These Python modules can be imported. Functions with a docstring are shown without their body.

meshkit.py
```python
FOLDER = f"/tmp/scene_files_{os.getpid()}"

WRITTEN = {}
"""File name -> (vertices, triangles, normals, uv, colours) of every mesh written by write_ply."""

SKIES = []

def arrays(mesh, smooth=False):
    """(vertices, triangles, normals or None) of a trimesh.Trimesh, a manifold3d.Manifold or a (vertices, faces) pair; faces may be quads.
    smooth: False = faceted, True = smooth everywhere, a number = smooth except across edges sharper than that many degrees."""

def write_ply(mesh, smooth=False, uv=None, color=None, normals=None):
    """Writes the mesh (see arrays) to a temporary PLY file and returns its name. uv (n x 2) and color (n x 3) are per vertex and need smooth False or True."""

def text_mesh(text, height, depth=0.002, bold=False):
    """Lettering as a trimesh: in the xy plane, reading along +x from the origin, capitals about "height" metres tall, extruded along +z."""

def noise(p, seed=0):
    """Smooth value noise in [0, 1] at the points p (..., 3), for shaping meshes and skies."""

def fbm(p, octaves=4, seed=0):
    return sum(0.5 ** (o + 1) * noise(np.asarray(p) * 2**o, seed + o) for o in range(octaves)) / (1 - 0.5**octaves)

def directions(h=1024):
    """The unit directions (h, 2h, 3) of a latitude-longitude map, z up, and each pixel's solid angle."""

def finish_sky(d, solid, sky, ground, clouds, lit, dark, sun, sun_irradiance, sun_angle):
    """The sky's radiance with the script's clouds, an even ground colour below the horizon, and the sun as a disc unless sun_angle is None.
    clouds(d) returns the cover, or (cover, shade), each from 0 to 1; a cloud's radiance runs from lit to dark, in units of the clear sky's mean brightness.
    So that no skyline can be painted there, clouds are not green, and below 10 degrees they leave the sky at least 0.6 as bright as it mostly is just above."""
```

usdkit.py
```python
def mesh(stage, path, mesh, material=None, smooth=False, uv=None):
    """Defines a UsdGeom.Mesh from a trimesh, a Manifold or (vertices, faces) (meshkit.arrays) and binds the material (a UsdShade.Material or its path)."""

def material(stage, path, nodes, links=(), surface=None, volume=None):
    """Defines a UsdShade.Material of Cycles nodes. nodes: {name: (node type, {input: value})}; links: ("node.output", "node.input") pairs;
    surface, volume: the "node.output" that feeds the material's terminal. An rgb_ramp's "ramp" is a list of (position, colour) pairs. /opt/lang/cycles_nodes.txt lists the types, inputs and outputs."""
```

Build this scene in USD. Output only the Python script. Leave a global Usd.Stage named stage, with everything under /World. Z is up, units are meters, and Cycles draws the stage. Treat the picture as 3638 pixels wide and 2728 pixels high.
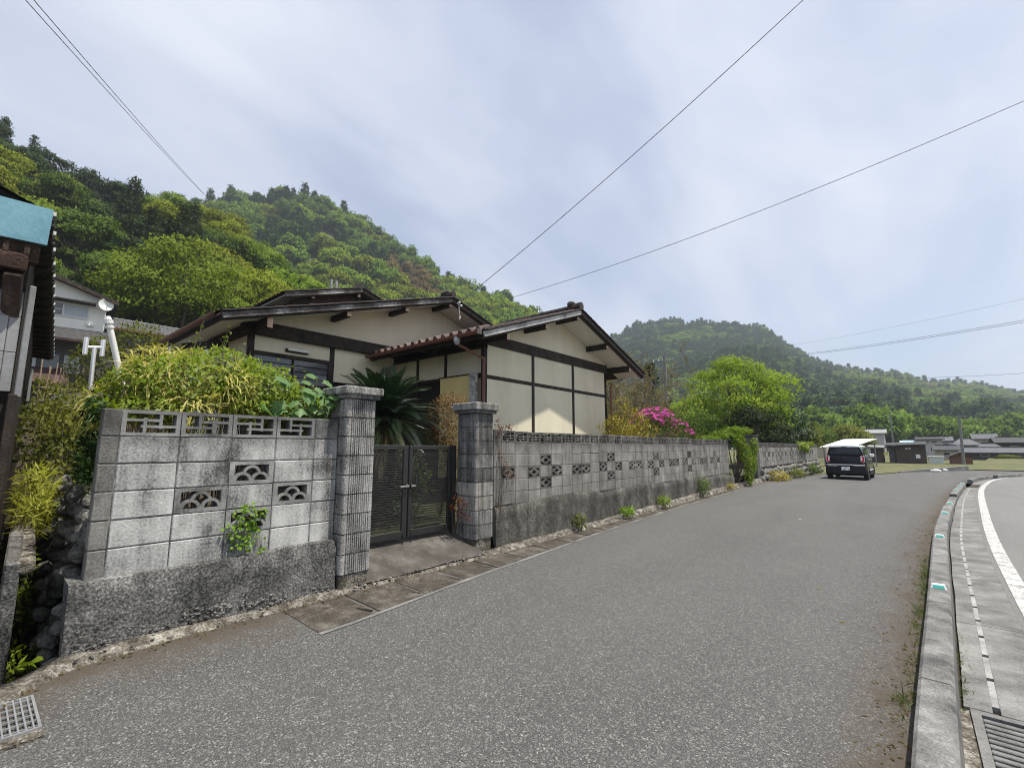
import math
import numpy as np
import trimesh
from shapely.geometry import Polygon, Point, box as sbox, LineString
from shapely.ops import unary_union
from shapely import affinity
from pxr import Usd, UsdGeom, UsdLux, UsdShade, Gf, Sdf, Vt
import usdkit, meshkit
from scipy.interpolate import PchipInterpolator

stage = Usd.Stage.CreateInMemory()
UsdGeom.SetStageUpAxis(stage, 'Z')
UsdGeom.SetStageMetersPerUnit(stage, 1.0)
UsdGeom.Xform.Define(stage, '/World')
UsdGeom.Scope.Define(stage, '/World/Looks')

# ------------------------------------------------------------------ camera, sky, sun
YAW, PITCH, EYE = math.radians(40.4), math.radians(7.826), 1.6
cam = UsdGeom.Camera.Define(stage, '/World/camera')
cam.CreateHorizontalApertureAttr(36.0)
cam.CreateFocalLengthAttr(0.9 * 18.0)
cam.CreateExposureAttr(0.68)
cam.CreateClippingRangeAttr(Gf.Vec2f(0.05, 5000))
fh = np.array([-math.sin(YAW), math.cos(YAW), 0.0])
cr = np.array([math.cos(YAW), math.sin(YAW), 0.0])
fw = fh * math.cos(PITCH) + np.array([0, 0, math.sin(PITCH)])
cu = np.array([0, 0, math.cos(PITCH)]) - fh * math.sin(PITCH)
M = Gf.Matrix4d(*cr, 0, *cu, 0, *(-fw), 0, 0, 0, EYE, 1)
cam.AddTransformOp().Set(M)

SUN = np.array([0.80, 0.40, 2.50]); SUN /= np.linalg.norm(SUN)
SUN_EL, SUN_ROT = math.asin(SUN[2]), math.atan2(SUN[0], SUN[1])
sun = UsdLux.DistantLight.Define(stage, '/World/sun')
sun.CreateIntensityAttr(1.22); sun.CreateAngleAttr(1.0); sun.CreateColorAttr(Gf.Vec3f(1.0, 0.94, 0.83))
sun.GetPrim().CreateAttribute('inputs:normalize', Sdf.ValueTypeNames.Bool).Set(True)
zx = np.cross([0, 0, 1.0], SUN); zx /= np.linalg.norm(zx); zy = np.cross(SUN, zx)
sun.AddTransformOp().Set(Gf.Matrix4d(*zx, 0, *zy, 0, *SUN, 0, 0, 0, 0, 1))

skymat = usdkit.material(stage, '/World/Looks/sky_veil', {
    'tc': ('texture_coordinate', {}),
    'sep': ('separate_xyz', {}),
    'zc': ('math', {'math_type': 'maximum', 'value2': 0.0}),
    'za': ('math', {'math_type': 'add', 'value2': 0.28}),
    'dx': ('math', {'math_type': 'divide'}),
    'dy': ('math', {'math_type': 'divide'}),
    'cmb': ('combine_xyz', {}),
    'map': ('mapping', {'rotation': (0, 0, -0.55), 'scale': (1.5, 0.8, 1.0)}),
    'n1': ('noise_texture', {'scale': 1.1, 'detail': 5.0, 'roughness': 0.5, 'distortion': 0.4}),
    'map2': ('mapping', {'rotation': (0, 0, -0.9), 'scale': (3.2, 0.7, 1.0), 'location': (3.1, 1.7, 0)}),
    'n2': ('noise_texture', {'scale': 0.9, 'detail': 3.0, 'roughness': 0.45, 'distortion': 0.3}),
    'm12': ('math', {'math_type': 'multiply_add', 'value2': 0.55}),
    'r1': ('rgb_ramp', {'ramp': [(0.50, (0.28, 0.28, 0.28)), (0.63, (0.52, 0.52, 0.52)), (0.78, (0.82, 0.82, 0.82)), (0.95, (0.96, 0.96, 0.96))]}),
    'hz': ('map_range', {'from_min': 0.0, 'from_max': 0.30, 'to_min': 0.75, 'to_max': 0.0, 'clamp': True}),
    'cov': ('math', {'math_type': 'maximum'}),
    'cc': ('rgb_ramp', {'ramp': [(0.45, (3.75, 4.2, 5.75)), (0.70, (4.45, 4.85, 6.1)), (0.95, (6.0, 6.25, 7.0))]}),
    'sky': ('sky_texture', {'sky_type': 'single_scattering', 'sun_disc': False, 'sun_elevation': SUN_EL, 'sun_rotation': SUN_ROT,
                            'altitude': 300.0, 'air_density': 1.0, 'aerosol_density': 1.5, 'ozone_density': 1.0}),
    'mix': ('mix', {}),
    'bg': ('background_shader', {'strength': 0.083}),
}, [('tc.generated', 'sep.vector'), ('sep.z', 'zc.value1'), ('zc.value', 'za.value1'), ('sep.x', 'dx.value1'), ('za.value', 'dx.value2'),
    ('sep.y', 'dy.value1'), ('za.value', 'dy.value2'), ('dx.value', 'cmb.x'), ('dy.value', 'cmb.y'), ('cmb.vector', 'map.vector'),
    ('cmb.vector', 'map2.vector'), ('map.vector', 'n1.vector'), ('map2.vector', 'n2.vector'), ('n2.fac', 'm12.value1'), ('n1.fac', 'm12.value3'),
    ('m12.value', 'r1.fac'), ('m12.value', 'cc.fac'), ('sep.z', 'hz.value'), ('hz.result', 'cov.value1'), ('r1.color', 'cov.value2'),
    ('cov.value', 'mix.fac'), ('sky.color', 'mix.color1'), ('cc.color', 'mix.color2'), ('mix.color', 'bg.color')], surface='bg.background')
dome = UsdLux.DomeLight.Define(stage, '/World/sky')
dome.CreateIntensityAttr(1.0)
UsdShade.MaterialBindingAPI.Apply(dome.GetPrim()).Bind(skymat)
dome.GetPrim().SetCustomDataByKey('kind', 'structure')

# ------------------------------------------------------------------ scene helpers
_count = {}


def numbered(name, parent='/World'):
    k = (str(parent), name)
    n = _count.get(k, 0); _count[k] = n + 1
    return f'{parent}/{name}' if n == 0 else f'{parent}/{name}_{n:03d}'


def setd(p, **kw):
    for k, v in kw.items():
        if v:
            p.SetCustomDataByKey(k, v)
    return p


def ppath(parent):
    return '/World' if parent is None else str(parent.GetPath())


def origin(p):
    o = np.zeros(3)
    while p is not None and p.GetPath().pathString != '/World':
        v = p.GetAttribute('xformOp:translate').Get()
        if v is not None:
            o += np.array(v)
        p = p.GetParent()
    return o


def obj(name, mesh, material, parent=None, smooth=False, label=None, tint=None, **kw):
    """ONE mesh prim; vertices are given in world coordinates when the parent is not turned."""
    v, f = (np.asarray(mesh.vertices, float), np.asarray(mesh.faces)) if hasattr(mesh, 'vertices') else (np.asarray(mesh[0], float), np.asarray(mesh[1]))
    if parent is not None:
        v = v - origin(parent)
    m = usdkit.mesh(stage, numbered(name, ppath(parent)), (v, f), material, smooth)
    if isinstance(mesh, tuple) and len(mesh) > 2:
        m.CreateNormalsAttr(Vt.Vec3fArray.FromNumpy(np.asarray(mesh[2], np.float32))); m.SetNormalsInterpolation('vertex')
    if tint is not None:
        for k, a in tint.items():
            UsdGeom.PrimvarsAPI(m).CreatePrimvar(k, Sdf.ValueTypeNames.FloatArray, 'vertex').Set(Vt.FloatArray.FromNumpy(np.asarray(a, np.float32)))
    return setd(m.GetPrim(), label=label, **kw)


def thing(name, label, cat, loc=(0, 0, 0), rotz=0.0, group=None, scale=None):
    x = UsdGeom.Xform.Define(stage, numbered(name))
    x.AddTranslateOp().Set(Gf.Vec3d(*map(float, loc)))
    x.AddRotateZOp().Set(math.degrees(rotz))
    if scale is not None:
        x.AddScaleOp().Set(Gf.Vec3f(*np.broadcast_to(scale, 3).astype(float)))
    return setd(x.GetPrim(), label=label, category=cat, group=group)


def dup(src, name, label, cat, loc, rotz=0.0, scale=1.0, group=None):
    p = thing(name, label, cat, loc, rotz, group, scale)
    p.GetReferences().AddInternalReference(src.GetPath())
    p.SetInstanceable(True)
    return p


def struct(name, mesh, material, smooth=False, tint=None, kind='structure', **kw):
    return obj(name, mesh, material, None, smooth, tint=tint, kind=kind, **kw)


# ------------------------------------------------------------------ mesh helpers: all return (vertices, faces)
def cat(parts):
    vs, fs, n = [], [], 0
    for v, f in parts:
        vs.append(v); fs.append(np.asarray(f) + n); n += len(v)
    return np.vstack(vs), np.vstack(fs)


_BF = np.array([[0, 2, 1], [0, 3, 2], [4, 5, 6], [4, 6, 7], [0, 1, 5], [0, 5, 4], [1, 2, 6], [1, 6, 5], [2, 3, 7], [2, 7, 6], [3, 0, 4], [3, 4, 7]])
_BV = np.array([[0, 0, 0], [1, 0, 0], [1, 1, 0], [0, 1, 0], [0, 0, 1], [1, 0, 1], [1, 1, 1], [0, 1, 1]], float)


def _chamf():
    pts = []
    for sx in (-1, 1):
        for sy in (-1, 1):
            for sz in (-1, 1):
                for k in range(3):
                    s = np.array([sx, sy, sz], float); c = np.array([1.0, 1, 1]); c[k] = 0
                    pts.append((s, c))
    base = np.array([s * (1 - .2 * c) for s, c in pts])
    h = trimesh.convex.convex_hull(base)
    idx = [int(np.argmin(np.abs(base - p).sum(1))) for p in h.vertices]
    return np.array([s for s, c in pts]), np.array([c for s, c in pts]), np.array(idx)[h.faces]


_CS, _CC, _CF = _chamf()


def box(x0, x1, y0, y1, z0, z1, c=0.0):
    lo, hi = np.array([min(x0, x1), min(y0, y1), min(z0, z1)], float), np.array([max(x0, x1), max(y0, y1), max(z0, z1)], float)
    if c <= 0:
        return lo + _BV * (hi - lo), _BF
    mid, half = (lo + hi) / 2, (hi - lo) / 2
    return mid + _CS * (half - _CC * min(c, half.min() * .8)), _CF


def xf(mesh, loc=(0, 0, 0), rz=0.0, ry=0.0, rx=0.0, s=1.0):
    v, f = mesh
    m = trimesh.transformations.euler_matrix(rx, ry, rz)[:3, :3]
    return (v * s) @ m.T + np.asarray(loc, float), f


def frame(d, up=(0, 0, 1)):
    d = np.asarray(d, float) / np.linalg.norm(d)
    s = np.cross(d, up)
    if np.linalg.norm(s) < 1e-6:
        s = np.cross(d, [1, 0, 0])
    s /= np.linalg.norm(s)
    return d, s, np.cross(s, d)


def beam(p, q, w, h, c=0.0, up=(0, 0, 1)):
    p, q = np.asarray(p, float), np.asarray(q, float)
    d, s, u = frame(q - p, up)
    v, f = box(0, np.linalg.norm(q - p), -w / 2, w / 2, -h / 2, h / 2, c)
    return p + v[:, :1] * d + v[:, 1:2] * -s + v[:, 2:] * u, f


def tube(pts, r, n=6, cap=True):
    p = np.asarray(pts, float)
    r = np.broadcast_to(np.asarray(r, float), (len(p),))
    t = np.gradient(p, axis=0); t /= np.linalg.norm(t, axis=1, keepdims=True) + 1e-12
    ref = np.array([0, 0, 1.0]) if abs(t[:, 2]).mean() < .8 else np.array([1.0, 0, 0])
    a = np.cross(t, ref); a /= np.linalg.norm(a, axis=1, keepdims=True) + 1e-12
    b = np.cross(t, a)
    an = np.arange(n) * 2 * np.pi / n
    v = (p[:, None] + r[:, None, None] * (np.cos(an)[None, :, None] * a[:, None] + np.sin(an)[None, :, None] * b[:, None])).reshape(-1, 3)
    i, j = np.meshgrid(np.arange(len(p) - 1), np.arange(n), indexing='ij')
    A, B, Cc, D = i * n + j, i * n + (j + 1) % n, (i + 1) * n + (j + 1) % n, (i + 1) * n + j
    f = np.vstack([np.stack([A, B, Cc], -1).reshape(-1, 3), np.stack([A, Cc, D], -1).reshape(-1, 3)])
    if cap:
        m = len(p) * n
        v = np.vstack([v, p[:1], p[-1:]])
        k = np.arange(n)
        f = np.vstack([f, np.stack([np.full(n, m), (k + 1) % n, k], -1), np.stack([np.full(n, m + 1), m - n + k, m - n + (k + 1) % n], -1)])
    return v, f


def ext(poly, d, plane='X', at=0.0):
    """Extrudes a shapely polygon by d. plane X: polygon (x, y) -> (Y, Z), grows along +X from at. plane Y: -> (X, Z) grows along -Y... plane Z: plan."""
    polys = getattr(poly, 'geoms', [poly])
    ms = [trimesh.creation.extrude_polygon(g, d, engine='earcut') for g in polys if g.area > 1e-9]
    v, f = cat([(np.array(m.vertices), np.array(m.faces)) for m in ms])
    if plane == 'X':
        v = np.stack([v[:, 2] + at, v[:, 0], v[:, 1]], 1)
    elif plane == 'Y':
        v = np.stack([v[:, 0], at - v[:, 2], v[:, 1]], 1)
    else:
        v = v + [0, 0, at]
    return v, f


def grid(xs, ys, zf):
    X, Y = np.meshgrid(xs, ys, indexing='ij')
    v = np.stack([X, Y, zf(X, Y)], -1).reshape(-1, 3)
    n = len(ys)
    i, j = np.meshgrid(np.arange(len(xs) - 1), np.arange(n - 1), indexing='ij')
    a = (i * n + j).ravel(); b = a + n
    return v, np.vstack([np.stack([a, b, b + 1], 1), np.stack([a, b + 1, a + 1], 1)])


def strip(rows):
    """rows: list of equally long polylines; joins neighbours with quads."""
    R = np.asarray(rows, float); m, n = R.shape[:2]
    i, j = np.meshgrid(np.arange(m - 1), np.arange(n - 1), indexing='ij')
    a = (i * n + j).ravel(); b = a + n
    return R.reshape(-1, 3), np.vstack([np.stack([a, b, b + 1], 1), np.stack([a, b + 1, a + 1], 1)])


def unit(v):
    return v / (np.linalg.norm(v, axis=-1, keepdims=True) + 1e-12)


def rdir(rng, n):
    return unit(rng.normal(size=(n, 3)))


def leaves(P, D, N, L, W, fold=0.15, droop=0.0):
    """Diamond leaves of four triangles: base, two sides, tip and a raised rib."""
    n = len(P); D = unit(D); S = unit(np.cross(D, N)); N = np.cross(S, D)
    L = np.broadcast_to(L, n)[:, None]; W = np.broadcast_to(W, n)[:, None]
    mid = P + D * L * .45
    tip = P + D * L - np.array([0, 0, 1.0]) * droop * L
    a, b = mid + S * W * .5 - N * W * fold, mid - S * W * .5 - N * W * fold
    v = np.stack([P, a, tip, b], 1).reshape(-1, 3)
    k = np.arange(n)[:, None] * 4
    return v, np.vstack([k + [0, 1, 2], k + [0, 2, 3]])


def leafy(P, D, N, L, W, fold=.15, droop=0.0, shade=None):
    """Leaves whose shading normals follow the clump they belong to."""
    v, f = leaves(P, D, N, L, W, fold, droop)
    return v, f, np.repeat(unit(shade), 4, 0)


def ribbons(P, D, N, L, W, droop, segs=4):
    """Long blades: three vertices across, tapering; also returns the coordinate across (0 rib, 1 edge)."""
    n = len(P); D = unit(D)
    L = np.broadcast_to(L, n)[:, None]; W = np.broadcast_to(W, n)[:, None]; droop = np.broadcast_to(droop, n)[:, None]
    S = unit(np.cross(D, N)); N = np.cross(S, D)
    vs, us = [], []
    prof = np.interp(np.linspace(0, 1, segs + 1), [0, .25, .6, 1], [.35, 1, .8, .03])
    for k, t in enumerate(np.linspace(0, 1, segs + 1)):
        c = P + D * L * t - np.array([0, 0, 1.0]) * droop * L * t * t
        w = W * prof[k] * .5
        vs += [c - S * w + N * w * .4, c, c + S * w + N * w * .4]
        us += [np.ones(n), np.zeros(n), np.ones(n)]
    v = np.stack(vs, 1).reshape(-1, 3); u = np.stack(us, 1).reshape(-1)
    m = 3 * (segs + 1)
    fs = []
    for k in range(segs):
        for q in range(2):
            a = k * 3 + q
            fs += [[a, a + 1, a + 4], [a, a + 4, a + 3]]
    f = (np.arange(n)[:, None, None] * m + np.array(fs)[None]).reshape(-1, 3)
    return v, f, u


_ICO = {k: trimesh.creation.icosphere(k) for k in (1, 2)}


def rock(rng, c, r, sub=1, flat=1.0, rough=.25):
    m = _ICO[sub]; v = np.array(m.vertices)
    k = rng.normal(size=(5, 3)) * 1.6; ph = rng.uniform(0, 6, 5)
    d = 1 + rough * np.sin(v @ k.T + ph).mean(1) * 1.6
    r = np.broadcast_to(np.asarray(r, float), 3)
    return np.asarray(c) + v * d[:, None] * r * [1, 1, flat], np.array(m.faces)


def gnd(x, y):
    """Height of the lane: a crossfall from the wall down to the kerb, and a little rise along the wall."""
    x, y = np.asarray(x, float), np.asarray(y, float)
    t = np.clip((-x - .2) / 4.0, 0, 1.05)
    return t * (0.14 + 0.09 * np.clip((y - 5) / 12, 0, 1) * np.clip((30 - y) / 8, 0, 1)) * np.clip((33 - y) / 12, 0, 1)
# ------------------------------------------------------------------ materials
MT = {}


def mat(name, nodes, links, surface='p.BSDF', volume=None):
    MT[name] = usdkit.material(stage, '/World/Looks/' + name, nodes, links, surface, volume)
    return MT[name]


def speckled(name, ramp, scale=6.0, rough=.85, detail=6.0, bump=.3, fine=90.0, finew=.35, streak=None, rnd=0.0, metal=0.0, spec=.3, dist=.02, spread=.23, band=None):
    """Weathered solid: large blotches + fine grain drive one ramp; optional vertical streaks; optional tone per object."""
    p0, p1 = ramp[0][0], ramp[-1][0]
    ramp = [((q - p0) / (p1 - p0), c) for q, c in ramp]
    nodes = {'g': ('geometry', {}), 'n': ('noise_texture', {'scale': scale, 'detail': detail, 'roughness': .62}),
             'f': ('noise_texture', {'scale': fine, 'detail': 3.0, 'roughness': .6}),
             'm': ('math', {'math_type': 'multiply_add', 'value2': finew}),
             'r': ('rgb_ramp', {'ramp': ramp}), 'b': ('bump', {'strength': bump, 'distance': dist}),
             'p': ('principled_bsdf', {'roughness': rough, 'metallic': metal, 'specular_ior_level': spec})}
    links = [('g.position', 'n.vector'), ('g.position', 'f.vector'), ('f.fac', 'm.value1')]
    src = 'n.fac'
    if streak:
        nodes['mp'] = ('mapping', {'scale': (streak, streak, streak * .07)})
        nodes['s'] = ('noise_texture', {'scale': 1.0, 'detail': 4.0, 'roughness': .6})
        nodes['ms'] = ('mix_float', {'fac': .5})
        links += [('g.position', 'mp.vector'), ('mp.vector', 's.vector'), ('n.fac', 'ms.a'), ('s.fac', 'ms.b')]
        src = 'ms.result'
    links += [(src, 'm.value3')]
    src = 'm.value'
    if rnd:
        nodes['oi'] = ('object_info', {})
        nodes['ma'] = ('math', {'math_type': 'multiply_add', 'value2': rnd})
        links += [('oi.random', 'ma.value1'), (src, 'ma.value3')]
        src = 'ma.value'
    mean = .5 + .5 * finew + .5 * rnd
    nodes['mr'] = ('map_range', {'from_min': mean - spread, 'from_max': mean + spread, 'to_min': 0.0, 'to_max': 1.0, 'clamp': True})
    out = 'r.color'
    if band:                                   # grime that runs down from a course: (height where it is full, height where it ends, how dark)
        nodes['bz'] = ('separate_xyz', {}); nodes['bm'] = ('math', {'math_type': 'multiply_add', 'value2': .30, 'value3': -.15}); nodes['ba'] = ('math', {'math_type': 'add'})
        nodes['br'] = ('map_range', {'from_min': band[1], 'from_max': band[0], 'to_min': 0.0, 'to_max': 1.0, 'clamp': True})
        nodes['bx'] = ('mix', {'mix_type': 'multiply', 'color2': (band[2], band[2], band[2])})
        links += [('g.position', 'bz.vector'), ('n.fac' if not streak else 's.fac', 'bm.value1'), ('bz.z', 'ba.value1'), ('bm.value', 'ba.value2'), ('ba.value', 'br.value'), ('br.result', 'bx.fac'), ('r.color', 'bx.color1')]
        out = 'bx.color'
    links += [(src, 'mr.value'), ('mr.result', 'r.fac'), (out, 'p.base_color'), ('f.fac', 'b.height'), ('b.normal', 'p.normal')]
    return mat(name, nodes, links)


def plain(name, col, rough=.5, metal=0.0, var=.12, scale=9.0, spec=.4, **kw):
    c = np.array(col)
    return mat(name, {'g': ('geometry', {}), 'n': ('noise_texture', {'scale': scale, 'detail': 4.0}),
                      'r': ('rgb_ramp', {'ramp': [(.3, tuple(c * (1 - var))), (.7, tuple(c * (1 + var)))]}),
                      'p': ('principled_bsdf', {'roughness': rough, 'metallic': metal, 'specular_ior_level': spec, **kw})},
               [('g.position', 'n.vector'), ('n.fac', 'r.fac'), ('r.color', 'p.base_color')])


def leafmat(name, ramp, trans=.35, rough=.5, objvar=.25, edge=None, spec=.3, back=1.25, hue=.0):
    """Foliage: every leaf (mesh island) takes its own tone from the ramp, every plant a tone of its own; light shines through."""
    nodes = {'g': ('geometry', {}), 'oi': ('object_info', {}), 'r': ('rgb_ramp', {'ramp': ramp}),
             'mr': ('map_range', {'from_min': 0.0, 'from_max': 1.0, 'to_min': 1 - objvar, 'to_max': 1 + objvar}),
             'mh': ('map_range', {'from_min': 0.0, 'from_max': 1.0, 'to_min': .5 - hue, 'to_max': .5 + hue}),
             'h': ('hsv', {}), 'p': ('principled_bsdf', {'roughness': rough, 'specular_ior_level': spec}),
             'tg': ('mix', {'mix_type': 'multiply', 'fac': 1.0, 'color2': (back, back * 1.05, back * .55)}),
             't': ('translucent_bsdf', {}), 'x': ('mix_closure', {'fac': trans})}
    links = [('g.random_per_island', 'r.fac'), ('oi.random', 'mr.value'), ('oi.random', 'mh.value'), ('mr.result', 'h.value'), ('mh.result', 'h.hue'),
             ('h.color', 'p.base_color'), ('h.color', 'tg.color1'), ('tg.color', 't.color'), ('p.BSDF', 'x.closure1'), ('t.BSDF', 'x.closure2')]
    if edge is not None:
        nodes['at'] = ('attribute', {'attribute': 'across'})
        nodes['er'] = ('rgb_ramp', {'ramp': [(0, (0, 0, 0)), (.45, (0, 0, 0)), (.75, (1, 1, 1))]})
        nodes['em'] = ('mix', {'color2': edge})
        links += [('at.fac', 'er.fac'), ('er.color', 'em.fac'), ('r.color', 'em.color1'), ('em.color', 'h.color')]
    else:
        links += [('r.color', 'h.color')]
    return mat(name, nodes, links, 'x.closure')


G = lambda a: (a, a, a * .97)
speckled('block', [(0, G(.045)), (.2, G(.12)), (.42, G(.25)), (.6, G(.34)), (.8, G(.42)), (1, G(.50))], scale=3.4, fine=55, finew=.35, streak=6.0, rnd=.05, bump=.2, spread=.165, band=(1.76, 1.58, .40))
speckled('block_old', [(0, (.05, .048, .044)), (.25, (.11, .107, .098)), (.5, (.18, .175, .16)), (.75, (.24, .234, .215)), (1, (.33, .32, .295))], scale=3.4, fine=55, finew=.4, streak=5.0, rnd=.05, bump=.2, spread=.20, band=(1.74, 1.56, .5))
speckled('openwork', [(0, G(.07)), (.4, G(.19)), (.7, G(.28)), (1, G(.40))], scale=4, fine=60, finew=.4, rnd=.06, bump=.2, band=(1.95, 1.60, .55))
speckled('openwork_old', [(0, (.025, .024, .022)), (.4, (.085, .082, .075)), (.7, (.155, .15, .138)), (1, (.26, .25, .23))], scale=4, fine=60, finew=.4, rnd=.06, bump=.2)
speckled('mortar', [(0, G(.02)), (.5, G(.08)), (.8, G(.20)), (1, G(.34))], scale=5, fine=60, finew=.4)
speckled('pillar', [(0, (.045, .043, .04)), (.3, (.13, .127, .12)), (.55, (.26, .256, .243)), (.8, (.39, .383, .365)), (1, (.54, .53, .50))], scale=5, fine=80, finew=.8, streak=9.0, rnd=.05, bump=.5, dist=.03)
speckled('pillar_dark', [(0, (.025, .025, .024)), (.35, (.08, .079, .076)), (.6, (.15, .148, .143)), (1, (.34, .335, .32))], scale=5, fine=80, finew=.8, streak=9.0, rnd=.05, bump=.5, dist=.03)
speckled('pillar_pale', [(0, (.06, .055, .05)), (.3, (.20, .19, .172)), (.6, (.38, .365, .33)), (1, (.52, .505, .46))], scale=5, fine=95, finew=.7, streak=24.0, rnd=.05, bump=.6, dist=.03)
speckled('footing', [(0, (.014, .014, .014)), (.3, (.042, .042, .041)), (.55, (.09, .089, .086)), (.8, (.15, .148, .142)), (1, (.27, .265, .255))], scale=6.5, fine=58, finew=.95, streak=3.0, bump=.4, dist=.03)
speckled('footing_old', [(0, (.012, .011, .009)), (.3, (.036, .034, .029)), (.55, (.078, .074, .065)), (.8, (.15, .145, .13)), (1, (.34, .33, .305))], scale=4.5, fine=50, finew=.8, streak=2.5, bump=.5, dist=.03)
speckled('mossy_edge', [(0, (.035, .028, .020)), (.4, (.10, .088, .070)), (.65, (.20, .185, .16)), (1, (.40, .38, .34))], scale=9, fine=60, finew=.7, bump=.9, dist=.03)
speckled('drain_slab', [(0, (.022, .018, .014)), (.5, (.056, .048, .039)), (1, (.13, .12, .105))], scale=5, fine=50, finew=.6, rnd=.08, bump=.5)
speckled('apron', [(0, (.03, .026, .023)), (.5, (.062, .056, .05)), (1, (.125, .118, .108))], scale=3, fine=70, finew=.5, bump=.4)
speckled('kerb', [(0, G(.055)), (.3, G(.11)), (.6, G(.155)), (1, G(.25))], scale=5, fine=85, finew=.6, rnd=.08, bump=.5, spread=.2)
speckled('gutter', [(0, (.06, .058, .054)), (.3, G(.115)), (.6, G(.155)), (1, G(.235))], scale=2.6, fine=85, finew=.5, rnd=.06, bump=.3, spread=.2)
speckled('seam_mortar', [(0, G(.14)), (.5, G(.25)), (1, G(.36))], scale=4, fine=60, finew=.5, bump=.3)
speckled('plaster', [(0, (.50, .45, .34)), (.3, (.64, .58, .445)), (.6, (.70, .64, .495)), (1, (.76, .70, .56))], scale=1.1, fine=50, finew=.25, bump=.06, rough=.9, streak=2.2)
speckled('soffit', [(0, (.66, .64, .58)), (1, (.80, .78, .72))], scale=2, fine=30, finew=.2, bump=.04)
speckled('dark_wood', [(.45, (.010, .007, .005)), (.65, (.022, .016, .012)), (.95, (.05, .038, .030))], scale=4, fine=60, finew=.4, bump=.3, rough=.7)
speckled('worn_fascia', [(0, (.03, .026, .024)), (.45, (.085, .078, .072)), (.65, (.24, .235, .225)), (1, (.50, .49, .47))], scale=1.4, fine=40, finew=.35, bump=.2)
speckled('pale_fascia', [(0, (.12, .11, .105)), (.45, (.34, .335, .325)), (1, (.62, .61, .59))], scale=1.8, fine=40, finew=.4, bump=.2)
speckled('beam_end', [(.45, (.40, .26, .18)), (.9, (.62, .46, .36))], scale=8, fine=50, finew=.3, bump=.1)
speckled('roof_tile', [(0, (.022, .015, .013)), (.5, (.058, .034, .027)), (1, (.12, .068, .052))], scale=4, fine=50, finew=.5, rnd=.12, bump=.3, rough=.5, spec=.4)
speckled('verge_tile', [(0, (.012, .010, .009)), (.5, (.032, .024, .021)), (1, (.085, .058, .048))], scale=5, fine=50, finew=.5, rnd=.12, bump=.3, rough=.6, spec=.3)
speckled('eave_tile', [(0, (.025, .014, .011)), (.5, (.065, .034, .027)), (.8, (.12, .075, .062)), (1, (.28, .25, .23))], scale=6, fine=50, finew=.5, rnd=.10, bump=.3, rough=.5, spec=.4)
speckled('grey_tile', [(.45, (.05, .052, .056)), (.9, (.12, .123, .13))], scale=3, fine=30, finew=.3, rnd=.05, bump=.2, rough=.45)
speckled('dark_tile', [(.45, (.02, .02, .021)), (.9, (.06, .06, .062))], scale=5, fine=30, finew=.3, bump=.2, rough=.6)
speckled('old_timber', [(0, (.012, .008, .006)), (.5, (.035, .022, .016)), (1, (.10, .07, .052))], scale=4, fine=40, finew=.4, streak=9.0, bump=.4)
speckled('red_timber', [(0, (.014, .007, .005)), (.5, (.038, .019, .014)), (1, (.12, .065, .048))], scale=5, fine=40, finew=.4, bump=.4)
speckled('grey_timber', [(0, (.06, .058, .055)), (.4, (.24, .235, .23)), (1, (.56, .54, .52))], scale=9, fine=60, finew=.5, bump=.5)
speckled('blue_sheet', [(0, (.10, .215, .27)), (.5, (.14, .30, .37)), (.85, (.18, .36, .43)), (1, (.33, .27, .20))], scale=1.6, fine=45, finew=.35, bump=.1, rough=.6)
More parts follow.
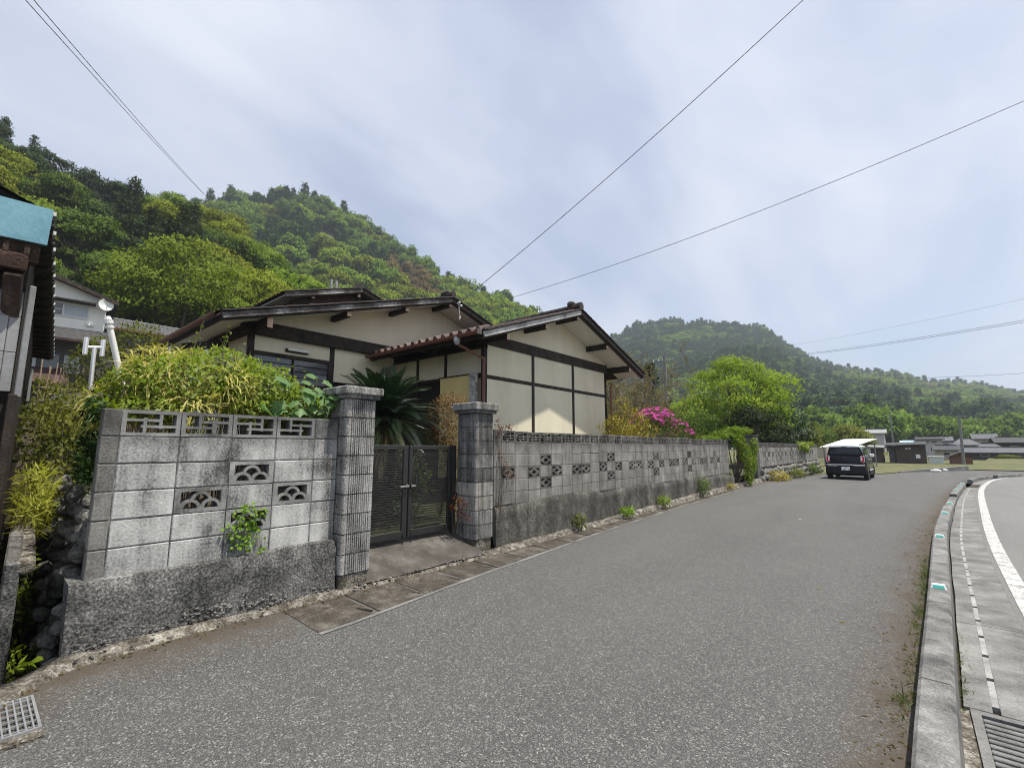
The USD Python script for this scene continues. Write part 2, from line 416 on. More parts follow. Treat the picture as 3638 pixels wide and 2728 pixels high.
speckled('grey_sheet', [(0, (.13, .132, .134)), (.5, (.215, .218, .222)), (1, (.32, .323, .328))], scale=2, fine=30, finew=.3, bump=.1, rough=.6, rnd=.08, streak=3.0)
speckled('rust_sheet', [(0, (.025, .014, .011)), (.5, (.055, .030, .024)), (1, (.12, .07, .058))], scale=3, fine=40, finew=.35, bump=.2, rough=.8)
speckled('white_wall', [(0, (.68, .665, .62)), (.5, (.77, .755, .71)), (1, (.83, .815, .77))], scale=1.2, fine=12, finew=.25, streak=2.0, bump=.06)
speckled('stone', [(.45, (.025, .024, .022)), (.62, (.07, .068, .062)), (.85, (.17, .165, .15)), (1.02, (.36, .35, .32))], scale=6, fine=40, finew=.45, rnd=.10, bump=.8, dist=.03)
speckled('pale_stone', [(0, (.045, .043, .038)), (.5, (.12, .115, .104)), (1, (.30, .29, .265))], scale=6, fine=40, finew=.5, rnd=.12, bump=.6)
speckled('soil', [(.45, (.022, .016, .010)), (.65, (.05, .038, .024)), (.9, (.10, .08, .05))], scale=8, fine=60, finew=.5, bump=1.0, dist=.05)
speckled('garden_floor', [(.45, (.02, .024, .010)), (.65, (.05, .06, .022)), (.9, (.11, .11, .05))], scale=5, fine=40, finew=.5, bump=1.0, dist=.05)
speckled('meadow', [(0, (.05, .056, .022)), (.5, (.092, .096, .038)), (1, (.15, .142, .066))], scale=.7, fine=14, finew=.5, bump=.6, dist=.05)
speckled('forest_floor', [(.45, (.012, .02, .008)), (.65, (.03, .045, .014)), (.9, (.07, .08, .03))], scale=.12, fine=2.0, finew=.5, bump=.3)
speckled('earth_slope', [(.45, (.12, .085, .06)), (.9, (.26, .20, .15))], scale=.3, fine=3, finew=.4, bump=.4)
speckled('bark', [(.45, (.03, .024, .018)), (.65, (.075, .06, .046)), (.95, (.16, .135, .11))], scale=7, fine=50, finew=.4, bump=.8)
speckled('paint_line', [(0, (.15, .15, .148)), (.35, (.30, .30, .295)), (.7, (.44, .44, .43)), (1, (.54, .54, .53))], scale=5, fine=40, finew=.9, bump=.3)
speckled('galvanised', [(.45, (.30, .31, .32)), (.9, (.46, .47, .48))], scale=9, fine=60, finew=.3, rough=.45, metal=.6, bump=.1)
plain('gate_metal', (.016, .0155, .015), rough=.45, spec=.5)
plain('chrome', (.80, .80, .80), rough=.35, metal=.6, var=.02)
plain('handle_metal', (.42, .40, .38), rough=.3, metal=.9, var=.05)
plain('gutter_brown', (.13, .048, .034), rough=.45)
plain('pipe_brown', (.16, .062, .045), rough=.5)
plain('white_paint', (.62, .62, .60), rough=.5, var=.06)
plain('white_plastic', (.74, .74, .72), rough=.4, var=.04)
plain('cream_panel', (.58, .46, .20), rough=.7, var=.07, scale=3)
plain('black_plastic', (.007, .007, .008), rough=.5, spec=.25)
plain('rubber', (.009, .009, .009), rough=.85, spec=.2)
plain('car_black', (.004, .005, .007), rough=.16, var=.02, spec=.32)
plain('car_white', (.76, .77, .77), rough=.25, var=.02, coat_weight=.6)
plain('plate_white', (.75, .76, .75), rough=.4, var=.02)
plain('plate_green', (.02, .09, .05), rough=.5, var=.02)
plain('lamp_red', (.42, .012, .03), rough=.15, var=.05, coat_weight=1.0)
plain('lamp_clear', (.78, .70, .72), rough=.15, var=.03, coat_weight=1.0)
plain('dark_glass', (.010, .013, .018), rough=.06, var=.02, spec=.5)
plain('pane_glass', (.10, .11, .12), rough=.08, var=.1, scale=3.0, spec=.7)
plain('curtain', (.42, .46, .50), rough=.8, var=.10, scale=14)
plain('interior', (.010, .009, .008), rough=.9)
plain('shed_brown', (.060, .042, .035), rough=.7, var=.2, scale=4)
plain('shed_red', (.17, .08, .055), rough=.7, var=.2, scale=4)
plain('wall_grey', (.34, .335, .33), rough=.8, var=.12, scale=1)
plain('wall_beige', (.33, .29, .24), rough=.8, var=.12, scale=1)
plain('wall_dark', (.075, .072, .075), rough=.8, var=.2, scale=1)
plain('roof_pink', (.50, .26, .20), rough=.7, var=.1, scale=1)
plain('roof_blue', (.36, .46, .50), rough=.5, var=.1, scale=1)
plain('locker_green', (.46, .50, .47), rough=.6, var=.06)
plain('cable', (.10, .10, .11), rough=.6, var=.02)
plain('pole_concrete', (.17, .17, .17), rough=.85, var=.08)
plain('reflector', (.06, .42, .36), rough=.25, var=.1, coat_weight=.8)
plain('bamboo_pole', (.30, .22, .15), rough=.6, var=.25, scale=12)
plain('litter', (.11, .075, .045), rough=.9, var=.6, scale=30)
plain('blossom', (.56, .085, .34), rough=.6, var=.3, scale=14)
plain('sign_yellow', (.55, .50, .16), rough=.6, var=.05)

# leaves
leafmat('leaf_bright', [(0, (0.159, 0.189, 0.015)), (.35, (0.268, 0.299, 0.022)), (.7, (0.366, 0.390, 0.032)), (1, (0.464, 0.464, 0.049))], trans=.30, rough=.7, spec=.1, hue=.012)
leafmat('leaf_fresh', [(0, (0.120, 0.174, 0.017)), (.4, (0.204, 0.258, 0.026)), (.8, (0.300, 0.348, 0.041)), (1, (0.384, 0.408, 0.060))], trans=.32, objvar=.2, rough=.7, spec=.1, hue=.012)
leafmat('leaf_mid', [(0, (0.065, 0.104, 0.016)), (.5, (0.117, 0.169, 0.026)), (1, (0.189, 0.240, 0.042))], trans=.30, rough=.7, spec=.1)
leafmat('leaf_olive', [(0, (0.099, 0.110, 0.022)), (.5, (0.160, 0.171, 0.033)), (1, (0.231, 0.231, 0.053))], trans=.30, rough=.7, spec=.1)
leafmat('leaf_dark', [(0, (.024, .04, .011)), (.5, (.042, .065, .016)), (1, (.07, .10, .026))], trans=.2, rough=.7, spec=.1)
leafmat('needle_dark', [(0, (0.036, 0.054, 0.017)), (.5, (0.062, 0.086, 0.024)), (1, (0.102, 0.126, 0.038))], trans=.2, rough=.8, spec=.08)
leafmat('leaf_brown', [(0, (.12, .09, .04)), (.5, (.20, .155, .07)), (1, (.27, .22, .10))], trans=.3, rough=.8, spec=.05)
leafmat('leaf_bamboo', [(0, (.26, .27, .035)), (.5, (.38, .37, .055)), (.8, (.50, .45, .12)), (1, (.58, .48, .18))], trans=.36, edge=(.74, .64, .26), objvar=.05)
leafmat('leaf_vine', [(0, (.14, .20, .015)), (.4, (.28, .34, .024)), (.85, (.42, .44, .04)), (1, (.48, .44, .09))], trans=.42, objvar=.05)
leafmat('leaf_large', [(0, (.10, .19, .06)), (.6, (.16, .26, .095)), (1, (.21, .32, .12))], trans=.35, objvar=.05)
leafmat('frond', [(0, (.014, .030, .013)), (.6, (.028, .055, .022)), (1, (.05, .085, .035))], trans=.12, rough=.32, spec=.6, objvar=.2)
leafmat('frond_dry', [(0, (.20, .165, .07)), (1, (.34, .28, .13))], trans=.2)
leafmat('leaf_red', [(0, (.16, .09, .035)), (.45, (.19, .115, .04)), (.75, (.21, .16, .045)), (1, (.15, .16, .035))], trans=.35)
leafmat('leaf_rust', [(0, (.12, .04, .02)), (.6, (.20, .08, .03)), (1, (.26, .15, .06))], trans=.35)
leafmat('leaf_gold', [(0, (.22, .18, .02)), (.5, (.36, .30, .035)), (1, (.46, .39, .06))], trans=.38)
leafmat('leaf_ivy', [(0, (.022, .05, .011)), (.6, (.05, .095, .017)), (1, (.10, .16, .03))], trans=.3)
leafmat('petal', [(0, (.55, .09, .40)), (.5, (.70, .17, .55)), (.85, (.80, .34, .66)), (1, (.66, .28, .36))], trans=.3, objvar=.03)
speckled('pale_twig', [(0, (.13, .105, .08)), (1, (.36, .31, .25))], scale=9, fine=40, finew=.4, bump=.2)
leafmat('leaf_spring', [(0, (.15, .21, .018)), (.4, (.25, .31, .028)), (.8, (.35, .40, .045)), (1, (.42, .45, .07))], trans=.38, rough=.7, spec=.1)
leafmat('leaf_tan', [(0, (.14, .12, .05)), (.5, (.24, .20, .085)), (1, (.30, .28, .11))], trans=.3, rough=.8, spec=.05)
leafmat('grass', [(0, (.08, .11, .025)), (.5, (.13, .17, .04)), (1, (.27, .25, .11))], trans=.35, objvar=.05)
leafmat('leaf_vivid', [(0, (.15, .27, .016)), (1, (.28, .40, .04))], trans=.45, objvar=.05)
leafmat('far_bright', [(0, (0.156, 0.198, 0.024)), (.5, (0.252, 0.288, 0.036)), (1, (0.348, 0.372, 0.060))], trans=.25, rough=.9, spec=.05, hue=.012)
leafmat('far_mid', [(0, (0.095, 0.155, 0.027)), (.5, (0.149, 0.223, 0.038)), (1, (0.216, 0.290, 0.054))], trans=.25, rough=.9, spec=.05)
leafmat('far_dark', [(0, (0.048, 0.084, 0.031)), (.5, (0.076, 0.120, 0.042)), (1, (0.115, 0.165, 0.059))], trans=.15, rough=.9, spec=.05)

# asphalt: aggregate specks on a dark binder, blotches, brown dirt that collects along the edges ("edge" = metres from the lane's edge)
def asphalt(name, lo, hi, dirt, speck=.30):
    mat(name, {'g': ('geometry', {}), 'n': ('noise_texture', {'scale': .55, 'detail': 5.0, 'roughness': .6}),
               'nl': ('noise_texture', {'scale': 2.3, 'detail': 6.0, 'roughness': .65}),
               'f': ('noise_texture', {'scale': 170.0, 'detail': 2.0, 'roughness': .7}),
               'v': ('voronoi_texture', {'scale': 120.0}), 'vs': ('separate_color', {}),
               'vr': ('rgb_ramp', {'ramp': [(.62, (0, 0, 0)), (.86, (.28, .28, .28)), (.97, (.6, .6, .6)), (.99, (1, 1, 1))]}),
               'fr': ('rgb_ramp', {'ramp': [(.34, tuple(np.array(lo) * .35)), (.5, lo), (.64, hi), (.75, tuple(np.array(hi) * 1.7))]}),
               'bl': ('rgb_ramp', {'ramp': [(.28, (.76, .76, .76)), (.5, (1, 1, 1)), (.72, (1.2, 1.2, 1.2))]}),
               'mp': ('mapping', {'scale': (1.1, .10, 1.0)}), 'nt': ('noise_texture', {'scale': 1.0, 'detail': 4.0, 'roughness': .55}), 'nm': ('mix_float', {'fac': .55}),
               'mm': ('mix', {'mix_type': 'multiply', 'fac': 1.0}), 'ms': ('mix', {'color2': (speck, speck, speck * .95)}),
               'at': ('attribute', {'attribute': 'edge'}),
               'ea': ('math', {'math_type': 'multiply_add', 'value2': .9, 'value3': -.36}), 'es': ('math', {'math_type': 'subtract'}),
               'er': ('rgb_ramp', {'ramp': [(0, (.92, .92, .92)), (.14, (.60, .60, .60)), (.34, (.18, .18, .18)), (.62, (0, 0, 0))]}),
               'md': ('mix', {'color2': dirt}), 'b': ('bump', {'strength': .6, 'distance': .012}),
               'p': ('principled_bsdf', {'roughness': .82, 'specular_ior_level': .35})},
        [('g.position', 'n.vector'), ('g.position', 'nl.vector'), ('g.position', 'f.vector'), ('g.position', 'v.vector'), ('v.color', 'vs.color'), ('vs.r', 'vr.fac'),
         ('f.fac', 'fr.fac'), ('g.position', 'mp.vector'), ('mp.vector', 'nt.vector'), ('n.fac', 'nm.a'), ('nt.fac', 'nm.b'), ('nm.result', 'bl.fac'), ('fr.color', 'mm.color1'), ('bl.color', 'mm.color2'), ('mm.color', 'ms.color1'), ('vr.color', 'ms.fac'),
         ('nl.fac', 'ea.value1'), ('at.fac', 'es.value1'), ('ea.value', 'es.value2'), ('es.value', 'er.fac'), ('er.color', 'md.fac'), ('ms.color', 'md.color1'),
         ('md.color', 'p.base_color'), ('f.fac', 'b.height'), ('b.normal', 'p.normal')])


asphalt('asphalt_lane', (.060, .059, .058), (.110, .109, .107), (.062, .048, .034), speck=.25)
asphalt('asphalt_road', (.135, .135, .134), (.19, .19, .188), (.12, .12, .11), speck=.26)
# ------------------------------------------------------------------ ground, lane, kerb, gutter, road
def ip(y, pts):
    a = np.array(pts, float)
    return np.interp(y, a[:, 0], a[:, 1])


XL = lambda y: ip(y, [(-8, -3.86), (.05, -3.97), (.28, -4.09), (.6, -4.36), (1.2, -4.42), (20, -4.52), (34, -4.52), (35.7, -1.4), (39.6, -.4), (45.3, 3.0), (50, 5.5)])
_KX = [(-8, -.35), (0, -.2), (3, -.12), (4.1, -.08), (6.2, .01), (8.1, .085), (11.5, .23), (14.2, .41), (17.35, .63), (20.7, .90), (22.4, 1.07), (25.6, 1.39), (27.9, 1.68), (31, 2.12), (34, 2.85), (36, 3.6), (38.8, 4.85), (45, 8.0), (52, 12.0)]
_pk = PchipInterpolator(*np.array(_KX, float).T)
XK = lambda y: _pk(np.clip(y, -8, 52))
_pw = PchipInterpolator(*np.array([(-8, .42), (2, .54), (6.1, .675), (7.85, .74), (10.3, .84), (13, .99), (17.2, 1.28), (21.8, 1.62), (24.9, 1.89), (29, 2.37), (33, 3.01), (36, 3.85), (40, 5.5), (46, 8.6), (52, 12.4)], float).T)   # left edge of the white line

ys = np.concatenate([np.arange(-8, 0, .8), np.arange(0, 12, .25), np.arange(12, 50.1, .8)])
us = np.concatenate([[0, .02, .05, .09, .14, .2], np.linspace(.3, .8, 6), [.86, .9, .94, .97, 1]])
XW = lambda y: _pw(np.clip(y, -8, 52))
rows, edge = [], []
for y in ys:
    a, b = XL(y), XK(y) + .02
    x = a + (b - a) * us
    rows.append(np.stack([x, np.full_like(x, y), gnd(x, y) + .004], 1))
    d = np.minimum((x - a) * (1.0 + .6 * (y > 2.2)), (b - x) * 1.25)
    edge.append(np.maximum(d, 0))
v, f = strip(rows)
struct('lane', (v, f[:, ::-1]), MT['asphalt_lane'], True, tint={'edge': np.concatenate(edge)})

rows = []
for y in np.arange(-8, 53, .7):
    a = XW(y) - .05
    rows.append([[a, y, 0.0], [a + .5, y, 0.003], [a + 3, y, .03], [a + 6.5, y, .02], [a + 14, y, .0]])
v, f = strip(rows)
struct('road', (v, f[:, ::-1]), MT['asphalt_road'], True, tint={'edge': np.full(len(v), 3.0)})
yy = np.concatenate([np.arange(4, 36, .35)])
v, f = strip([[[XW(y), y, .0035], [XW(y) + .15, y, .005]] for y in yy])
struct('edge_line', (v + [0, 0, .003], f[:, ::-1]), MT['paint_line'])

struct('ground', grid(np.linspace(-900, 900, 9), np.linspace(-300, 1500, 9), lambda x, y: 0 * x - 1.6), MT['forest_floor'])


def meadow_z(x, y):
    return .03 + .10 * meshkit.fbm(np.stack([x * .2, y * .2, 0 * x], -1), 3, 5) - .04 + np.clip((y - 75) / 60, 0, 1) * .8


rows = []
for y in np.concatenate([np.arange(32, 50, 1.0), np.arange(50, 75, 2.5), np.arange(75, 181, 15.0)]):
    a, b = -70.0, float(XL(y) if y < 46 else 3.5 + (y - 46) * 1.6)
    b = max(min(b, 60.0), -4.62) if y > 34 else -4.9
    x = b - (b - a) * np.linspace(0, 1, 22) ** 1.8
    rows.append(np.stack([x, np.full_like(x, y), meadow_z(x, np.full_like(x, y))], 1))
v, f = strip(rows)
struct('meadow', (v, f), MT['meadow'], True)
rows = []
for y in np.arange(52, 185, 8.0):
    x = np.linspace(12 + (y - 52) * .3, 140, 12)
    rows.append(np.stack([x, np.full_like(x, y), np.full_like(x, -.02) + .02 * (y - 52)], 1))
v, f = strip(rows)
struct('field', (v, f[:, ::-1]), MT['meadow'], True)

# kerb of long concrete blocks with flat green reflectors on top
PROF = [(0, -.05), (0, .135), (.018, .15), (.150, .15), (.172, .128), (.185, -.05)]


def kerb_h(y):
    return 1.0 if y < 17.2 else (.42 if y < 20.3 else 1.0)


def kerb_block(y0, y1, h=1.0):
    n = 4
    rows = []
    for y in np.linspace(y0 + .006, y1 - .006, n):
        dx = XK(y + .05) - XK(y - .05); nrm = np.array([.1, -dx]) / math.hypot(.1, dx)
        rows.append([[XK(y) + nrm[0] * p, y + nrm[1] * p, (z if z < 0 else z * h)] for p, z in PROF])
    v, f = strip(rows)
    k = len(PROF)
    e0 = [[0, i, i + 1] for i in range(1, k - 1)]; o = (n - 1) * k
    e1 = [[o, o + i + 1, o + i] for i in range(1, k - 1)]
    return v, np.vstack([f, e0, e1])


kb = thing('kerb', 'long curved kerb of grey concrete blocks with green reflectors between lane and road', 'kerb', (0, 4, 0))
yj = [-4.0, -2.0, 0.05, 2.07] + [4.1 + 2.02 * i for i in range(12)]
for a, b in zip(yj[:-1], yj[1:]):
    obj('kerb_block', kerb_block(a, b, kerb_h((a + b) / 2)), MT['kerb'], kb)
for y in (6.7, 10.45, 14.2, 17.7, 22.1, 24.3, 26.2, 3.4 - .3):
    if y < 4: continue
    x = float(XK(y)) + .085; z = .15 * kerb_h(y)
    wv = np.array([[-.065, -.035, 0], [.065, -.035, 0], [.065, .04, 0], [-.065, .04, 0], [-.05, -.018, .042], [.05, -.018, .042], [.05, .03, .042], [-.05, .03, .042]])
    r = obj('reflector', xf((wv, _BF), (x, y, z + .001)), MT['white_plastic'], kb)
    lv = np.array([[-.048, -.034, .008], [.048, -.034, .008], [.040, -.0205, .036], [-.040, -.0205, .036]])
    obj('lens', xf((np.vstack([lv + [0, .01, 0], lv + [0, -.004, 0]]), _BF[:, ::-1]), (x, y, z + .001)), MT['reflector'], r)
for i, (a, b) in enumerate(((29.8, 34.0), (35.2, 38.4), (39.4, 45.0))):
    k2 = thing('kerb', ['short raised kerb island beyond the gap at the end of the long kerb', 'second short kerb piece further round the bend',
                        'last far kerb piece round the bend beside the white line'][i], 'kerb', (float(XK(a)), a, 0))
    for c in np.arange(a, b - .5, 1.4):
        obj('kerb_block', kerb_block(c, min(c + 1.4, b)), MT['kerb'], k2)

# gutter between kerb and road: inner strip, outer slabs, mortared seam with drain slots, joints every two metres
gt = thing('gutter', 'concrete roadside gutter of joined slabs with a slotted seam along the kerb', 'gutter', (.3, 5, 0))


def plan(a, b, y0, y1, z0, z1, n=3):
    top = [[[a(y), y, z1(y) if callable(z1) else z1], [b(y), y, z1(y) if callable(z1) else z1]] for y in np.linspace(y0, y1, n)]
    v, f = strip(top); f = f[:, ::-1]
    w = v.copy(); w[:, 2] = z0
    m = len(v)
    per = [2 * i for i in range(n)] + [2 * i + 1 for i in range(n - 1, -1, -1)]
    side = []
    for p, q in zip(per, per[1:] + per[:1]):
        side += [[p, q, q + m], [p, q + m, p + m]]
    return np.vstack([v, w]), np.vstack([f, np.array(side)[:, ::-1]])


SE = lambda y: XK(y) + .185 + (XW(y) - .05 - XK(y) - .185) * .36
for a, b in zip(yj[:-1], yj[1:]):
    if b < 4.2 or a > 28: continue
    a = max(a, 4.2)
    obj('slab', plan(lambda y: XK(y) + .198 + .005 * np.sin(y * 9), lambda y: SE(y) - .018, a + .006, b - .006, -.08, .004), MT['gutter'], gt)
    obj('slab', plan(lambda y: SE(y) + .018, lambda y: XW(y) - .052, a + .006, b - .006, -.08, .004), MT['gutter'], gt)
sl = []
y = 4.25
while y < 26:
    sl.append(plan(lambda q: SE(q) - .017, lambda q: SE(q) + .017, y + .06, y + .5, -.08, .003, 2)); y += .5
obj('seam', cat(sl), MT['seam_mortar'], gt)
obj('bed', plan(lambda y: XK(y) + .18, lambda y: XW(y) - .02, 4.2, 46, -.1, -.03, 40), MT['soil'], gt)
obj('bed', plan(lambda y: XK(y) + .17, lambda y: np.full_like(y, .152) if np.ndim(y) else .152, 1.5, 4.2, -.1, -.012, 12), MT['mossy_edge'], gt)
obj('slab', plan(lambda y: XK(y) + .20, lambda y: XW(y) - .052, 28.4, 46, -.08, .003, 30), MT['gutter'], gt)

# slotted drain lid at the lower right corner
gl = thing('storm_drain', 'slotted concrete drain lid beside the kerb at the lower right corner', 'drain cover', (.4, 3.4, 0))
x0, x1 = .15, .63
for k, yy_ in enumerate(np.arange(2.2, 4.09, .062)):
    for (a, b) in ((x0 + .0455, (x0 + x1) / 2 - .0205), ((x0 + x1) / 2 + .0205, x1 - .0455)):
        obj('bar', box(a, b, yy_, yy_ + .036, -.05, .004, .005), MT['gutter'], gl)
for a, b in ((x0, x0 + .045), ((x0 + x1) / 2 - .02, (x0 + x1) / 2 + .02), (x1 - .045, x1)):
    obj('rail', box(a, b, 2.1, 4.196, -.07, .0045), MT['gutter'], gl)
obj('rail', box(x0 + .046, x1 - .046, 4.14, 4.195, -.07, .004), MT['gutter'], gl)
obj('pit', box(x0, x1, 2.1, 4.16, -.3, -.25), MT['interior'], gl)

# low concrete kerb wall far behind the car, and what lies against it
lw = [(-.55, 38.9), (.6, 41.2), (1.8, 43.3), (3.0, 45.2)]
hh = [.06, .16, .24, .34]
t = thing('low_wall', 'low grey concrete wall rising along the far edge of the lane beyond the car', 'wall', (1.2, 42.3, 0))
for i in range(3):
    (a0, b0), (a1, b1) = lw[i], lw[i + 1]
    d, s, u = frame((a1 - a0, b1 - b0, 0)); w = s * .1
    p = np.array([[a0, b0, 0], [a1, b1, 0]])
    v = np.array([p[0] - w, p[0] + w, p[1] + w, p[1] - w, p[0] - w + [0, 0, hh[i]], p[0] + w + [0, 0, hh[i]], p[1] + w + [0, 0, hh[i + 1]], p[1] - w + [0, 0, hh[i + 1]]])
    v[:4, 2] = -.05
    obj('segment', (v, _BF), MT['kerb'], t)
rng = np.random.default_rng(3)
for k, (x, y, r, m, lab) in enumerate(((1.25, 41.5, (.22, .13, .09), 'white_plastic', 'crumpled white bag lying against the low wall, the larger one'), (1.75, 42.6, (.12, .11, .10), 'white_plastic', 'smaller white bundle lying against the low wall beside the larger bag'))):
    setd(obj('bag', rock(rng, (x, y, r[2] * .8), r, 2, rough=.35), MT[m], None, 40), label=lab, category='bag')

# concrete strip and rough lip at the foot of the walls
rng = np.random.default_rng(11)
ysl = np.concatenate([np.arange(-2, 2, .08), np.arange(2, 10, .12), np.arange(10, 34, .4)])
rows = []
nz = lambda y, s: meshkit.fbm(np.array([y * 4.0, s * 7.3, 1.1]), 3, 9) - .5
for y in ysl:
    xo = float(XL(y)); z = float(gnd(xo, y)); top = z + .035 + .05 * nz(y, 1) + .10 * max(0, min(1, (y - 4) / 10))
    xi = ip(y, [(-2, -4.12), (.05, -4.16), (.3, -4.26), (.55, -4.5), (.9, -4.56), (34, -4.62)])
    rows.append([[xo + .06 + .05 * nz(y, 5), y, z - .03], [xo + .015 + .06 * nz(y, 2), y, z + .022 + .03 * nz(y, 6)], [xo - .04 + .05 * nz(y, 3), y, top], [xi, y, top + .02 + .05 * nz(y, 4)], [xi - .05, y, z - .4]])
v, f = strip(rows)
struct('wall_lip', (v, f[:, ::-1]), MT['mossy_edge'], True)
XS = lambda y: ip(y, [(1.9, -3.72), (2.25, -3.73), (4.0, -3.93), (7.3, -4.17), (11, -4.28), (17, -4.34)])
ds = thing('drain_covers', 'row of dirty concrete drain slabs laid along the foot of the wall', 'drain cover', (-4.1, 8, .13))
y = 1.98
while y < 17:
    ln = .575
    a0, a1 = y + .008, y + ln - .010
    q = [[[float(XL(yy)) + .05, yy, 0], [float(XS(yy)), yy, 0]] for yy in (a0, a1)]
    top = np.array(q).reshape(-1, 3); top[:, 2] = gnd(top[:, 0], top[:, 1]) + .012 + rng.uniform(-.003, .004)
    bot = top.copy(); bot[:, 2] -= .06
    v = np.vstack([bot[[0, 1, 3, 2]], top[[0, 1, 3, 2]]])
    # lifting notch at one edge is left as a gap between slabs
    notch = top[[0, 1]].mean(0)
    obj('slab', (v, _BF), MT['drain_slab'], ds)
    y += ln + (.02 if rng.random() < .5 else .035)
v, f = strip([[[float(XS(yy)) + .004, yy, 0], [float(XS(yy)) + .05, yy, 0]] for yy in np.arange(1.98, 17, .3)])
v[:, 2] = gnd(v[:, 0], v[:, 1]) + .010
obj('rim', (v, f[:, ::-1]), MT['gutter'], ds)
nt = []
y = 2.5
while y < 12:
    nt.append(xf(box(-.085, .085, -.012, .012, 0, .003), (float(XS(y)) - .13, y, float(gnd(-3.9, y)) + .0135), rz=.35)); y += .6
obj('slot', cat(nt), MT['interior'], ds)

# steel grating and its concrete rim at the lower left
gr = thing('drain_grating', 'galvanised steel bar grating over the drain at the lower left corner', 'drain grating', (-3.8, .2, .12))
gx0, gx1, gy0, gy1 = -4.06, -3.60, -.25, .40
zg = .15
for k in range(6):
    x = gx0 + .03 + (gx1 - gx0 - .06) * k / 5
    obj('cross_bar', box(x - .004, x + .004, gy0, gy1, zg - .012, zg - .001), MT['galvanised'], gr)
for k in range(23):
    y = gy0 + .015 + (gy1 - gy0 - .03) * k / 22
    obj('bearing_bar', box(gx0, gx1, y - .0035, y + .0035, zg - .035, zg, 0), MT['galvanised'], gr)
obj('edge_frame', cat([box(gx0 - .012, gx0, gy0, gy1, zg - .04, zg + .003), box(gx1, gx1 + .012, gy0, gy1, zg - .04, zg + .003), box(gx0 - .012, gx1 + .012, gy1, gy1 + .012, zg - .04, zg + .003)]), MT['galvanised'], gr)
obj('concrete_rim', box(gx1 + .013, gx1 + .085, gy0 - .2, gy1 + .02, zg - .1, zg - .004, .01), MT['mossy_edge'], gr)
obj('pit', box(gx0, gx1, gy0, gy1, zg - .06, zg - .055), MT['interior'], gr)
# ------------------------------------------------------------------ block walls
WX, WT = -4.6, .12          # street face of the walls, thickness


def rect(x0, x1, y0, y1):
    return sbox(x0, y0, x1, y1)


def seigaiha(w, h):
    """Screen block with three overlapping arcs."""
    o = rect(0, w, 0, h); hole = rect(.042, w - .042, .030, h - .030)
    arcs = []
    r, t = (w - .084) * .262, .024
    cx, cy = w / 2, .030
    for x, y in ((cx, cy + r * .80), (cx - r * .98, cy), (cx + r * .98, cy)):
        arcs.append(Point(x, y).buffer(r, 16).difference(Point(x, y).buffer(r - t, 16)).intersection(rect(0, w, y, h)))
    low = [Point(cx + s * r * .98, cy).buffer(r - t, 16) for s in (-1, 1)]
    arcs[0] = arcs[0].difference(unary_union(low)).difference(unary_union([Point(cx + s * r * .98, cy).buffer(r, 16) for s in (-1, 1)]))
    solid = unary_union([o.difference(hole)] + arcs)
    return solid.buffer(0)


def weave(w, h, flip=False, m=.03, t=.021):
    """Screen block with an interlocking fret of bars."""
    o = rect(0, w, 0, h); hole = rect(m, w - m, .026, h - .026)
    iw, ih = w - 2 * m, h - .052
    X, Y = lambda u: m + iw * u, lambda q: .026 + ih * q
    b = [rect(X(0), X(.68), Y(.66) - t / 2, Y(.66) + t / 2), rect(X(.32), X(1), Y(.33) - t / 2, Y(.33) + t / 2),
         rect(X(.36) - t / 2, X(.36) + t / 2, Y(0), Y(.80)), rect(X(.68) - t / 2, X(.68) + t / 2, Y(.22), Y(1)),
         rect(X(.28), X(.42), Y(.33) - t / 2, Y(.33) + t / 2)]
    s = unary_union([o.difference(hole)] + b)
    if flip:
        s = affinity.scale(s, -1, 1, origin=(w / 2, h / 2))
    return s.buffer(0)


def hash_block(w, h, m=.026, t=.019):
    o = rect(0, w, 0, h); hole = rect(m, w - m, .022, h - .026)
    b = [rect(m, w - m, h * .50, h * .50 + t), rect(w * .2, w * .86, h * .27, h * .27 + t), rect(w * .32, w * .32 + t, .02, h * .66), rect(w * .62, w * .62 + t, h * .2, h - .02), rect(w * .14, w * .5, h * .72, h * .72 + t)]
    return unary_union([o.difference(hole)] + b).buffer(0)


def diamond(w, h, m=.022, t=.026):
    o = rect(0, w, 0, h); hole = rect(m, w - m, m, h - m)
    cx, cy, a, b = w / 2, h / 2, w / 2 - m + .012, h / 2 - m + .012
    big = Polygon([(cx - a, cy), (cx, cy - b), (cx + a, cy), (cx, cy + b)])
    k = 1 - t * 1.7 / min(a, b)
    small = Polygon([(cx - a * k, cy), (cx, cy - b * k), (cx + a * k, cy), (cx, cy + b * k)])
    return unary_union([o.difference(hole), big.difference(small).intersection(o)]).buffer(0)


def place(poly, y0, z0, x=WX, d=WT):
    return ext(affinity.translate(poly, y0, z0), d, 'X', x - d)


def face_block(y0, y1, z0, z1, x=WX, d=WT, j=.004, rng=None, c=.006):
    dx = 0 if rng is None else rng.uniform(-.0025, .0025)
    return box(x - d, x + dx, y0 + j, y1 - j, z0 + j, z1 - j, c)


def mortar(ycols, zrows, holes, x=WX, d=WT, rec=.006, jw=.0055):
    """Bedding between the blocks, set back from the face; holes is a set of (column, row) kept free behind screen blocks."""
    ms = []
    for z in zrows:
        ms.append(box(x - d + rec, x - rec, ycols[0], ycols[-1], z - jw, z + jw))
    for y in ycols[1:-1]:
        for a, b in zip(zrows[:-1], zrows[1:]):
            ms.append(box(x - d + rec, x - rec, y - jw, y + jw, a + jw, b - jw))
    return cat(ms)


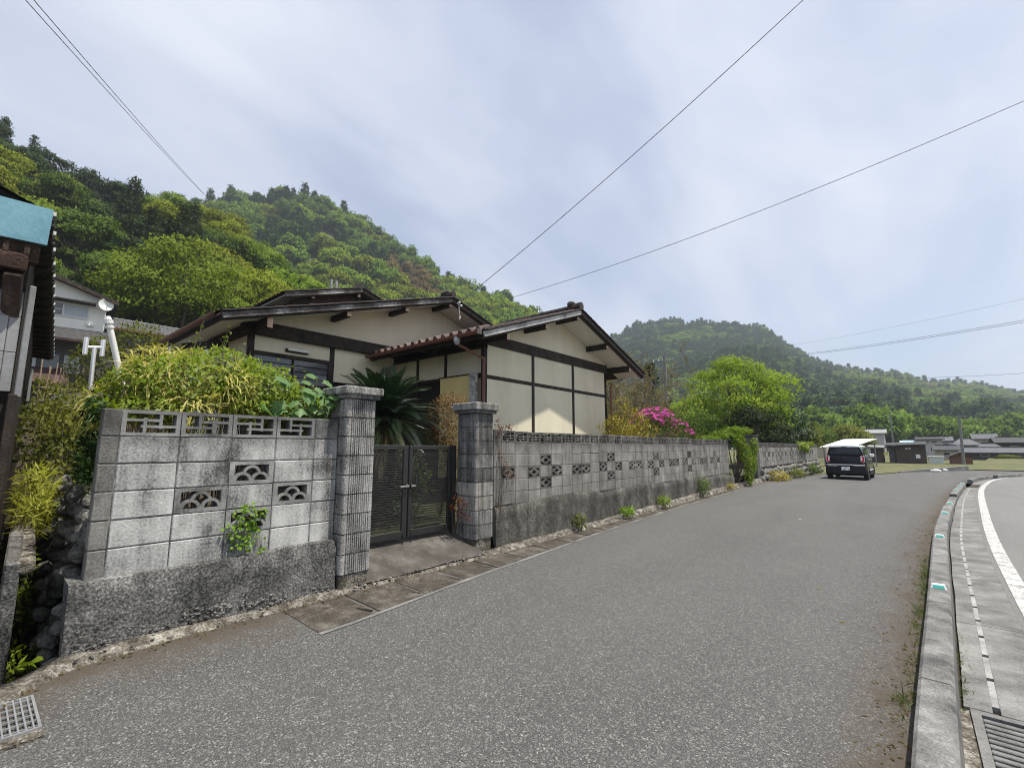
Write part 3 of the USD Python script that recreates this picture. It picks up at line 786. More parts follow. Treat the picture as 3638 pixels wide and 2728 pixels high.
rng = np.random.default_rng(21)
zr = [.64 + .2092 * i for i in range(7)]
yc = [.645, .757, 1.147, 1.536, 1.920, 2.297, 2.556]
wl = thing('block_wall', 'left pale grey block wall with wave-arc screen blocks beside the gate', 'wall', (WX, 1.6, .2))
screen = {(2, 2): 'a', (3, 3): 'a', (4, 2): 'a', (3, 1): 'a'}     # (column, row from the bottom)
for r in range(6):
    for c in range(6):
        y0, y1, z0, z1 = yc[c], yc[c + 1], zr[r], zr[r + 1]
        w, h = y1 - y0 - .008, z1 - z0 - .008
        if (c, r) in screen:
            obj('screen_block', place(seigaiha(w, h), y0 + .004, z0 + .004), MT['openwork'], wl)
        elif r == 5 and 1 <= c <= 4:
            obj('fret_block', place(weave(w, h, c % 2 == 0), y0 + .004, z0 + .004), MT['openwork'], wl)
        else:
            obj('block', face_block(y0, y1, z0, z1, rng=rng), MT['block_old' if c == 0 else 'block'], wl)
obj('mortar', mortar(yc, zr[:-1] + [zr[-1] - .006], None), MT['mortar'], wl)
def footing(y0, y1, ztop, zbot, x_top, x_bot, seed, step=.06, back=-4.78, amp=.022):
    """A rough cast footing: a face that leans out, with a worn lip, built as one displaced sheet."""
    ysf = np.arange(y0, y1 + 1e-6, step); ysf[-1] = y1
    rows = []
    for y in ysf:
        zt, zb = (f(y) if callable(f) else f for f in (ztop, zbot))
        n = lambda a, s=9.0: meshkit.fbm(np.array([y * s, a * 5.1, seed + .5]), 4, seed) - .5
        row = [[back, y, zt + .012], [x_top - .05, y, zt + .016 * n(0) + .006], [x_top - .012, y, zt + .03 * n(1) * (amp / .022) ** 1.5]]
        for k in range(1, 8):
            q = k / 7
            row.append([x_top + (x_bot - x_top) * q + amp * n(k + 1) + (.012 if k == 1 else 0), y, zt - .02 - (zt - zb) * q * .97 - .01 * n(k, 20)])
        row.append([x_bot + .01, y, zb - .15])
        rows.append(row)
    v, f = strip(rows)
    m = len(rows[0])
    e0 = [[0, i, i + 1] for i in range(1, m - 1)]; o = len(v) - m
    e1 = [[o, o + i + 1, o + i] for i in range(1, m - 1)]
    return v, np.vstack([f, e0, e1])


obj('footing', footing(.565, 2.545, lambda y: .645 + .02 * (y > 2), lambda y: .12, WX + .075, WX + .11, 3), MT['footing'], wl, 50)

# ---- right wall
rng = np.random.default_rng(22)
wr = thing('block_wall', 'long dark grey block wall with diamond screen blocks right of the gate', 'wall', (WX, 10.5, .3))
c0, cw = 5.165, .3175
yc2 = [4.999] + [c0 + cw * i for i in range(37)]
zr2 = [.755 + .1835 * i for i in range(5)] + [1.672]
zt2 = 1.865
dia = {}
for grp in range(0, 5):
    base = [(1, 2), (3, 2), (4, 3), (4, 1), (5, 2)] if grp == 0 else None
for c, r in ((1, 2), (4, 1), (4, 3), (3, 2), (5, 2), (7, 2), (8, 2), (10, 2), (11, 3), (11, 1), (12, 2), (14, 2), (15, 2), (17, 2), (18, 3), (18, 1), (19, 2), (21, 2), (22, 2), (24, 2), (25, 3), (25, 1), (26, 2), (28, 2), (29, 2), (31, 2), (32, 3), (32, 1), (33, 2)):
    dia[(c, r)] = 1
wob = lambda y: .006 * math.sin(y * 1.7) + .004 * math.sin(y * 4.1)
for c in range(len(yc2) - 1):
    y0, y1 = yc2[c], yc2[c + 1]
    for r in range(5):
        z0, z1 = zr2[r] + wob(y0), zr2[r + 1] + wob(y0)
        if (c, r) in dia:
            obj('screen_block', place(diamond(y1 - y0 - .006, z1 - z0 - .006), y0 + .003, z0 + .003), MT['openwork_old'], wr)
        else:
            obj('block', face_block(y0, y1, z0, z1, rng=rng, j=.003, c=.005), MT['block_old'], wr)
    if c == 0:
        obj('block', face_block(y0, y1, zr2[5], zt2, j=.003), MT['block_old'], wr)
    else:
        obj('fret_block', place(hash_block(y1 - y0 - .006, zt2 - zr2[5] - .02), y0 + .003, zr2[5] + .003 + wob(y0)), MT['openwork_old'], wr)
obj('mortar', mortar(yc2, zr2, None, jw=.009), MT['mortar'], wr)
obj('footing', footing(5.0, 16.95, lambda y: .77 + .03 * math.sin(y * 2.1) - .12 * max(0, (y - 14) / 3), lambda y: .2 + .06 * min(1, (y - 5) / 8), WX + .03, WX + .06, 8, .07, amp=.05), MT['footing_old'], wr, 50)

# ---- far wall on rough stones, with its dark gate post
zb = thing('gate_post', 'dark square block gate post at the near end of the far wall', 'gate post', (WX - .15, 20.5, .2))
for k in range(9):
    obj('block', box(WX - .36, WX + .02, 20.35, 20.75, .22 + .204 * k, .42 + .204 * k, .012), MT['footing'], zb)
obj('cap', box(WX - .39, WX + .05, 20.32, 20.78, 2.056, 2.10, .01), MT['footing'], zb)
wf = thing('block_wall', 'far grey block wall on a base of rough stones behind the car', 'wall', (WX, 29, .3))
rng = np.random.default_rng(23)
yc3 = [20.76 + .40 * i for i in range(41)]
zr3 = [.80 + .2 * i for i in range(5)]
far_dia = {(c, r) for c0 in (2, 9, 16, 23, 30) for c, r in ((c0, 2), (c0 + 1, 3), (c0 + 1, 1), (c0 + 2, 2), (c0 + 4, 2))}
for c in range(40):
    y0, y1 = yc3[c], yc3[c + 1]
    for r in range(4):
        if (c, r) in far_dia:
            obj('screen_block', place(diamond(y1 - y0 - .01, .19), y0 + .005, zr3[r] + .005), MT['openwork_old'], wf)
        else:
            obj('block', face_block(y0, y1, zr3[r], zr3[r + 1], rng=rng, j=.005), MT['block_old'], wf)
    obj('fret_block', place(hash_block(y1 - y0 - .01, .2), y0 + .005, 1.60), MT['openwork_old'], wf)
obj('mortar', mortar(yc3, zr3, None, jw=.009), MT['mortar'], wf)
st = []
for y in np.arange(20.8, 36.8, .34):
    for z, dx in ((.13, .20), (.36, .13), (.60, .06)):
        q = rng.uniform(-.07, .07)
        obj('stone', rock(rng, (WX + dx - .12, y + q, z + rng.uniform(-.04, .04)), (.17, rng.uniform(.15, .22), .15), 1, rough=.35), MT['pale_stone'], wf, 50)
obj('backing', box(WX - .3, WX - .05, 20.76, 36.8, -.1, .79), MT['footing'], wf)

# ---- gate pillars of fluted blocks
def fluted(x0, x1, y0, y1, n, seed):
    """Plan of a pillar course: round corners and flutes cut into the two visible faces."""
    rg = np.random.default_rng(seed)
    p = sbox(x0, y0, x1, y1).buffer(-.03, 3).buffer(.03, 3)
    cuts = []
    for k in range(n):
        t = (k + .5) / n
        w = rg.uniform(.0035, .008); d = rg.uniform(.006, .014)
        yy_ = y0 + .045 + (y1 - y0 - .09) * t; xx_ = x0 + .045 + (x1 - x0 - .09) * t
        cuts.append(sbox(x1 - d, yy_ - w, x1 + .01, yy_ + w)); cuts.append(sbox(xx_ - w, y0 - .01, xx_ + w, y0 + d * .7))
    return p.difference(unary_union(cuts)).buffer(0)


def pillar(label, x0, x1, y0, y1, zbase, zcourse, n, h, seed, cap_z, tones=lambda k: 'pillar'):
    t = thing('gate_pillar', label, 'gate pillar', ((x0 + x1) / 2, (y0 + y1) / 2, zbase - .1))
    obj('plinth', box(x0 - .005, x1 - .015, y0 + .01, y1 - .015, zbase - .2, zcourse - .003, .02), MT['mossy_edge'], t)
    for k in range(n):
        a = zcourse + h * k
        obj('block', ext(fluted(x0, x1, y0, y1, 11, seed + k % 3), h - .013, 'Z', a), MT[tones(k)], t)
    obj('core', box(x0 + .016, x1 - .018, y0 + .016, y1 - .016, zcourse - .02, zcourse + h * n), MT['mortar'], t)
    zt = zcourse + h * n
    cx = .058
    obj('cap_moulding', ext(sbox(x0 - .012, y0 - .012, x1 + .02, y1 + .02).buffer(.012, 2), .04, 'Z', zt), MT['pillar_dark'], t)
    v, f = box(x0 - cx, x1 + cx, y0 - cx, y1 + cx, zt + .041, cap_z, .012)
    obj('cap', (v, f), MT['pillar'], t)


pillar('taller-looking fluted grey gate pillar at the right end of the left wall', -4.85, -4.45, 2.56, 2.91, .25, .325, 9, .1995, 40, 2.245)
pillar('fluted grey gate pillar stained half dark at the left end of the long wall', -5.0, -4.6, 4.635, 4.995, .25, .35, 9, .193, 60, 2.235, lambda k: 'pillar_pale' if k in (2, 3) else ('pillar' if k < 2 or k == 5 else 'pillar_dark'))

# ---- gate
gx = -5.0


def leaf_gate(label, ya, yb, handle):
    z0, z1 = .465, 1.625
    t = thing('gate_leaf', label, 'gate', (gx, (ya + yb) / 2, z0), group=None)
    s = .055
    obj('stile', box(gx - .02, gx + .02, ya, ya + s, z0, z1, .004), MT['gate_metal'], t)
    obj('stile', box(gx - .02, gx + .02, yb - s - (.02 if handle == 'L' else 0), yb, z0, z1, .004), MT['gate_metal'], t)
    obj('top_rail', box(gx - .021, gx + .021, ya + s, yb - s, z1 - .055, z1 + .001, .004), MT['gate_metal'], t)
    obj('bottom_rail', box(gx - .021, gx + .021, ya + s, yb - s, z0 - .001, z0 + .085, .004), MT['gate_metal'], t)
    n = 33
    for k in range(n):
        z = z0 + .11 + (z1 - z0 - .19) * k / (n - 1)
        obj('slat', box(gx - .009, gx + .009, ya + s, yb - s, z - .0085, z + .0085), MT['gate_metal'], t)
    yh = yb - .03 if handle == 'L' else ya + .03
    zh = z0 + .64
    h = obj('latch', box(gx + .021, gx + .05, yh - .014, yh + .014, zh - .03, zh + .03, .004), MT['gate_metal'], t)
    obj('handle', beam((gx + .055, yh + (.03 if handle == 'L' else -.02), zh), (gx + .055, yh + (-.11 if handle == 'L' else .05), zh - .002), .016, .026, .004), MT['handle_metal'], h)
    if handle == 'R':
        obj('pull', beam((gx + .05, yh + .055, zh - .05), (gx + .05, yh + .055, zh + .14), .02, .02, .004), MT['gate_metal'], t)
    yb_ = yb - .06 if handle == 'L' else ya + .05
    obj('drop_bolt', tube([(gx + .03, yb_, z0 - .09), (gx + .03, yb_, z0 + .05)], .006, 6), MT['gate_metal'], t)


leaf_gate('left leaf of the black slatted metal gate, next to the taller pillar', 3.00, 3.765, 'L')
leaf_gate('right leaf of the black slatted metal gate with upright pull bar', 3.785, 4.52, 'R')
gp = thing('gate_frame_post', 'black metal post that the right gate leaf hangs on', 'post', (gx, 4.57, .45))
obj('post', box(gx - .035, gx + .035, 4.535, 4.60, .42, 1.63, .004), MT['gate_metal'], gp)
obj('hinge', cat([tube([(gx + .03, 4.528, z), (gx + .03, 4.528, z + .09)], .012, 6) for z in (.62, 1.45)]), MT['gate_metal'], gp)
gq = thing('gate_frame_post', 'black metal post that the left gate leaf hangs on', 'post', (gx, 2.96, .45))
obj('post', box(gx - .035, gx + .035, 2.925, 2.99, .40, 1.63, .004), MT['gate_metal'], gq)

# sloping apron in front of the gate
rows = []
for x in np.linspace(-4.44, -6.2, 9):
    t = np.clip((-4.44 - x) / .62, 0, 1)
    yy_ = np.linspace(2.78 + .10 * t, 4.72 - .05 * (1 - t), 9)
    z = .19 + (.43 - .19) * t + .006 * np.sin(yy_ * 5)
    rows.append(np.stack([np.full(9, x), yy_, np.full(9, 1.0) * z], 1))
v, f = strip(rows)
struct('gate_apron', (v, f), MT['apron'], True)
# ------------------------------------------------------------------ the house behind the walls
def slope_roof(x0, x1, ye, ze, yr, zr_, th=.09, n=16, amp=.022, pitch=.27):
    """One pitch of a tiled roof: ribs run down the slope; eave at (ye, ze), ridge at (yr, zr_)."""
    xs = np.linspace(x0, x1, max(8, int(abs(x1 - x0) / pitch * 8)))
    ts = np.linspace(0, 1, n)
    rows = []
    for x in xs:
        w = amp * max(-.35, math.sin((x - x1) / pitch * 2 * math.pi))
        row = []
        for i, t in enumerate(ts):
            row.append([x, ye + (yr - ye) * t, ze + (zr_ - ze) * t + w])
        rows.append(row)
    v, f = strip(rows)
    if yr > ye:
        f = f[:, ::-1] if x1 < x0 else f
    return v, f


def ridge_tiles(t, x0, x1, y, z, r=.085):
    n = max(2, int(abs(x1 - x0) / .28))
    for k in range(n):
        a = x0 + (x1 - x0) * k / n; b = x0 + (x1 - x0) * (k + .94) / n
        obj('ridge_tile', tube([(a, y, z), (b, y, z)], r, 8), MT['verge_tile'], t)


def verge(t, x, yl, zl, ya, za, yr, zr_, tile=.245, fascia=('worn_fascia', 'dark_wood')):
    """Gable edge: barge boards below a row of stepped verge tiles."""
    for s, (y0, z0) in enumerate(((yl, zl), (yr, zr_))):
        obj('barge_board', beam((x - .018, y0, z0 - .085), (x - .018, ya, za - .085), .036, .115, .004), MT[fascia[s]], t)
        obj('under_board', beam((x - .075, y0, z0 - .155), (x - .075, ya, za - .155), .06, .06, .004), MT['dark_wood'], t)
        L = math.hypot(ya - y0, za - z0); n = int(L / tile)
        d = np.array([0, ya - y0, za - z0]) / L
        for k in range(n):
            p = np.array([x - .03, y0, z0]) + d * (k * L / n - .02) + [0, 0, .012]
            q = p + d * (L / n + .03) + [0, 0, -.010]
            obj('verge_tile', beam(p, q, .13, .034, .008), MT['verge_tile'], t)


hs = thing('house', 'low cream house with dark timber frame and brown tiled gable roofs behind the walls', 'house', (-9, 8, .5))
P = lambda n, m, k, **kw: obj(n, m, MT[k], hs, **kw)
GX, VX = -7.2, -6.4
yw0, yw1 = 7.5, 13.12
# right wing: gable wall
EAVE = dict(yl=6.65, zl=3.985, ya=10.42, za=5.30, yr=14.24, zr=4.02)
und = lambda y: (EAVE['zl'] + (y - EAVE['yl']) / (EAVE['ya'] - EAVE['yl']) * (EAVE['za'] - EAVE['zl']) if y < EAVE['ya'] else EAVE['zr'] + (EAVE['yr'] - y) / (EAVE['yr'] - EAVE['ya']) * (EAVE['za'] - EAVE['zr'])) - .14
posts = [7.53, 9.31, 11.19, 13.08]
for i in range(3):
    for j, (a, b) in enumerate(((.7, 3.165), (3.255, 3.955))):
        P('plaster_panel', box(GX - .06, GX - .015, posts[i] + .055, posts[i + 1] - .055, a, b), 'plaster')
tri = Polygon([(yw0, 4.205), (yw1, 4.205), (yw1, und(yw1)), (EAVE['ya'], und(EAVE['ya'])), (yw0, und(yw0))])
P('gable_panel', ext(tri, .045, 'X', GX - .06), 'plaster')
for i, y in enumerate(posts):
    P('post', box(GX - .1, GX, y - .055, y + .055, .55, 3.96, .006), 'dark_wood')
P('mid_rail', box(GX - .09, GX - .004, yw0, yw1, 3.165, 3.255, .005), 'dark_wood')
P('tie_beam', box(GX - .1, GX + .03, yw0 - .03, yw1 + .03, 3.955, 4.21, .008), 'dark_wood')
P('sill', box(GX - .1, GX + .01, yw0, yw1, .55, .70), 'dark_wood')
for y, z, h in ((7.53, 4.06, .21), (8.98, 4.56, .15), (10.42, und(10.42) - .06, .16), (12.0, 4.56, .15), (13.43, 4.08, .20)):
    b = P('purlin', beam((GX - .3, y, z), (VX - .115, y, z), .10, h, .005), 'dark_wood')
    obj('end_cap', box(VX - .114, VX - .108, y - .046, y + .046, z - h / 2 + .004, z + h / 2 - .004), MT['beam_end'], b)
# soffits (pale boards) and roof of the wing
for (y0, z0) in ((EAVE['yl'] + .06, EAVE['zl']), (EAVE['yr'] - .06, EAVE['zr'])):
    p = [(VX - .10, y0, z0 - .125), (VX - .10, EAVE['ya'], EAVE['za'] - .125), (GX - .1, EAVE['ya'], EAVE['za'] - .125), (GX - .1, y0, z0 - .125)]
    n = 1 if y0 < EAVE['ya'] else -1
    v = np.array(p + [(a, b, c + .02) for a, b, c in p])
    for k, (a, b) in enumerate(((0, .5), (.5, 1))):
        q = [np.array(p[0]) * (1 - a) + np.array(p[1]) * a, np.array(p[0]) * (1 - b + .004) + np.array(p[1]) * (b - .004)]
        q2 = [np.array(p[3]) * (1 - a) + np.array(p[2]) * a, np.array(p[3]) * (1 - b + .004) + np.array(p[2]) * (b - .004)]
        vv = np.array([q[0], q[1], q2[1], q2[0]]); vv = np.vstack([vv, vv + [0, 0, .02]])
        P('soffit_board', (vv, _BF), 'soffit')
XB = -10.62
P('roof_slope', slope_roof(XB - 3, VX, EAVE['yl'] - .02, EAVE['zl'] + .035, EAVE['ya'], EAVE['za'] + .03), 'roof_tile', smooth=True)
v, f = slope_roof(XB - 3, VX, EAVE['yr'] + .02, EAVE['zr'] + .035, EAVE['ya'], EAVE['za'] + .03)
P('roof_slope', (v, f), 'roof_tile', smooth=True)
for (y0, z0) in ((EAVE['yl'], EAVE['zl']), (EAVE['yr'], EAVE['zr'])):
    vv = np.array([(VX - .03, y0, z0 - .03), (VX - .03, EAVE['ya'], EAVE['za'] - .03), (XB - 3, EAVE['ya'], EAVE['za'] - .03), (XB - 3, y0, z0 - .03)])
    P('roof_deck', (np.vstack([vv - [0, 0, .05], vv]), _BF), 'dark_wood')
verge(hs, VX, EAVE['yl'], EAVE['zl'], EAVE['ya'], EAVE['za'], EAVE['yr'], EAVE['zr'], fascia=('pale_fascia', 'dark_wood'))
ridge_tiles(hs, XB + 1.5, VX - .1, EAVE['ya'], EAVE['za'] + .085)
P('ridge_end_tile', cat([tube([(VX - .14, EAVE['ya'], EAVE['za'] + .09), (VX + .01, EAVE['ya'], EAVE['za'] + .09)], .11, 10), box(VX - .42, VX - .22, EAVE['ya'] - .1, EAVE['ya'] + .1, EAVE['za'] + .12, EAVE['za'] + .27, .04)]), 'verge_tile')
# eave tiles of the wing above its gutter
k = 0
x = VX - .12
while x > -10.5:
    d = np.array([0, .943, .333])
    p = np.array([x, EAVE['yl'] - .065, EAVE['zl'] + .012])
    P('eave_tile', tube([p, p + d * .16, p + d * .34], [.075, .072, .066], 8), 'eave_tile')
    P('eave_pan', beam(p + [-.13, .0, -.015], p + [-.13, .32, .10], .17, .03, .008), 'eave_tile')
    x -= .27
# gutter and downpipes
ang = np.linspace(math.pi, 2 * math.pi, 9)
prof = [(.062 * math.cos(a), .062 * math.sin(a)) for a in ang]
rows = [[[x, EAVE['yl'] - .115 + p, EAVE['zl'] - .035 + q] for p, q in prof] for x in (VX - .04, XB + .1)]
v, f = strip(rows); P('gutter', (np.vstack([v, v + [0, 0, .004]]), np.vstack([f, f[:, ::-1] + len(v)])), 'gutter_brown', smooth=True)
P('gutter_end', box(VX - .042, VX - .03, EAVE['yl'] - .18, EAVE['yl'] - .05, EAVE['zl'] - .10, EAVE['zl'] + .02), 'worn_fascia')
P('fascia', box(XB + .1, VX - .05, EAVE['yl'] + .005, EAVE['yl'] + .035, EAVE['zl'] - .15, EAVE['zl'] - .02), 'dark_wood')
P('outlet', tube([(-7.1, 6.54, 3.92), (-7.1, 6.54, 3.83), (-7.1, 6.55, 3.76)], [.075, .07, .035], 8), 'galvanised')
P('downpipe', tube([(-7.1, 6.55, 3.80), (-7.1, 6.58, 3.765), (-7.1, 7.36, 3.58)], .032, 8), 'pipe_brown')
P('downpipe', tube([(-7.1, 7.36, 3.60), (-7.1, 7.36, .6)], .036, 8), 'gutter_brown')
P('downpipe', tube([(-7.08, 13.26, 3.62), (-7.1, 13.22, 3.5), (-7.1, 13.22, .6)], .034, 8), 'pipe_brown')
P('downpipe', tube([(-7.05, 13.95, 3.86), (-7.06, 13.9, 3.80), (-7.08, 13.27, 3.64)], .03, 8), 'grey_sheet')
rows = [[[x, EAVE['yr'] + .11 + p, EAVE['zr'] - .035 + q] for p, q in prof] for x in (VX - .04, XB + .1)]
v, f = strip(rows); P('gutter', (np.vstack([v, v + [0, 0, .004]]), np.vstack([f, f[:, ::-1] + len(v)])), 'gutter_brown', smooth=True)
# side wall of the wing facing the gate
for a, b in ((-7.25, -8.5), (-8.6, -9.6), (-9.7, -10.6)):
    P('plaster_panel', box(b, a, yw0 + .015, yw0 + .06, 3.30, 3.87), 'plaster')
    P('post', box(b - .10, b, yw0, yw0 + .1, .55, 3.9, .005), 'dark_wood')
P('rail', box(-10.6, -7.25, yw0 - .01, yw0 + .09, 3.22, 3.30, .004), 'dark_wood')
P('wall_plate', box(-10.6, -7.2, yw0 - .01, yw0 + .1, 3.87, 3.95, .004), 'dark_wood')
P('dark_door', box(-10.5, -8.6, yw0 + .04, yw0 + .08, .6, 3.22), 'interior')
P('cream_board', box(-8.50, -7.47, 7.30, 7.33, .9, 3.24), 'cream_panel')
P('board_edge', box(-8.54, -7.44, 7.29, 7.335, 3.24, 3.27), 'dark_wood')
P('weathered_post', box(-7.42, -7.28, 7.22, 7.36, .55, 3.27, .01), 'grey_timber')
P('inner_wall', box(-11.0, -7.3, yw0 + .1, 13.0, .55, 3.9), 'plaster')
P('side_wall', box(-10.6, -7.2, yw1 - .04, yw1, .55, 3.95), 'plaster')

# ---- main block
MX, MV = -10.62, -9.74
ME = dict(yl=2.92, zl=4.19, ya=8.80, za=5.95, yr=14.7, zr=4.18)
undm = lambda y: ME['zl'] + (y - ME['yl']) / (ME['ya'] - ME['yl']) * (ME['za'] - ME['zl']) - .15 if y < ME['ya'] else ME['zr'] + (ME['yr'] - y) / (ME['yr'] - ME['ya']) * (ME['za'] - ME['zr']) - .15
P('gable_panel', ext(Polygon([(3.75, 4.33), (13.6, 4.33), (13.6, undm(13.6)), (8.8, undm(8.8)), (3.75, undm(3.75))]), .05, 'X', MX - .06), 'plaster')
P('plaster_panel', box(MX - .06, MX - .01, 3.82, 5.57, 3.70, 4.03), 'plaster')
P('plaster_panel', box(MX - .06, MX - .01, 5.70, 7.45, 3.2, 4.03), 'plaster')
P('plaster_panel', box(MX - .06, MX - .01, 5.70, 7.45, .6, 2.7), 'plaster')
for y in (3.78, 5.635, 7.5):
    P('post', box(MX - .1, MX + .005, y - .06, y + .06, .55, 4.05, .006), 'dark_wood')
P('tie_beam', beam((MX + .02, 3.55, 4.18), (MX + .02, 13.5, 4.18), .17, .30, .01), 'dark_wood')
P('rail', box(MX - .09, MX, 5.6, 7.5, 2.7, 2.8), 'dark_wood')
wn = P('window', cat([box(MX - .08, MX + .01, 3.82, 5.58, 3.615, 3.69, .004), box(MX - .08, MX + .012, 3.82, 5.58, 2.93, 3.06, .004), box(MX - .06, MX + .004, 4.685, 4.715, 3.06, 3.615),
                      box(MX - .06, MX + .003, 3.82, 3.85, 3.06, 3.615), box(MX - .06, MX + .003, 5.55, 5.58, 3.06, 3.615)]), 'dark_wood')
for a, b in ((3.85, 4.685), (4.715, 5.55)):
    obj('pane', box(MX - .045, MX - .039, a, b, 3.06, 3.615), MT['pane_glass'], wn)
for z in (3.20, 3.34, 3.48):
    obj('glazing_bar', box(MX - .035, MX - .015, 3.85, 5.55, z - .007, z + .007), MT['dark_wood'], wn)
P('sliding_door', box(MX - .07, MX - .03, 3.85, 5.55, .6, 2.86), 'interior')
P('door_head', box(MX - .06, MX - .005, 3.82, 5.58, 2.86, 2.93), 'plaster')
lm = P('lamp', box(MX - .01, MX + .05, 4.50, 5.02, 3.76, 3.84, .01), 'black_plastic')
obj('lamp_shade', box(MX + .02, MX + .10, 4.53, 5.03, 3.785, 3.845, .015), MT['white_plastic'], lm)
for y, z, h in ((3.83, 4.17, .23), (5.60, 4.75, .13), (7.27, 5.25, .12), (8.80, undm(8.8) - .05, .14), (10.6, 5.12, .13)):
    b = P('purlin', beam((MX - .3, y, z), (MV - .115, y, z), .12, h, .005), 'dark_wood')
    obj('end_cap', box(MV - .114, MV - .107, y - .055, y + .055, z - h / 2 + .004, z + h / 2 - .004), MT['beam_end'], b)
for (y0, z0) in ((ME['yl'] + .04, ME['zl']), (ME['yr'] - .04, ME['zr'])):
    vv = np.array([(MV - .10, y0, z0 - .13), (MV - .10, ME['ya'], ME['za'] - .13), (-13.3, ME['ya'], ME['za'] - .13), (-13.3, y0, z0 - .13)])
    P('soffit_board', (np.vstack([vv, vv + [0, 0, .02]]), _BF), 'soffit')
    vv = vv * [1, 1, 1] + [0, 0, .06]; vv[:2, 0] = MV - .03
    P('roof_deck', (np.vstack([vv, vv + [0, 0, .05]]), _BF), 'dark_wood')
P('roof_slope', slope_roof(-13.4, MV, ME['yl'] - .04, ME['zl'] + .03, ME['ya'], ME['za'] + .03), 'roof_tile', smooth=True)
P('roof_slope', slope_roof(-13.4, MV, ME['yr'] + .04, ME['zr'] + .03, ME['ya'], ME['za'] + .03), 'roof_tile', smooth=True)
verge(hs, MV, ME['yl'], ME['zl'], ME['ya'], ME['za'], ME['yr'], ME['zr'])
ridge_tiles(hs, -12.9, MV - .1, ME['ya'], ME['za'] + .09)
P('ridge_end_tile', cat([tube([(MV - .14, ME['ya'], ME['za'] + .09), (MV + .01, ME['ya'], ME['za'] + .09)], .10, 10), box(MV - .5, MV - .16, ME['ya'] - .1, ME['ya'] + .1, ME['za'] + .10, ME['za'] + .25, .05)]), 'verge_tile')
rows = [[[x, ME['yl'] - .10 + p * 1.1, ME['zl'] - .04 + q * 1.1] for p, q in prof] for x in (MV - .02, -13.5)]
v, f = strip(rows); P('gutter', (np.vstack([v, v + [0, 0, .004]]), np.vstack([f, f[:, ::-1] + len(v)])), 'gutter_brown', smooth=True)
P('fascia', box(-13.4, MV - .05, ME['yl'] + .0, ME['yl'] + .03, ME['zl'] - .17, ME['zl'] - .01), 'dark_wood')
P('purlin', beam((-13.2, 3.72, 4.14), (MX - .05, 3.72, 4.14), .12, .22), 'dark_wood')
P('side_wall', box(-13.3, MX - .06, 3.74, 3.80, .55, 4.1), 'plaster')
P('post', box(-12.0, -11.9, 3.72, 3.81, .55, 4.05), 'dark_wood')
P('inner_wall', box(-13.3, MX - .1, 3.85, 13.5, .55, 4.3), 'interior')
# wire bracket at the gable peak
P('wire_bracket', cat([tube([(MV + .0, 8.95, 5.80), (MV + .06, 8.98, 5.78)], .015, 6), xf((np.array(_ICO[1].vertices), np.array(_ICO[1].faces)), (MV + .07, 8.98, 5.82), s=.035), xf((np.array(_ICO[1].vertices), np.array(_ICO[1].faces)), (MV + .07, 9.05, 5.74), s=.035),
                      tube([(MV + .04, 8.98, 5.78), (MV + .05, 9.0, 5.5), (MV + .03, 9.03, 5.33), (MV, 9.1, 5.45)], .008, 5)]), 'white_plastic')
# raised roof behind
UX = -13.0
UE = dict(yl=5.42, zl=5.97, ya=7.82, za=6.72, yr=10.3, zr=5.97)
for (y0, z0) in ((UE['yl'], UE['zl']), (UE['yr'], UE['zr'])):
    vv = np.array([(UX - .04, y0, z0 - .12), (UX - .04, UE['ya'], UE['za'] - .12), (-17.5, UE['ya'], UE['za'] - .12), (-17.5, y0, z0 - .12)])
    P('soffit_board', (np.vstack([vv, vv + [0, 0, .05]]), _BF), 'grey_tile')
P('roof_slope', slope_roof(-17.5, UX, UE['yl'] - .03, UE['zl'] + .03, UE['ya'], UE['za'] + .03), 'roof_tile', smooth=True)
P('roof_slope', slope_roof(-17.5, UX, UE['yr'] + .03, UE['zr'] + .03, UE['ya'], UE['za'] + .03), 'roof_tile', smooth=True)
verge(hs, UX, UE['yl'], UE['zl'], UE['ya'], UE['za'], UE['yr'], UE['zr'])
ridge_tiles(hs, -17.4, UX - .1, UE['ya'], UE['za'] + .085)
P('upper_wall', ext(Polygon([(6.0, 4.6), (9.7, 4.6), (9.7, 6.0), (7.82, 6.55), (6.0, 6.0)]), 4.0, 'X', -17.3), 'old_timber')
for y, z in ((6.25, 6.06), (7.75, 6.47)):
    b = P('purlin', beam((-13.9, y, z), (UX - .1, y, z), .10, .13), 'dark_wood')
    obj('end_cap', box(UX - .099, UX - .092, y - .045, y + .045, z - .06, z + .06), MT['beam_end'], b)
rear = box(-17.2, -13.4, 4.2, 13.6, .5, 4.4)
P('rear_wall', rear, 'plaster')
# ------------------------------------------------------------------ old building at the left edge of the view
ob = thing('old_building', 'dark old timber building with rusty blue sheet front at the left edge', 'building', (-5.3, -1.2, 0))
B = lambda n, m, k, **kw: obj(n, m, MT[k], ob, **kw)
fy = .265
v = np.array([[-5.02, -3.2, 3.02], [-4.985, -3.2, 3.02], [-4.985, fy - .015, 3.165], [-5.02, fy - .015, 3.165], [-5.02, -3.2, 3.42], [-4.985, -3.2, 3.42], [-4.985, fy - .005, 3.46], [-5.02, fy - .005, 3.46]])
B('blue_front_sheet', (v, _BF), 'blue_sheet')
B('front_frame', box(-5.16, -5.03, -3.2, .22, 3.02, 3.40), 'old_timber')
for y in (-.10, .04, .15):
    B('rafter_end', box(-5.4, -5.0, y - .015, y + .015, 3.06, 3.14), 'old_timber')
B('front_beam', box(-5.16, -5.0, -3.0, .165, 2.93, 3.06, .01), 'red_timber')
B('bracket', beam((-5.06, .10, 2.92), (-5.22, .12, 2.62), .10, .13, .01), 'old_timber')
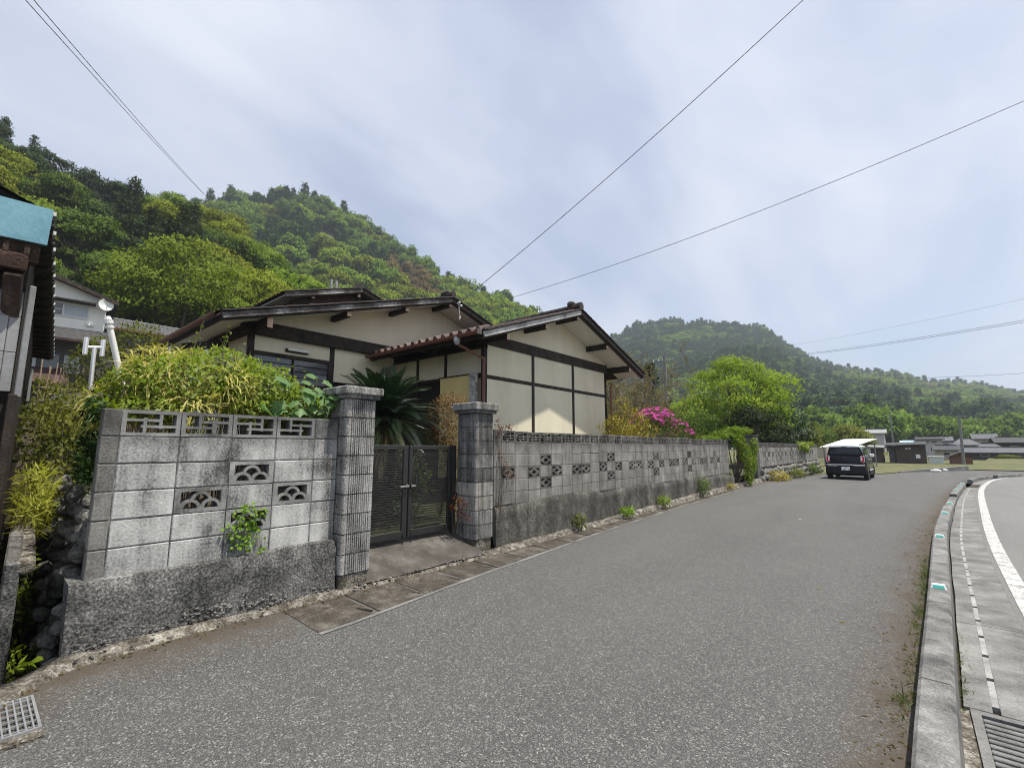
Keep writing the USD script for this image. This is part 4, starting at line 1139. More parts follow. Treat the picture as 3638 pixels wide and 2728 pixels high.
# side wall and the long eave running back from the street
d = np.array([-.9982, .06, 0])
A = np.array([-5.2, .20, 0])
Bp = A + d * 8.6
side = Polygon([(A[0], A[1] - .02), (Bp[0], Bp[1]), (Bp[0], -5), (A[0], -5)])
B('side_wall', ext(side, 3.9, 'Z', -.5), 'dark_wood')
for k in range(16):
    B('board', box(-5.235, -5.2, -3.2 + .165 * k, -3.2 + .165 * k + .155, -.2, 2.92, .005), ('old_timber', 'dark_wood')[k % 3 == 1])
# eave: tiles seen from below along the edge
e0, e1 = np.array([-5.07, .255, 3.43]), np.array([-13.6, 1.0, 3.43])
n = 36
for k in range(n):
    a = e0 + (e1 - e0) * k / n; b = e0 + (e1 - e0) * (k + 1) / n
    for q in range(1):
        p = (a + b) / 2
        B('eave_tile', box(b[0] + .015, a[0], p[1] - .42, p[1] + (.012 if k % 2 else .0), 3.43, 3.47, .008), 'dark_tile')
        if k % 2 == 0:
            B('tile_nose', xf(tube([(p[0], p[1] - .1, 3.475), (p[0], p[1] + .02, 3.47)], .05, 7)), 'grey_tile')
    if k % 2 == 0:
        B('rafter', beam((p[0], p[1] - .9, 3.51), (p[0], p[1] - .03, 3.40), .05, .06), 'dark_wood')
    if k % 3 == 0:
        B('batten', box(b[0], a[0], p[1] - .5, p[1] - .46, 3.37, 3.41), 'dark_wood')
rows = [[[e0[0], e0[1], 3.46], [e0[0], -3.0, 4.7]], [[e1[0], e1[1], 3.46], [e1[0], -3.0, 4.7]]]
v, f = strip(rows); B('roof_slope', (np.vstack([v, v - [0, 0, .03]]), np.vstack([f, f[:, ::-1] + 4])), 'dark_tile')
# corrugated sheets on the front corner
for k in range(9):
    y = -.40 + .064 * k
    for z0, z1 in ((2.02, 2.32), (2.323, 2.60), (2.603, 2.80)):
        B('wall_sheet', box(-5.19, -5.168 + .012 * (k % 2), y + .001, y + .063, z0, z1, .004), 'grey_sheet')
B('corner_trim', box(-5.2, -5.14, .196, .235, 1.98, 2.86, .006), 'grey_sheet')
for k, y in enumerate((-.5, -.02, .10, .19)):
    B('post', box(-5.22, -5.13, y - .025, y + .025, -.2, 2.0, .006), ('old_timber', 'dark_wood')[k % 2])
for k in range(4):
    a = A + d * (4.35 + .12 * k)
    B('rear_sheet', xf(box(-.055, .055, 0, .03, 2.25, 2.72, .004), (a[0], a[1] + .06, 0), rz=math.pi - .06), 'grey_sheet')
for k in range(3):
    B('lower_board', box(-5.24, -5.12, -.5, .16, .1 + .5 * k, .1 + .5 * k + .46, .01), 'dark_wood')

# ditch, its banks and what grows there
rng = np.random.default_rng(31)
def bank(x, y):
    """Gully floor at the street, rising to the terraces behind."""
    t = np.clip((-x - 4.3) / 16, 0, 1)
    floor = -.55 + 3.4 * t ** 1.15
    return floor + .45 * np.clip((y - .35) / .5, 0, 1) * (1 - t) * np.clip((-x - 5.2), 0, 1) + .10 * (meshkit.fbm(np.stack([x * 1.3, y * 1.3, 0 * x], -1), 3, 4) - .5)


xs = -4.2 - np.linspace(0, 1, 46) ** 1.4 * 30
struct('ditch_bed', grid(xs[::-1], np.linspace(-3, 4.0, 28), bank), MT['soil'], True)
struct('garden_ground', grid(np.linspace(-40, -5.28, 30), np.linspace(.75, 40, 40), lambda x, y: np.where(x < -18, .45 + (-x - 18) * .14, .45 + .03 * np.sin(x * 3 + y * 2))), MT['garden_floor'], True)
dw = thing('ditch_wall', 'mossy concrete side wall of the ditch below the old building', 'wall', (-5.6, 0, 0))
for k in range(5):
    a = A + d * (k * 1.1) + [0, .10, 0]
    b = A + d * (k * 1.1 + 1.08) + [0, .10, 0]
    obj('segment', beam((a[0], a[1] + .02, .15), (b[0], b[1] + .02, .25), .09, 1.2, .012), MT['footing'], dw)
obj('ledge', beam((A[0] + .05, A[1] + .16, .70), (A[0] - 3, A[1] + .34, .86), .16, .10, .02), MT['mossy_edge'], dw)
rw = thing('stone_wall', 'dark fieldstone retaining wall going back from the left end of the block wall', 'wall', (-6.5, .6, 0))
for k in range(190):
    x = -4.62 - rng.uniform(0, 1) ** 1.3 * 5.2; z = rng.uniform(-.45, 1.05) + (-4.62 - x) * .08
    zz = .02 * (1 - z)
    if z > .62 and x > -4.9: continue
    obj('stone', rock(rng, (x, .62 + .10 * z + rng.uniform(-.03, .03) - .05 * (x < -4.75) * 0, z), (rng.uniform(.07, .13), rng.uniform(.05, .08), rng.uniform(.045, .085)), 1, rough=.5), MT['stone'], rw, 45)
obj('backing', ext(Polygon([(-4.70, .78), (-10, .84), (-10, 1.1), (-4.75, 1.1)]), 1.65, 'Z', -.6), MT['stone'], rw)

# ------------------------------------------------------------------ parked car
cx_, cy_, hd = -2.40, 28.0, -.035
car = thing('parked_car', 'small black hatchback crossover with white roof parked on the lane', 'car', (cx_, cy_, float(gnd(-2.3, 29)) + .004), hd)
K = lambda n, m, k, par=None, **kw: obj_local(n, m, MT[k], par or car, **kw)


def obj_local(name, mesh, material, parent, smooth=False, **kw):
    v, f = mesh
    m = usdkit.mesh(stage, numbered(name, ppath(parent)), (np.asarray(v, float), np.asarray(f)), material, smooth)
    return setd(m.GetPrim(), **kw)


def loft(sections):
    """Sections along y: each (y, [(x, z)...] half outline from bottom centre to top centre); mirrored and closed."""
    rows = []
    for y, pts in sections:
        h = [(x, z) for x, z in pts]
        ring = h + [(-x, z) for x, z in h[::-1]]
        rows.append([[x, y, z] for x, z in ring] + [[h[0][0], y, h[0][1]]])
    v, f = strip(rows)
    m = len(rows[0])
    c0 = np.array([[0, sections[0][0], np.mean([p[1] for p in sections[0][1]])], [0, sections[-1][0], np.mean([p[1] for p in sections[-1][1]])]])
    o = len(v); v = np.vstack([v, c0])
    e = [[o, i, i + 1] for i in range(m - 1)] + [[o + 1, (len(sections) - 1) * m + i + 1, (len(sections) - 1) * m + i] for i in range(m - 1)]
    return v, np.vstack([f, np.array(e)])


def sec(w, z0, z1, bulge=.03, r=.08):
    return [(w - r * 1.4, z0), (w - .03, z0 + r * .7), (w, z0 + r * 2), (w + bulge * .5, (z0 + z1) / 2), (w, z1 - r), (w - .045, z1 - .02), (w - .12, z1)]


body = loft([(0.0, sec(.70, .36, 1.10)), (.05, sec(.80, .30, 1.17)), (.18, sec(.825, .24, 1.19)), (.9, sec(.835, .22, 1.17)), (2.6, sec(.83, .22, 1.12)), (3.1, sec(.81, .24, 1.06)), (3.5, sec(.76, .26, .99)), (3.72, sec(.66, .32, .84)), (3.76, sec(.58, .38, .72))])
K('body', body, 'car_black', smooth=40)
cabin = loft([(.09, [(.66, 1.05), (.745, 1.12), (.735, 1.2), (.69, 1.36), (.635, 1.52), (.57, 1.58), (.4, 1.60)]), (.30, [(.70, 1.05), (.765, 1.12), (.75, 1.2), (.70, 1.4), (.645, 1.57), (.57, 1.62), (.4, 1.64)]), (1.4, [(.70, 1.05), (.77, 1.12), (.76, 1.2), (.71, 1.4), (.65, 1.58), (.58, 1.64), (.4, 1.66)]), (2.2, [(.70, 1.05), (.765, 1.1), (.75, 1.2), (.70, 1.38), (.63, 1.56), (.56, 1.62), (.4, 1.64)]), (2.95, [(.66, 1.0), (.74, 1.04), (.73, 1.06), (.70, 1.08), (.66, 1.09), (.6, 1.095), (.4, 1.10)])])
K('cabin', cabin, 'car_black', smooth=40)
roof = loft([(.02, [(.4, 1.585), (.56, 1.58), (.61, 1.585), (.615, 1.595), (.60, 1.61), (.54, 1.635), (.3, 1.65)]), (.25, [(.4, 1.60), (.63, 1.575), (.665, 1.585), (.665, 1.61), (.63, 1.65), (.55, 1.68), (.3, 1.695)]), (1.4, [(.4, 1.60), (.65, 1.575), (.68, 1.585), (.68, 1.61), (.65, 1.66), (.56, 1.695), (.3, 1.71)]), (2.25, [(.4, 1.58), (.62, 1.55), (.65, 1.56), (.65, 1.59), (.62, 1.63), (.54, 1.665), (.3, 1.68)])])
K('roof', roof, 'car_white', smooth=40)
K('rear_pillar_panel', cat([box(s * .60 - .04, s * .60 + .04, .14, .5, 1.50, 1.57, .02) for s in (-1, 1)]), 'car_white')
rwn = ext(Polygon([(-.63, 1.28), (-.56, 1.235), (.56, 1.235), (.63, 1.28), (.59, 1.47), (.54, 1.545), (.45, 1.56), (-.45, 1.56), (-.54, 1.545), (-.59, 1.47)]).buffer(-.02).buffer(.02, 3), .03, 'Y', 0)
v, f = rwn; v = v.copy(); v[:, 1] += .075 + (v[:, 2] - 1.0) * .06
K('rear_window', (v, f), 'dark_glass')
for s in (-1, 1):
    for a, b, c0, c1 in ((.42, 1.10, 1.20, 1.50), (1.16, 1.95, 1.19, 1.52)):
        q = np.array([[s * .765, a, c0], [s * .765, b, c0], [s * .672, b - .06, c1], [s * .672, a + .04, c1]])
        q[:, 0] += s * .004
        vv = np.vstack([q, q + [s * .008, 0, 0]])
        K('side_window', (vv, _BF if s > 0 else _BF[:, ::-1]), 'dark_glass')
    # tail lamps: pale ring, red core
    pl = Polygon([(-.06, -.17), (.05, -.17), (.09, -.10), (.095, .06), (.06, .16), (-.03, .17), (-.085, .12), (-.09, -.10)]).buffer(-.02).buffer(.02, 3)
    def lampm(p, d, y):
        vv, ff = ext(affinity.translate(affinity.scale(p, s, 1, origin=(0, 0)), s * .69, 1.01), d, 'Y', y); return vv, ff
    tl = K('tail_light', lampm(pl, .10, .10), 'lamp_clear')
    K('red_lens', lampm(pl.buffer(-.022), .02, .013), 'lamp_red', tl)
    K('inner_lens', lampm(affinity.translate(affinity.scale(pl, .32, .55, origin=(0, 0)), -.035, .01), .014, .003), 'lamp_clear', tl)
    K('mirror', xf(box(-.10, .10, -.05, .05, -.075, .075, .03), (s * .90, 2.0, 1.16)), 'car_white')
    K('door_handle', box(min(s * .845, s * .87), max(s * .845, s * .87), .95, 1.10, .98, 1.005, .005), 'chrome')
    K('door_handle', box(min(s * .845, s * .87), max(s * .845, s * .87), 1.75, 1.90, .98, 1.005, .005), 'chrome')
    K('sill', box(min(s * .80, s * .865), max(s * .80, s * .865), .95, 2.65, .22, .46, .02), 'black_plastic')
    K('sill_trim', box(min(s * .84, s * .872), max(s * .84, s * .872), 1.0, 2.6, .44, .475, .006), 'chrome')
    K('roof_rail', tube([(s * .60, .35, 1.68), (s * .60, .42, 1.72), (s * .59, 1.9, 1.715), (s * .58, 2.0, 1.67)], .014, 6), 'black_plastic')
    for y in (.55, 2.98):
        w = K('wheel', xf(tube([(-.095, 0, 0), (-.08, 0, 0), (.08, 0, 0), (.095, 0, 0)], [.27, .305, .305, .27], 22), (s * .735, y, .305)), 'rubber', smooth=40)
        K('rim', xf(tube([(s * .075, 0, 0), (s * .10, 0, 0)], [.195, .18], 18), (s * .735, y, .305)), 'galvanised', w)
        for k in range(5):
            a = k * 2 * math.pi / 5
            K('spoke', xf(beam((s * .102, 0, 0), (s * .102, .16 * math.cos(a), .16 * math.sin(a)), .05, .02, 0, (1, 0, 0)), (s * .735, y, .305)), 'black_plastic', w)
        arch = ext(Point(0, 0).buffer(.39, 14).difference(Point(0, 0).buffer(.335, 14)).intersection(sbox(-1, -.12, 1, 1)), .03, 'X', 0)
        K('wheel_arch', xf(arch, (s * .835 - .015, y, .305)), 'black_plastic')
K('rear_bumper', loft([(-.03, sec(.66, .32, .70, .0, .04)), (.02, sec(.80, .29, .71, .01, .04)), (.25, sec(.842, .28, .71, .0, .04))]), 'black_plastic', smooth=40)
K('chrome_strip', cat([box(-.77, .77, -.04, -.01, .71, .75, .008), box(-.72, -.34, -.042, -.02, .665, .682, .004), box(.34, .72, -.042, -.02, .665, .682, .004)]), 'chrome')
K('skid_plate', box(-.5, .5, -.02, .1, .29, .35, .01), 'black_plastic')
pb = K('number_plate', box(-.165, .165, -.062, -.045, .465, .63, .004), 'plate_white')
def letters(text, h, x, y, z, par, m, name):
    tm = meshkit.text_mesh(text, h, .004, True)
    vv = np.array(tm.vertices); vv = np.stack([vv[:, 0] + x, y - vv[:, 2], vv[:, 1] + z], 1)
    K(name, (vv, np.array(tm.faces)), m, par)
letters('40-77', .072, -.115, -.0625, .480, pb, 'plate_green', 'plate_number')
letters('- 580', .03, -.06, -.0625, .585, pb, 'plate_green', 'plate_area')
letters('.', .05, -.15, -.0625, .49, pb, 'plate_green', 'plate_mark')
K('emblem', xf(tube([(0, -.012, 0), (0, 0, 0)], [.05, .05], 14), (0, .02, 1.07)), 'chrome')
letters('XBEE', .055, .36, .028, .975, car, 'chrome', 'badge')
K('badge_line', box(.44, .58, .022, .03, .93, .943), 'chrome')
K('wiper', cat([beam((-.30, .06, 1.275), (.12, .06, 1.285), .012, .02), beam((.10, .055, 1.285), (.24, .03, 1.19), .016, .024)]), 'black_plastic')
K('brake_lamp', box(-.1, .1, .0, .03, 1.60, 1.618), 'dark_glass')
K('spoiler_lip', box(-.55, .55, .0, .12, 1.555, 1.582, .01), 'car_black')
K('tailgate_seam', box(-.60, .60, .025, .045, 1.19, 1.2), 'black_plastic')
K('underbody', box(-.7, .7, .25, 3.4, .2, .3), 'black_plastic')
# ------------------------------------------------------------------ garden plants
def blob_pts(rng, blobs, n, inner=.72):
    """Points near the surface of a set of ellipsoids [(centre, radii)], with outward directions; none inside another one."""
    C = np.array([b[0] for b in blobs], float); R = np.array([b[1] for b in blobs], float)
    w = (R[:, 0] * R[:, 1] * R[:, 2]) ** (2 / 3); w /= w.sum()
    k = rng.choice(len(blobs), int(n * 2.2), p=w)
    d = rdir(rng, len(k))
    s = inner + (1.06 - inner) * rng.random(len(k)) ** .6
    p = C[k] + d * R[k] * s[:, None]
    q = np.ones(len(k), bool)
    for c, r in zip(C, R):
        q &= (((p - c) / r) ** 2).sum(1) > (inner * .82) ** 2
    p, d, k = p[q][:n], d[q][:n], k[q][:n]
    return p, unit(d / R[k]), k


def stems(rng, base, tips, r=.006, sag=.0, n=4):
    ms = []
    for t in tips:
        b = np.asarray(base(t) if callable(base) else base, float); t = np.asarray(t, float)
        m = (b + t) / 2 + rng.normal(size=3) * np.linalg.norm(t - b) * .08
        q = np.linspace(0, 1, n)[:, None]
        pts = (1 - q) ** 2 * b + 2 * q * (1 - q) * m + q * q * t
        ms.append(tube(pts, np.linspace(r, r * .4, n), 4, False))
    return cat(ms)


# variegated dwarf bamboo hanging over the left wall
rng = np.random.default_rng(41)
bb = [((-5.45, 1.08, 2.20), (.38, .26, .32)), ((-5.6, 1.38, 2.34), (.36, .30, .24)), ((-5.12, 1.66, 2.20), (.26, .22, .24)), ((-5.2, 1.30, 1.98), (.34, .28, .18)),
      ((-5.5, .80, 1.98), (.24, .2, .17)), ((-5.7, 1.2, 2.42), (.28, .24, .18))]
t = thing('variegated_bamboo', 'yellow and green striped dwarf bamboo spilling over the top of the left wall', 'bamboo', (-5.45, 1.3, 1.0))
p, d, _ = blob_pts(rng, bb, 1500, .55)
D = unit(d * .7 + rng.normal(size=p.shape) * .55 + [.25, 0, -.1]); N = unit(d + [0, 0, .8] + rng.normal(size=p.shape) * .3)
v, f, u = ribbons(p, D, N, rng.uniform(.09, .20, len(p)), rng.uniform(.013, .022, len(p)), rng.uniform(.15, .8, len(p)), 3)
obj('foliage', (v, f), MT['leaf_bamboo'], t, True, tint={'across': u}, kind='stuff')
obj('canes', stems(rng, lambda q: (q[0] * .3 - 3.95, max(q[1], .95), .7), p[p[:, 1] > .8][::26], .005), MT['bamboo_pole'], t, kind='stuff')

# leafy green climber through and right of it
rng = np.random.default_rng(42)
vb = [((-5.25, 1.98, 2.18), (.42, .40, .32)), ((-5.2, 2.30, 2.04), (.32, .34, .24)), ((-5.5, 1.65, 2.38), (.40, .45, .26)), ((-5.05, 1.95, 1.96), (.30, .38, .16)), ((-5.1, 1.02, 1.93), (.26, .34, .10)), ((-5.3, 1.3, 2.2), (.40, .5, .28)), ((-5.1, 2.45, 1.9), (.25, .25, .14)), ((-5.4, .95, 2.12), (.28, .26, .2)), ((-5.6, 2.0, 2.3), (.3, .3, .25))]
t = thing('climber', 'bright green leafy climber growing over the left wall between the bamboo and the large-leaved plant', 'shrub', (-5.35, 1.9, 1.0))
p, d, _ = blob_pts(rng, vb, 9000, .55)
D = unit(d * .3 + rng.normal(size=p.shape) * .7 + [.2, 0, -.3]); N = unit(d * .7 + [0.1, 0, .9] + rng.normal(size=p.shape) * .35)
obj('foliage', leafy(p, D, N, rng.uniform(.028, .058, len(p)), rng.uniform(.022, .042, len(p)), .12, shade=N + d * .5 + [0, 0, .3]), MT['leaf_vine'], t, kind='stuff')
obj('stems', stems(rng, lambda q: (q[0] - .1, q[1], .6), p[::60], .005), MT['bark'], t, kind='stuff')
# thin shoots standing out of the climber
rng = np.random.default_rng(43)
t = thing('wispy_shoots', 'thin twining shoots with tiny leaves rising above the climber in front of the eave', 'shrub', (-5.6, 1.7, 2.0))
tips = [(-5.7, 1.52, 2.95), (-5.6, 1.62, 2.75), (-5.6, 1.82, 2.70), (-5.6, 1.95, 2.66), (-5.5, 2.05, 2.56), (-5.5, 2.22, 2.50), (-5.45, 2.36, 2.48), (-5.4, 2.5, 2.44), (-5.4, 2.62, 2.33), (-5.6, 1.42, 2.72), (-5.65, 1.75, 2.82), (-5.4, 2.3, 2.36), (-5.4, 2.66, 2.38), (-5.6, 1.7, 2.6), (-5.5, 1.9, 2.5)]
ms, pp, dd = [], [], []
for q in tips:
    q = np.array(q); b = q + [.1, -.1 - rng.random() * .1, -.55]
    n = 9; s = np.linspace(0, 1, n)[:, None]
    pts = b + (q - b) * s + np.array([0, .10, .05]) * np.sin(s * 2.6) * rng.uniform(.3, 1.2) + rng.normal(size=(n, 3)) * .008
    ms.append(tube(pts, np.linspace(.004, .0025, n), 4))
    for k in range(9):
        if rng.random() < .8:
            o = pts[k] + rng.normal(size=3) * .01; e = unit(rng.normal(size=3) + [0, .3, .6])
            ms.append(tube([o, o + e * .05, o + e * rng.uniform(.07, .13)], .002, 3, False))
            for m in range(3): pp.append(o + e * rng.uniform(.04, .12)); dd.append(rng.normal(size=3))
obj('shoots', cat(ms), MT['bark'], t)
pp, dd = np.array(pp), unit(np.array(dd))
obj('foliage', leaves(pp, dd, rdir(rng, len(pp)) + [0, 0, 1], rng.uniform(.025, .05, len(pp)), rng.uniform(.02, .035, len(pp))), MT['leaf_vine'], t, kind='stuff')


def big_leaf(rng, p, yaw, pitch, size):
    """A five-lobed leaf, folded along its ribs."""
    an = np.radians([-150, -120, -100, -78, -58, -38, -15, 0, 15, 38, 58, 78, 100, 120, 150])
    rr = np.array([.30, .46, .34, .72, .46, .62, .70, 1.0, .70, .62, .46, .72, .34, .46, .30]) * size
    pts = np.stack([rr * np.cos(an), rr * np.sin(an), -np.abs(np.sin(an)) * rr * .28 - (rr / size) ** 2 * size * .22 + .03 * size * np.cos(an * 9)], 1)
    v = np.vstack([[0, 0, 0], pts]); n = len(pts)
    f = [[0, i, i + 1] for i in range(1, n)]
    return xf((v, np.array(f)), p, rz=yaw, ry=pitch)


rng = np.random.default_rng(44)
t = thing('large_leaved_plant', 'plant with large pale green lobed leaves leaning on the taller gate pillar', 'plant', (-5.15, 2.55, 1.0))
nodes_ = [(-4.86, 2.36, 2.12), (-4.82, 2.5, 2.2), (-4.8, 2.48, 2.02), (-4.84, 2.3, 2.0), (-4.78, 2.22, 1.96), (-5.3, 2.32, 2.30), (-5.2, 2.45, 2.36), (-5.15, 2.52, 2.20), (-5.1, 2.62, 2.08), (-5.0, 2.72, 2.00), (-5.0, 2.48, 2.02), (-5.0, 2.32, 1.98), (-4.95, 2.2, 1.93), (-5.05, 2.78, 2.10), (-5.0, 2.66, 1.9), (-4.95, 2.1, 2.02), (-5.2, 2.6, 2.3), (-5.15, 2.35, 2.1), (-5.0, 2.8, 1.93), (-4.98, 2.56, 1.93), (-5.25, 2.5, 2.42), (-4.92, 2.4, 1.9), (-5.2, 2.7, 2.2)]
nodes_ += [(-4.74 + rng.uniform(-.05, .06), y, z) for y, z in zip(rng.uniform(1.86, 2.6, 20), rng.uniform(1.95, 2.30, 20))]
for q in nodes_:
    q = np.array(q) + rng.normal(size=3) * .02
    v, f = big_leaf(rng, q, rng.normal(-.3, .7), rng.uniform(.35, 1.05), rng.uniform(.10, .155))
    obj('leaf', (v, f), MT['leaf_large'], t, True)
obj('stem', stems(rng, (-5.15, 2.5, .6), nodes_, .008), MT['leaf_olive'], t)

# sprig growing out of a screen block
rng = np.random.default_rng(45)
t = thing('vine_sprig', 'small bright green vine sprig hanging out of a screen block low in the left wall', 'vine', (-4.58, 1.72, 1.0))
cs = [(-4.57, y, z) for y, z in ((1.73, 1.06), (1.82, 1.02), (1.58, .93), (1.63, .99), (1.75, .91), (1.80, .85), (1.60, .83), (1.66, .77), (1.73, .76), (1.69, .84), (1.77, .95), (1.68, .93), (1.84, .65))]
p = np.vstack([np.array(c) + rng.normal(size=(15, 3)) * [.012, .033, .030] for c in cs]); p[:, 0] = np.maximum(p[:, 0], -4.585)
D = unit(rng.normal(size=p.shape) + [.3, 0, -.5]); N = unit(rng.normal(size=p.shape) * .5 + [.8, 0, .6])
obj('foliage', leaves(p, D, N, rng.uniform(.028, .048, len(p)), rng.uniform(.022, .036, len(p))), MT['leaf_vivid'], t, kind='stuff')
obj('stems', stems(rng, (-4.66, 1.72, .98), cs, .003), MT['leaf_olive'], t)

# cycad
rng = np.random.default_rng(46)
t = thing('cycad', 'dark green cycad with a crown of stiff feather fronds behind the gate', 'cycad', (-6.45, 4.35, .45))
obj('trunk', cat([tube([(-6.45, 4.35, .4), (-6.45, 4.35, 2.05)], [.20, .17], 10)] + [rock(rng, (-6.45 + .19 * math.cos(a), 4.35 + .19 * math.sin(a), z), .06, 1) for a, z in zip(rng.uniform(0, 6.3, 60), rng.uniform(.5, 2.1, 60))]), MT['bark'], t)


def frond_mesh(rng, base, az_, el, L, droop, w=.165):
    n = 15; s = np.linspace(0, 1, n)
    h = np.array([math.cos(az_), math.sin(az_), 0])
    pts = base + np.outer(s * L * math.cos(el), h) + np.outer(s * L * math.sin(el) - droop * L * s ** 2.2, [0, 0, 1])
    d = unit(np.gradient(pts, axis=0)); side = unit(np.cross(d, [0, 0, 1.0])); nn = np.cross(side, d)
    ms = [tube(pts, np.linspace(.011, .003, n), 4, False)]
    m = 40; q = np.linspace(.10, 1, m)
    ip_ = lambda a: np.stack([np.interp(q, s, a[:, k]) for k in range(3)], 1)
    P_, D_, S_, N_ = ip_(pts), unit(ip_(d)), unit(ip_(side)), unit(ip_(nn))
    ln = w * np.sin(np.clip(q * 1.05, 0, 1) * math.pi * .86 + .25) ** .6
    for sg in (-1, 1):
        dd_ = unit(S_ * sg + D_ * .75 + N_ * .35)
        ms.append(leaves(P_, dd_, N_, ln + 1e-3, .020, .2, .10))
    return cat(ms)


for k in range(104):
    a = k * 2.39996 + rng.normal() * .1
    u_ = (k + .5) / 104
    el = 1.30 - 1.45 * u_ + rng.normal() * .06
    v, f = frond_mesh(rng, np.array([-6.45, 4.35, 2.12 - .10 * u_]), a, el, rng.uniform(1.0, 1.22), .24 + .16 * u_ + .1 * rng.random())
    obj('frond', (v, f), MT['frond'], t)
for a in (-.15, .45, -.6):
    v, f = frond_mesh(rng, np.array([-6.45, 4.35, 1.97]), a, -.15, rng.uniform(.75, .9), .80)
    obj('frond', (v, f), MT['frond_dry'], t, label='drooping withered yellow frond')


def shrub(name, label, cat_, base, blobs, n, mat_, L=(.04, .07), W=(.02, .035), seed=1, stemmat='bark', inner=.5, nst=40, group=None, up=.5, sr=.006, fold=.15):
    rng = np.random.default_rng(seed)
    t = thing(name, label, cat_, base, group=group)
    p, d, _ = blob_pts(rng, blobs, n, inner)
    D = unit(d * .5 + rng.normal(size=p.shape) * .7); N = unit(d * .6 + [0, 0, up] + rng.normal(size=p.shape) * .5)
    obj('foliage', leafy(p, D, N, rng.uniform(*L, len(p)), rng.uniform(*W, len(p)), fold, shade=N * .6 + d * .7 + [0, 0, .3]), MT[mat_], t, kind='stuff')
    if nst:
        obj('stems', stems(rng, base, p[:: max(1, len(p) // nst)], sr), MT[stemmat], t)
    return t, p, d


shrub('nandina', 'tall feathery nandina with bronze and olive leaves behind the right gate pillar', 'shrub', (-5.75, 5.0, .5), [((-5.7, 5.0, 2.12), (.28, .30, .30)), ((-5.65, 4.9, 1.80), (.26, .26, .24)), ((-5.75, 5.22, 2.34), (.24, .26, .18)), ((-5.7, 5.15, 1.5), (.22, .24, .3))], 3000, 'leaf_red', (.03, .06), (.014, .022), 47, inner=.2, nst=22, sr=.004)
shrub('nandina', 'small rusty red nandina seedling at the foot of the right gate pillar', 'shrub', (-4.9, 4.50, .42), [((-4.80, 4.47, .82), (.16, .17, .10)), ((-4.75, 4.55, .66), (.10, .10, .06))], 130, 'leaf_rust', (.03, .06), (.014, .024), 48, nst=18, inner=.2, sr=.004)
shrub('creeper', 'thin reddish creeper climbing the stained pillar edge and the first blocks of the long wall', 'vine', (-4.57, 5.06, .4), [((-4.57, 5.06, 1.86), (.03, .06, .16)), ((-4.565, 5.09, 1.55), (.03, .05, .14)), ((-4.565, 5.20, 1.30), (.03, .07, .15)), ((-4.57, 5.32, 1.2), (.03, .12, .07)), ((-4.6, 5.3, 1.9), (.05, .35, .04))], 150, 'leaf_rust', (.025, .05), (.015, .025), 49, nst=22, inner=.1, sr=.003)
shrub('garden_shrub', 'green shrub in the yard seen through the slats of the gate', 'shrub', (-7.2, 4.6, .45), [((-7.3, 4.4, .9), (.5, .7, .45)), ((-7.0, 5.2, 1.0), (.5, .6, .5)), ((-6.6, 3.6, .75), (.4, .5, .35))], 1500, 'leaf_mid', (.05, .09), (.03, .05), 50)
shrub('garden_shrub', 'low dark green shrub under the cycad fronds', 'shrub', (-5.9, 3.3, .45), [((-5.9, 3.3, .75), (.35, .4, .3)), ((-5.9, 4.3, .65), (.3, .4, .22))], 700, 'leaf_ivy', (.04, .07), (.03, .045), 51)

# azalea and its neighbours above the long wall
rng = np.random.default_rng(52)
ab = [((-6.0, 13.35, 2.36), (.50, .34, .24)), ((-6.0, 14.0, 2.55), (.52, .40, .27)), ((-6.0, 14.6, 2.44), (.5, .38, .25)), ((-5.95, 15.2, 2.30), (.5, .40, .27)), ((-5.9, 15.75, 2.05), (.45, .32, .24)), ((-6.0, 14.5, 1.8), (.9, 1.3, .55))]
t, p, d = shrub('azalea', 'azalea bush covered in magenta pink flowers above the long wall', 'azalea', (-6.0, 15.0, .5), ab, 3600, 'leaf_mid', (.05, .08), (.025, .04), 53)
p, d, _ = blob_pts(rng, ab[:5], 900, .90)
cl = meshkit.fbm(p * 2.6, 2, 3)
k = (d[:, 2] > -.2) & (p[:, 2] > 2.0) & (cl > .43); p, d = p[k], d[k]
fl = []
for c, n in zip(p, d):
    a = rng.uniform(0, 6.3); s_ = unit(np.cross(n, [.3, .2, 1])); q_ = np.cross(n, s_); r = rng.uniform(.042, .07)
    pd = np.array([s_ * math.cos(a + j * 1.2566) + q_ * math.sin(a + j * 1.2566) for j in range(5)])
    fl.append(leaves(np.repeat(c[None] + n * .02, 5, 0), pd + n * .55, np.repeat(n[None], 5, 0) + 0 * pd, r, r * .85, -.1))
obj('blossoms', cat(fl), MT['petal'], t, kind='stuff')
shrub('gold_shrub', 'golden yellow shrub between the house corner and the azalea', 'shrub', (-6.1, 12.5, .5), [((-6.1, 12.35, 2.35), (.55, .50, .42)), ((-6.1, 11.6, 2.1), (.5, .45, .34)), ((-6.0, 13.1, 2.05), (.5, .5, .3)), ((-6.1, 11.95, 2.85), (.22, .2, .16)), ((-6.1, 12.3, 1.7), (.7, 1.1, .5))], 3600, 'leaf_gold', (.05, .10), (.018, .03), 54)
shrub('dark_shrub', 'small dark bush just right of the azalea', 'shrub', (-6.6, 18.2, .5), [((-6.6, 18.0, 2.2), (.8, .8, .6)), ((-6.8, 19.2, 2.6), (.9, .9, .7))], 2200, 'leaf_mid', (.07, .12), (.04, .06), 55)

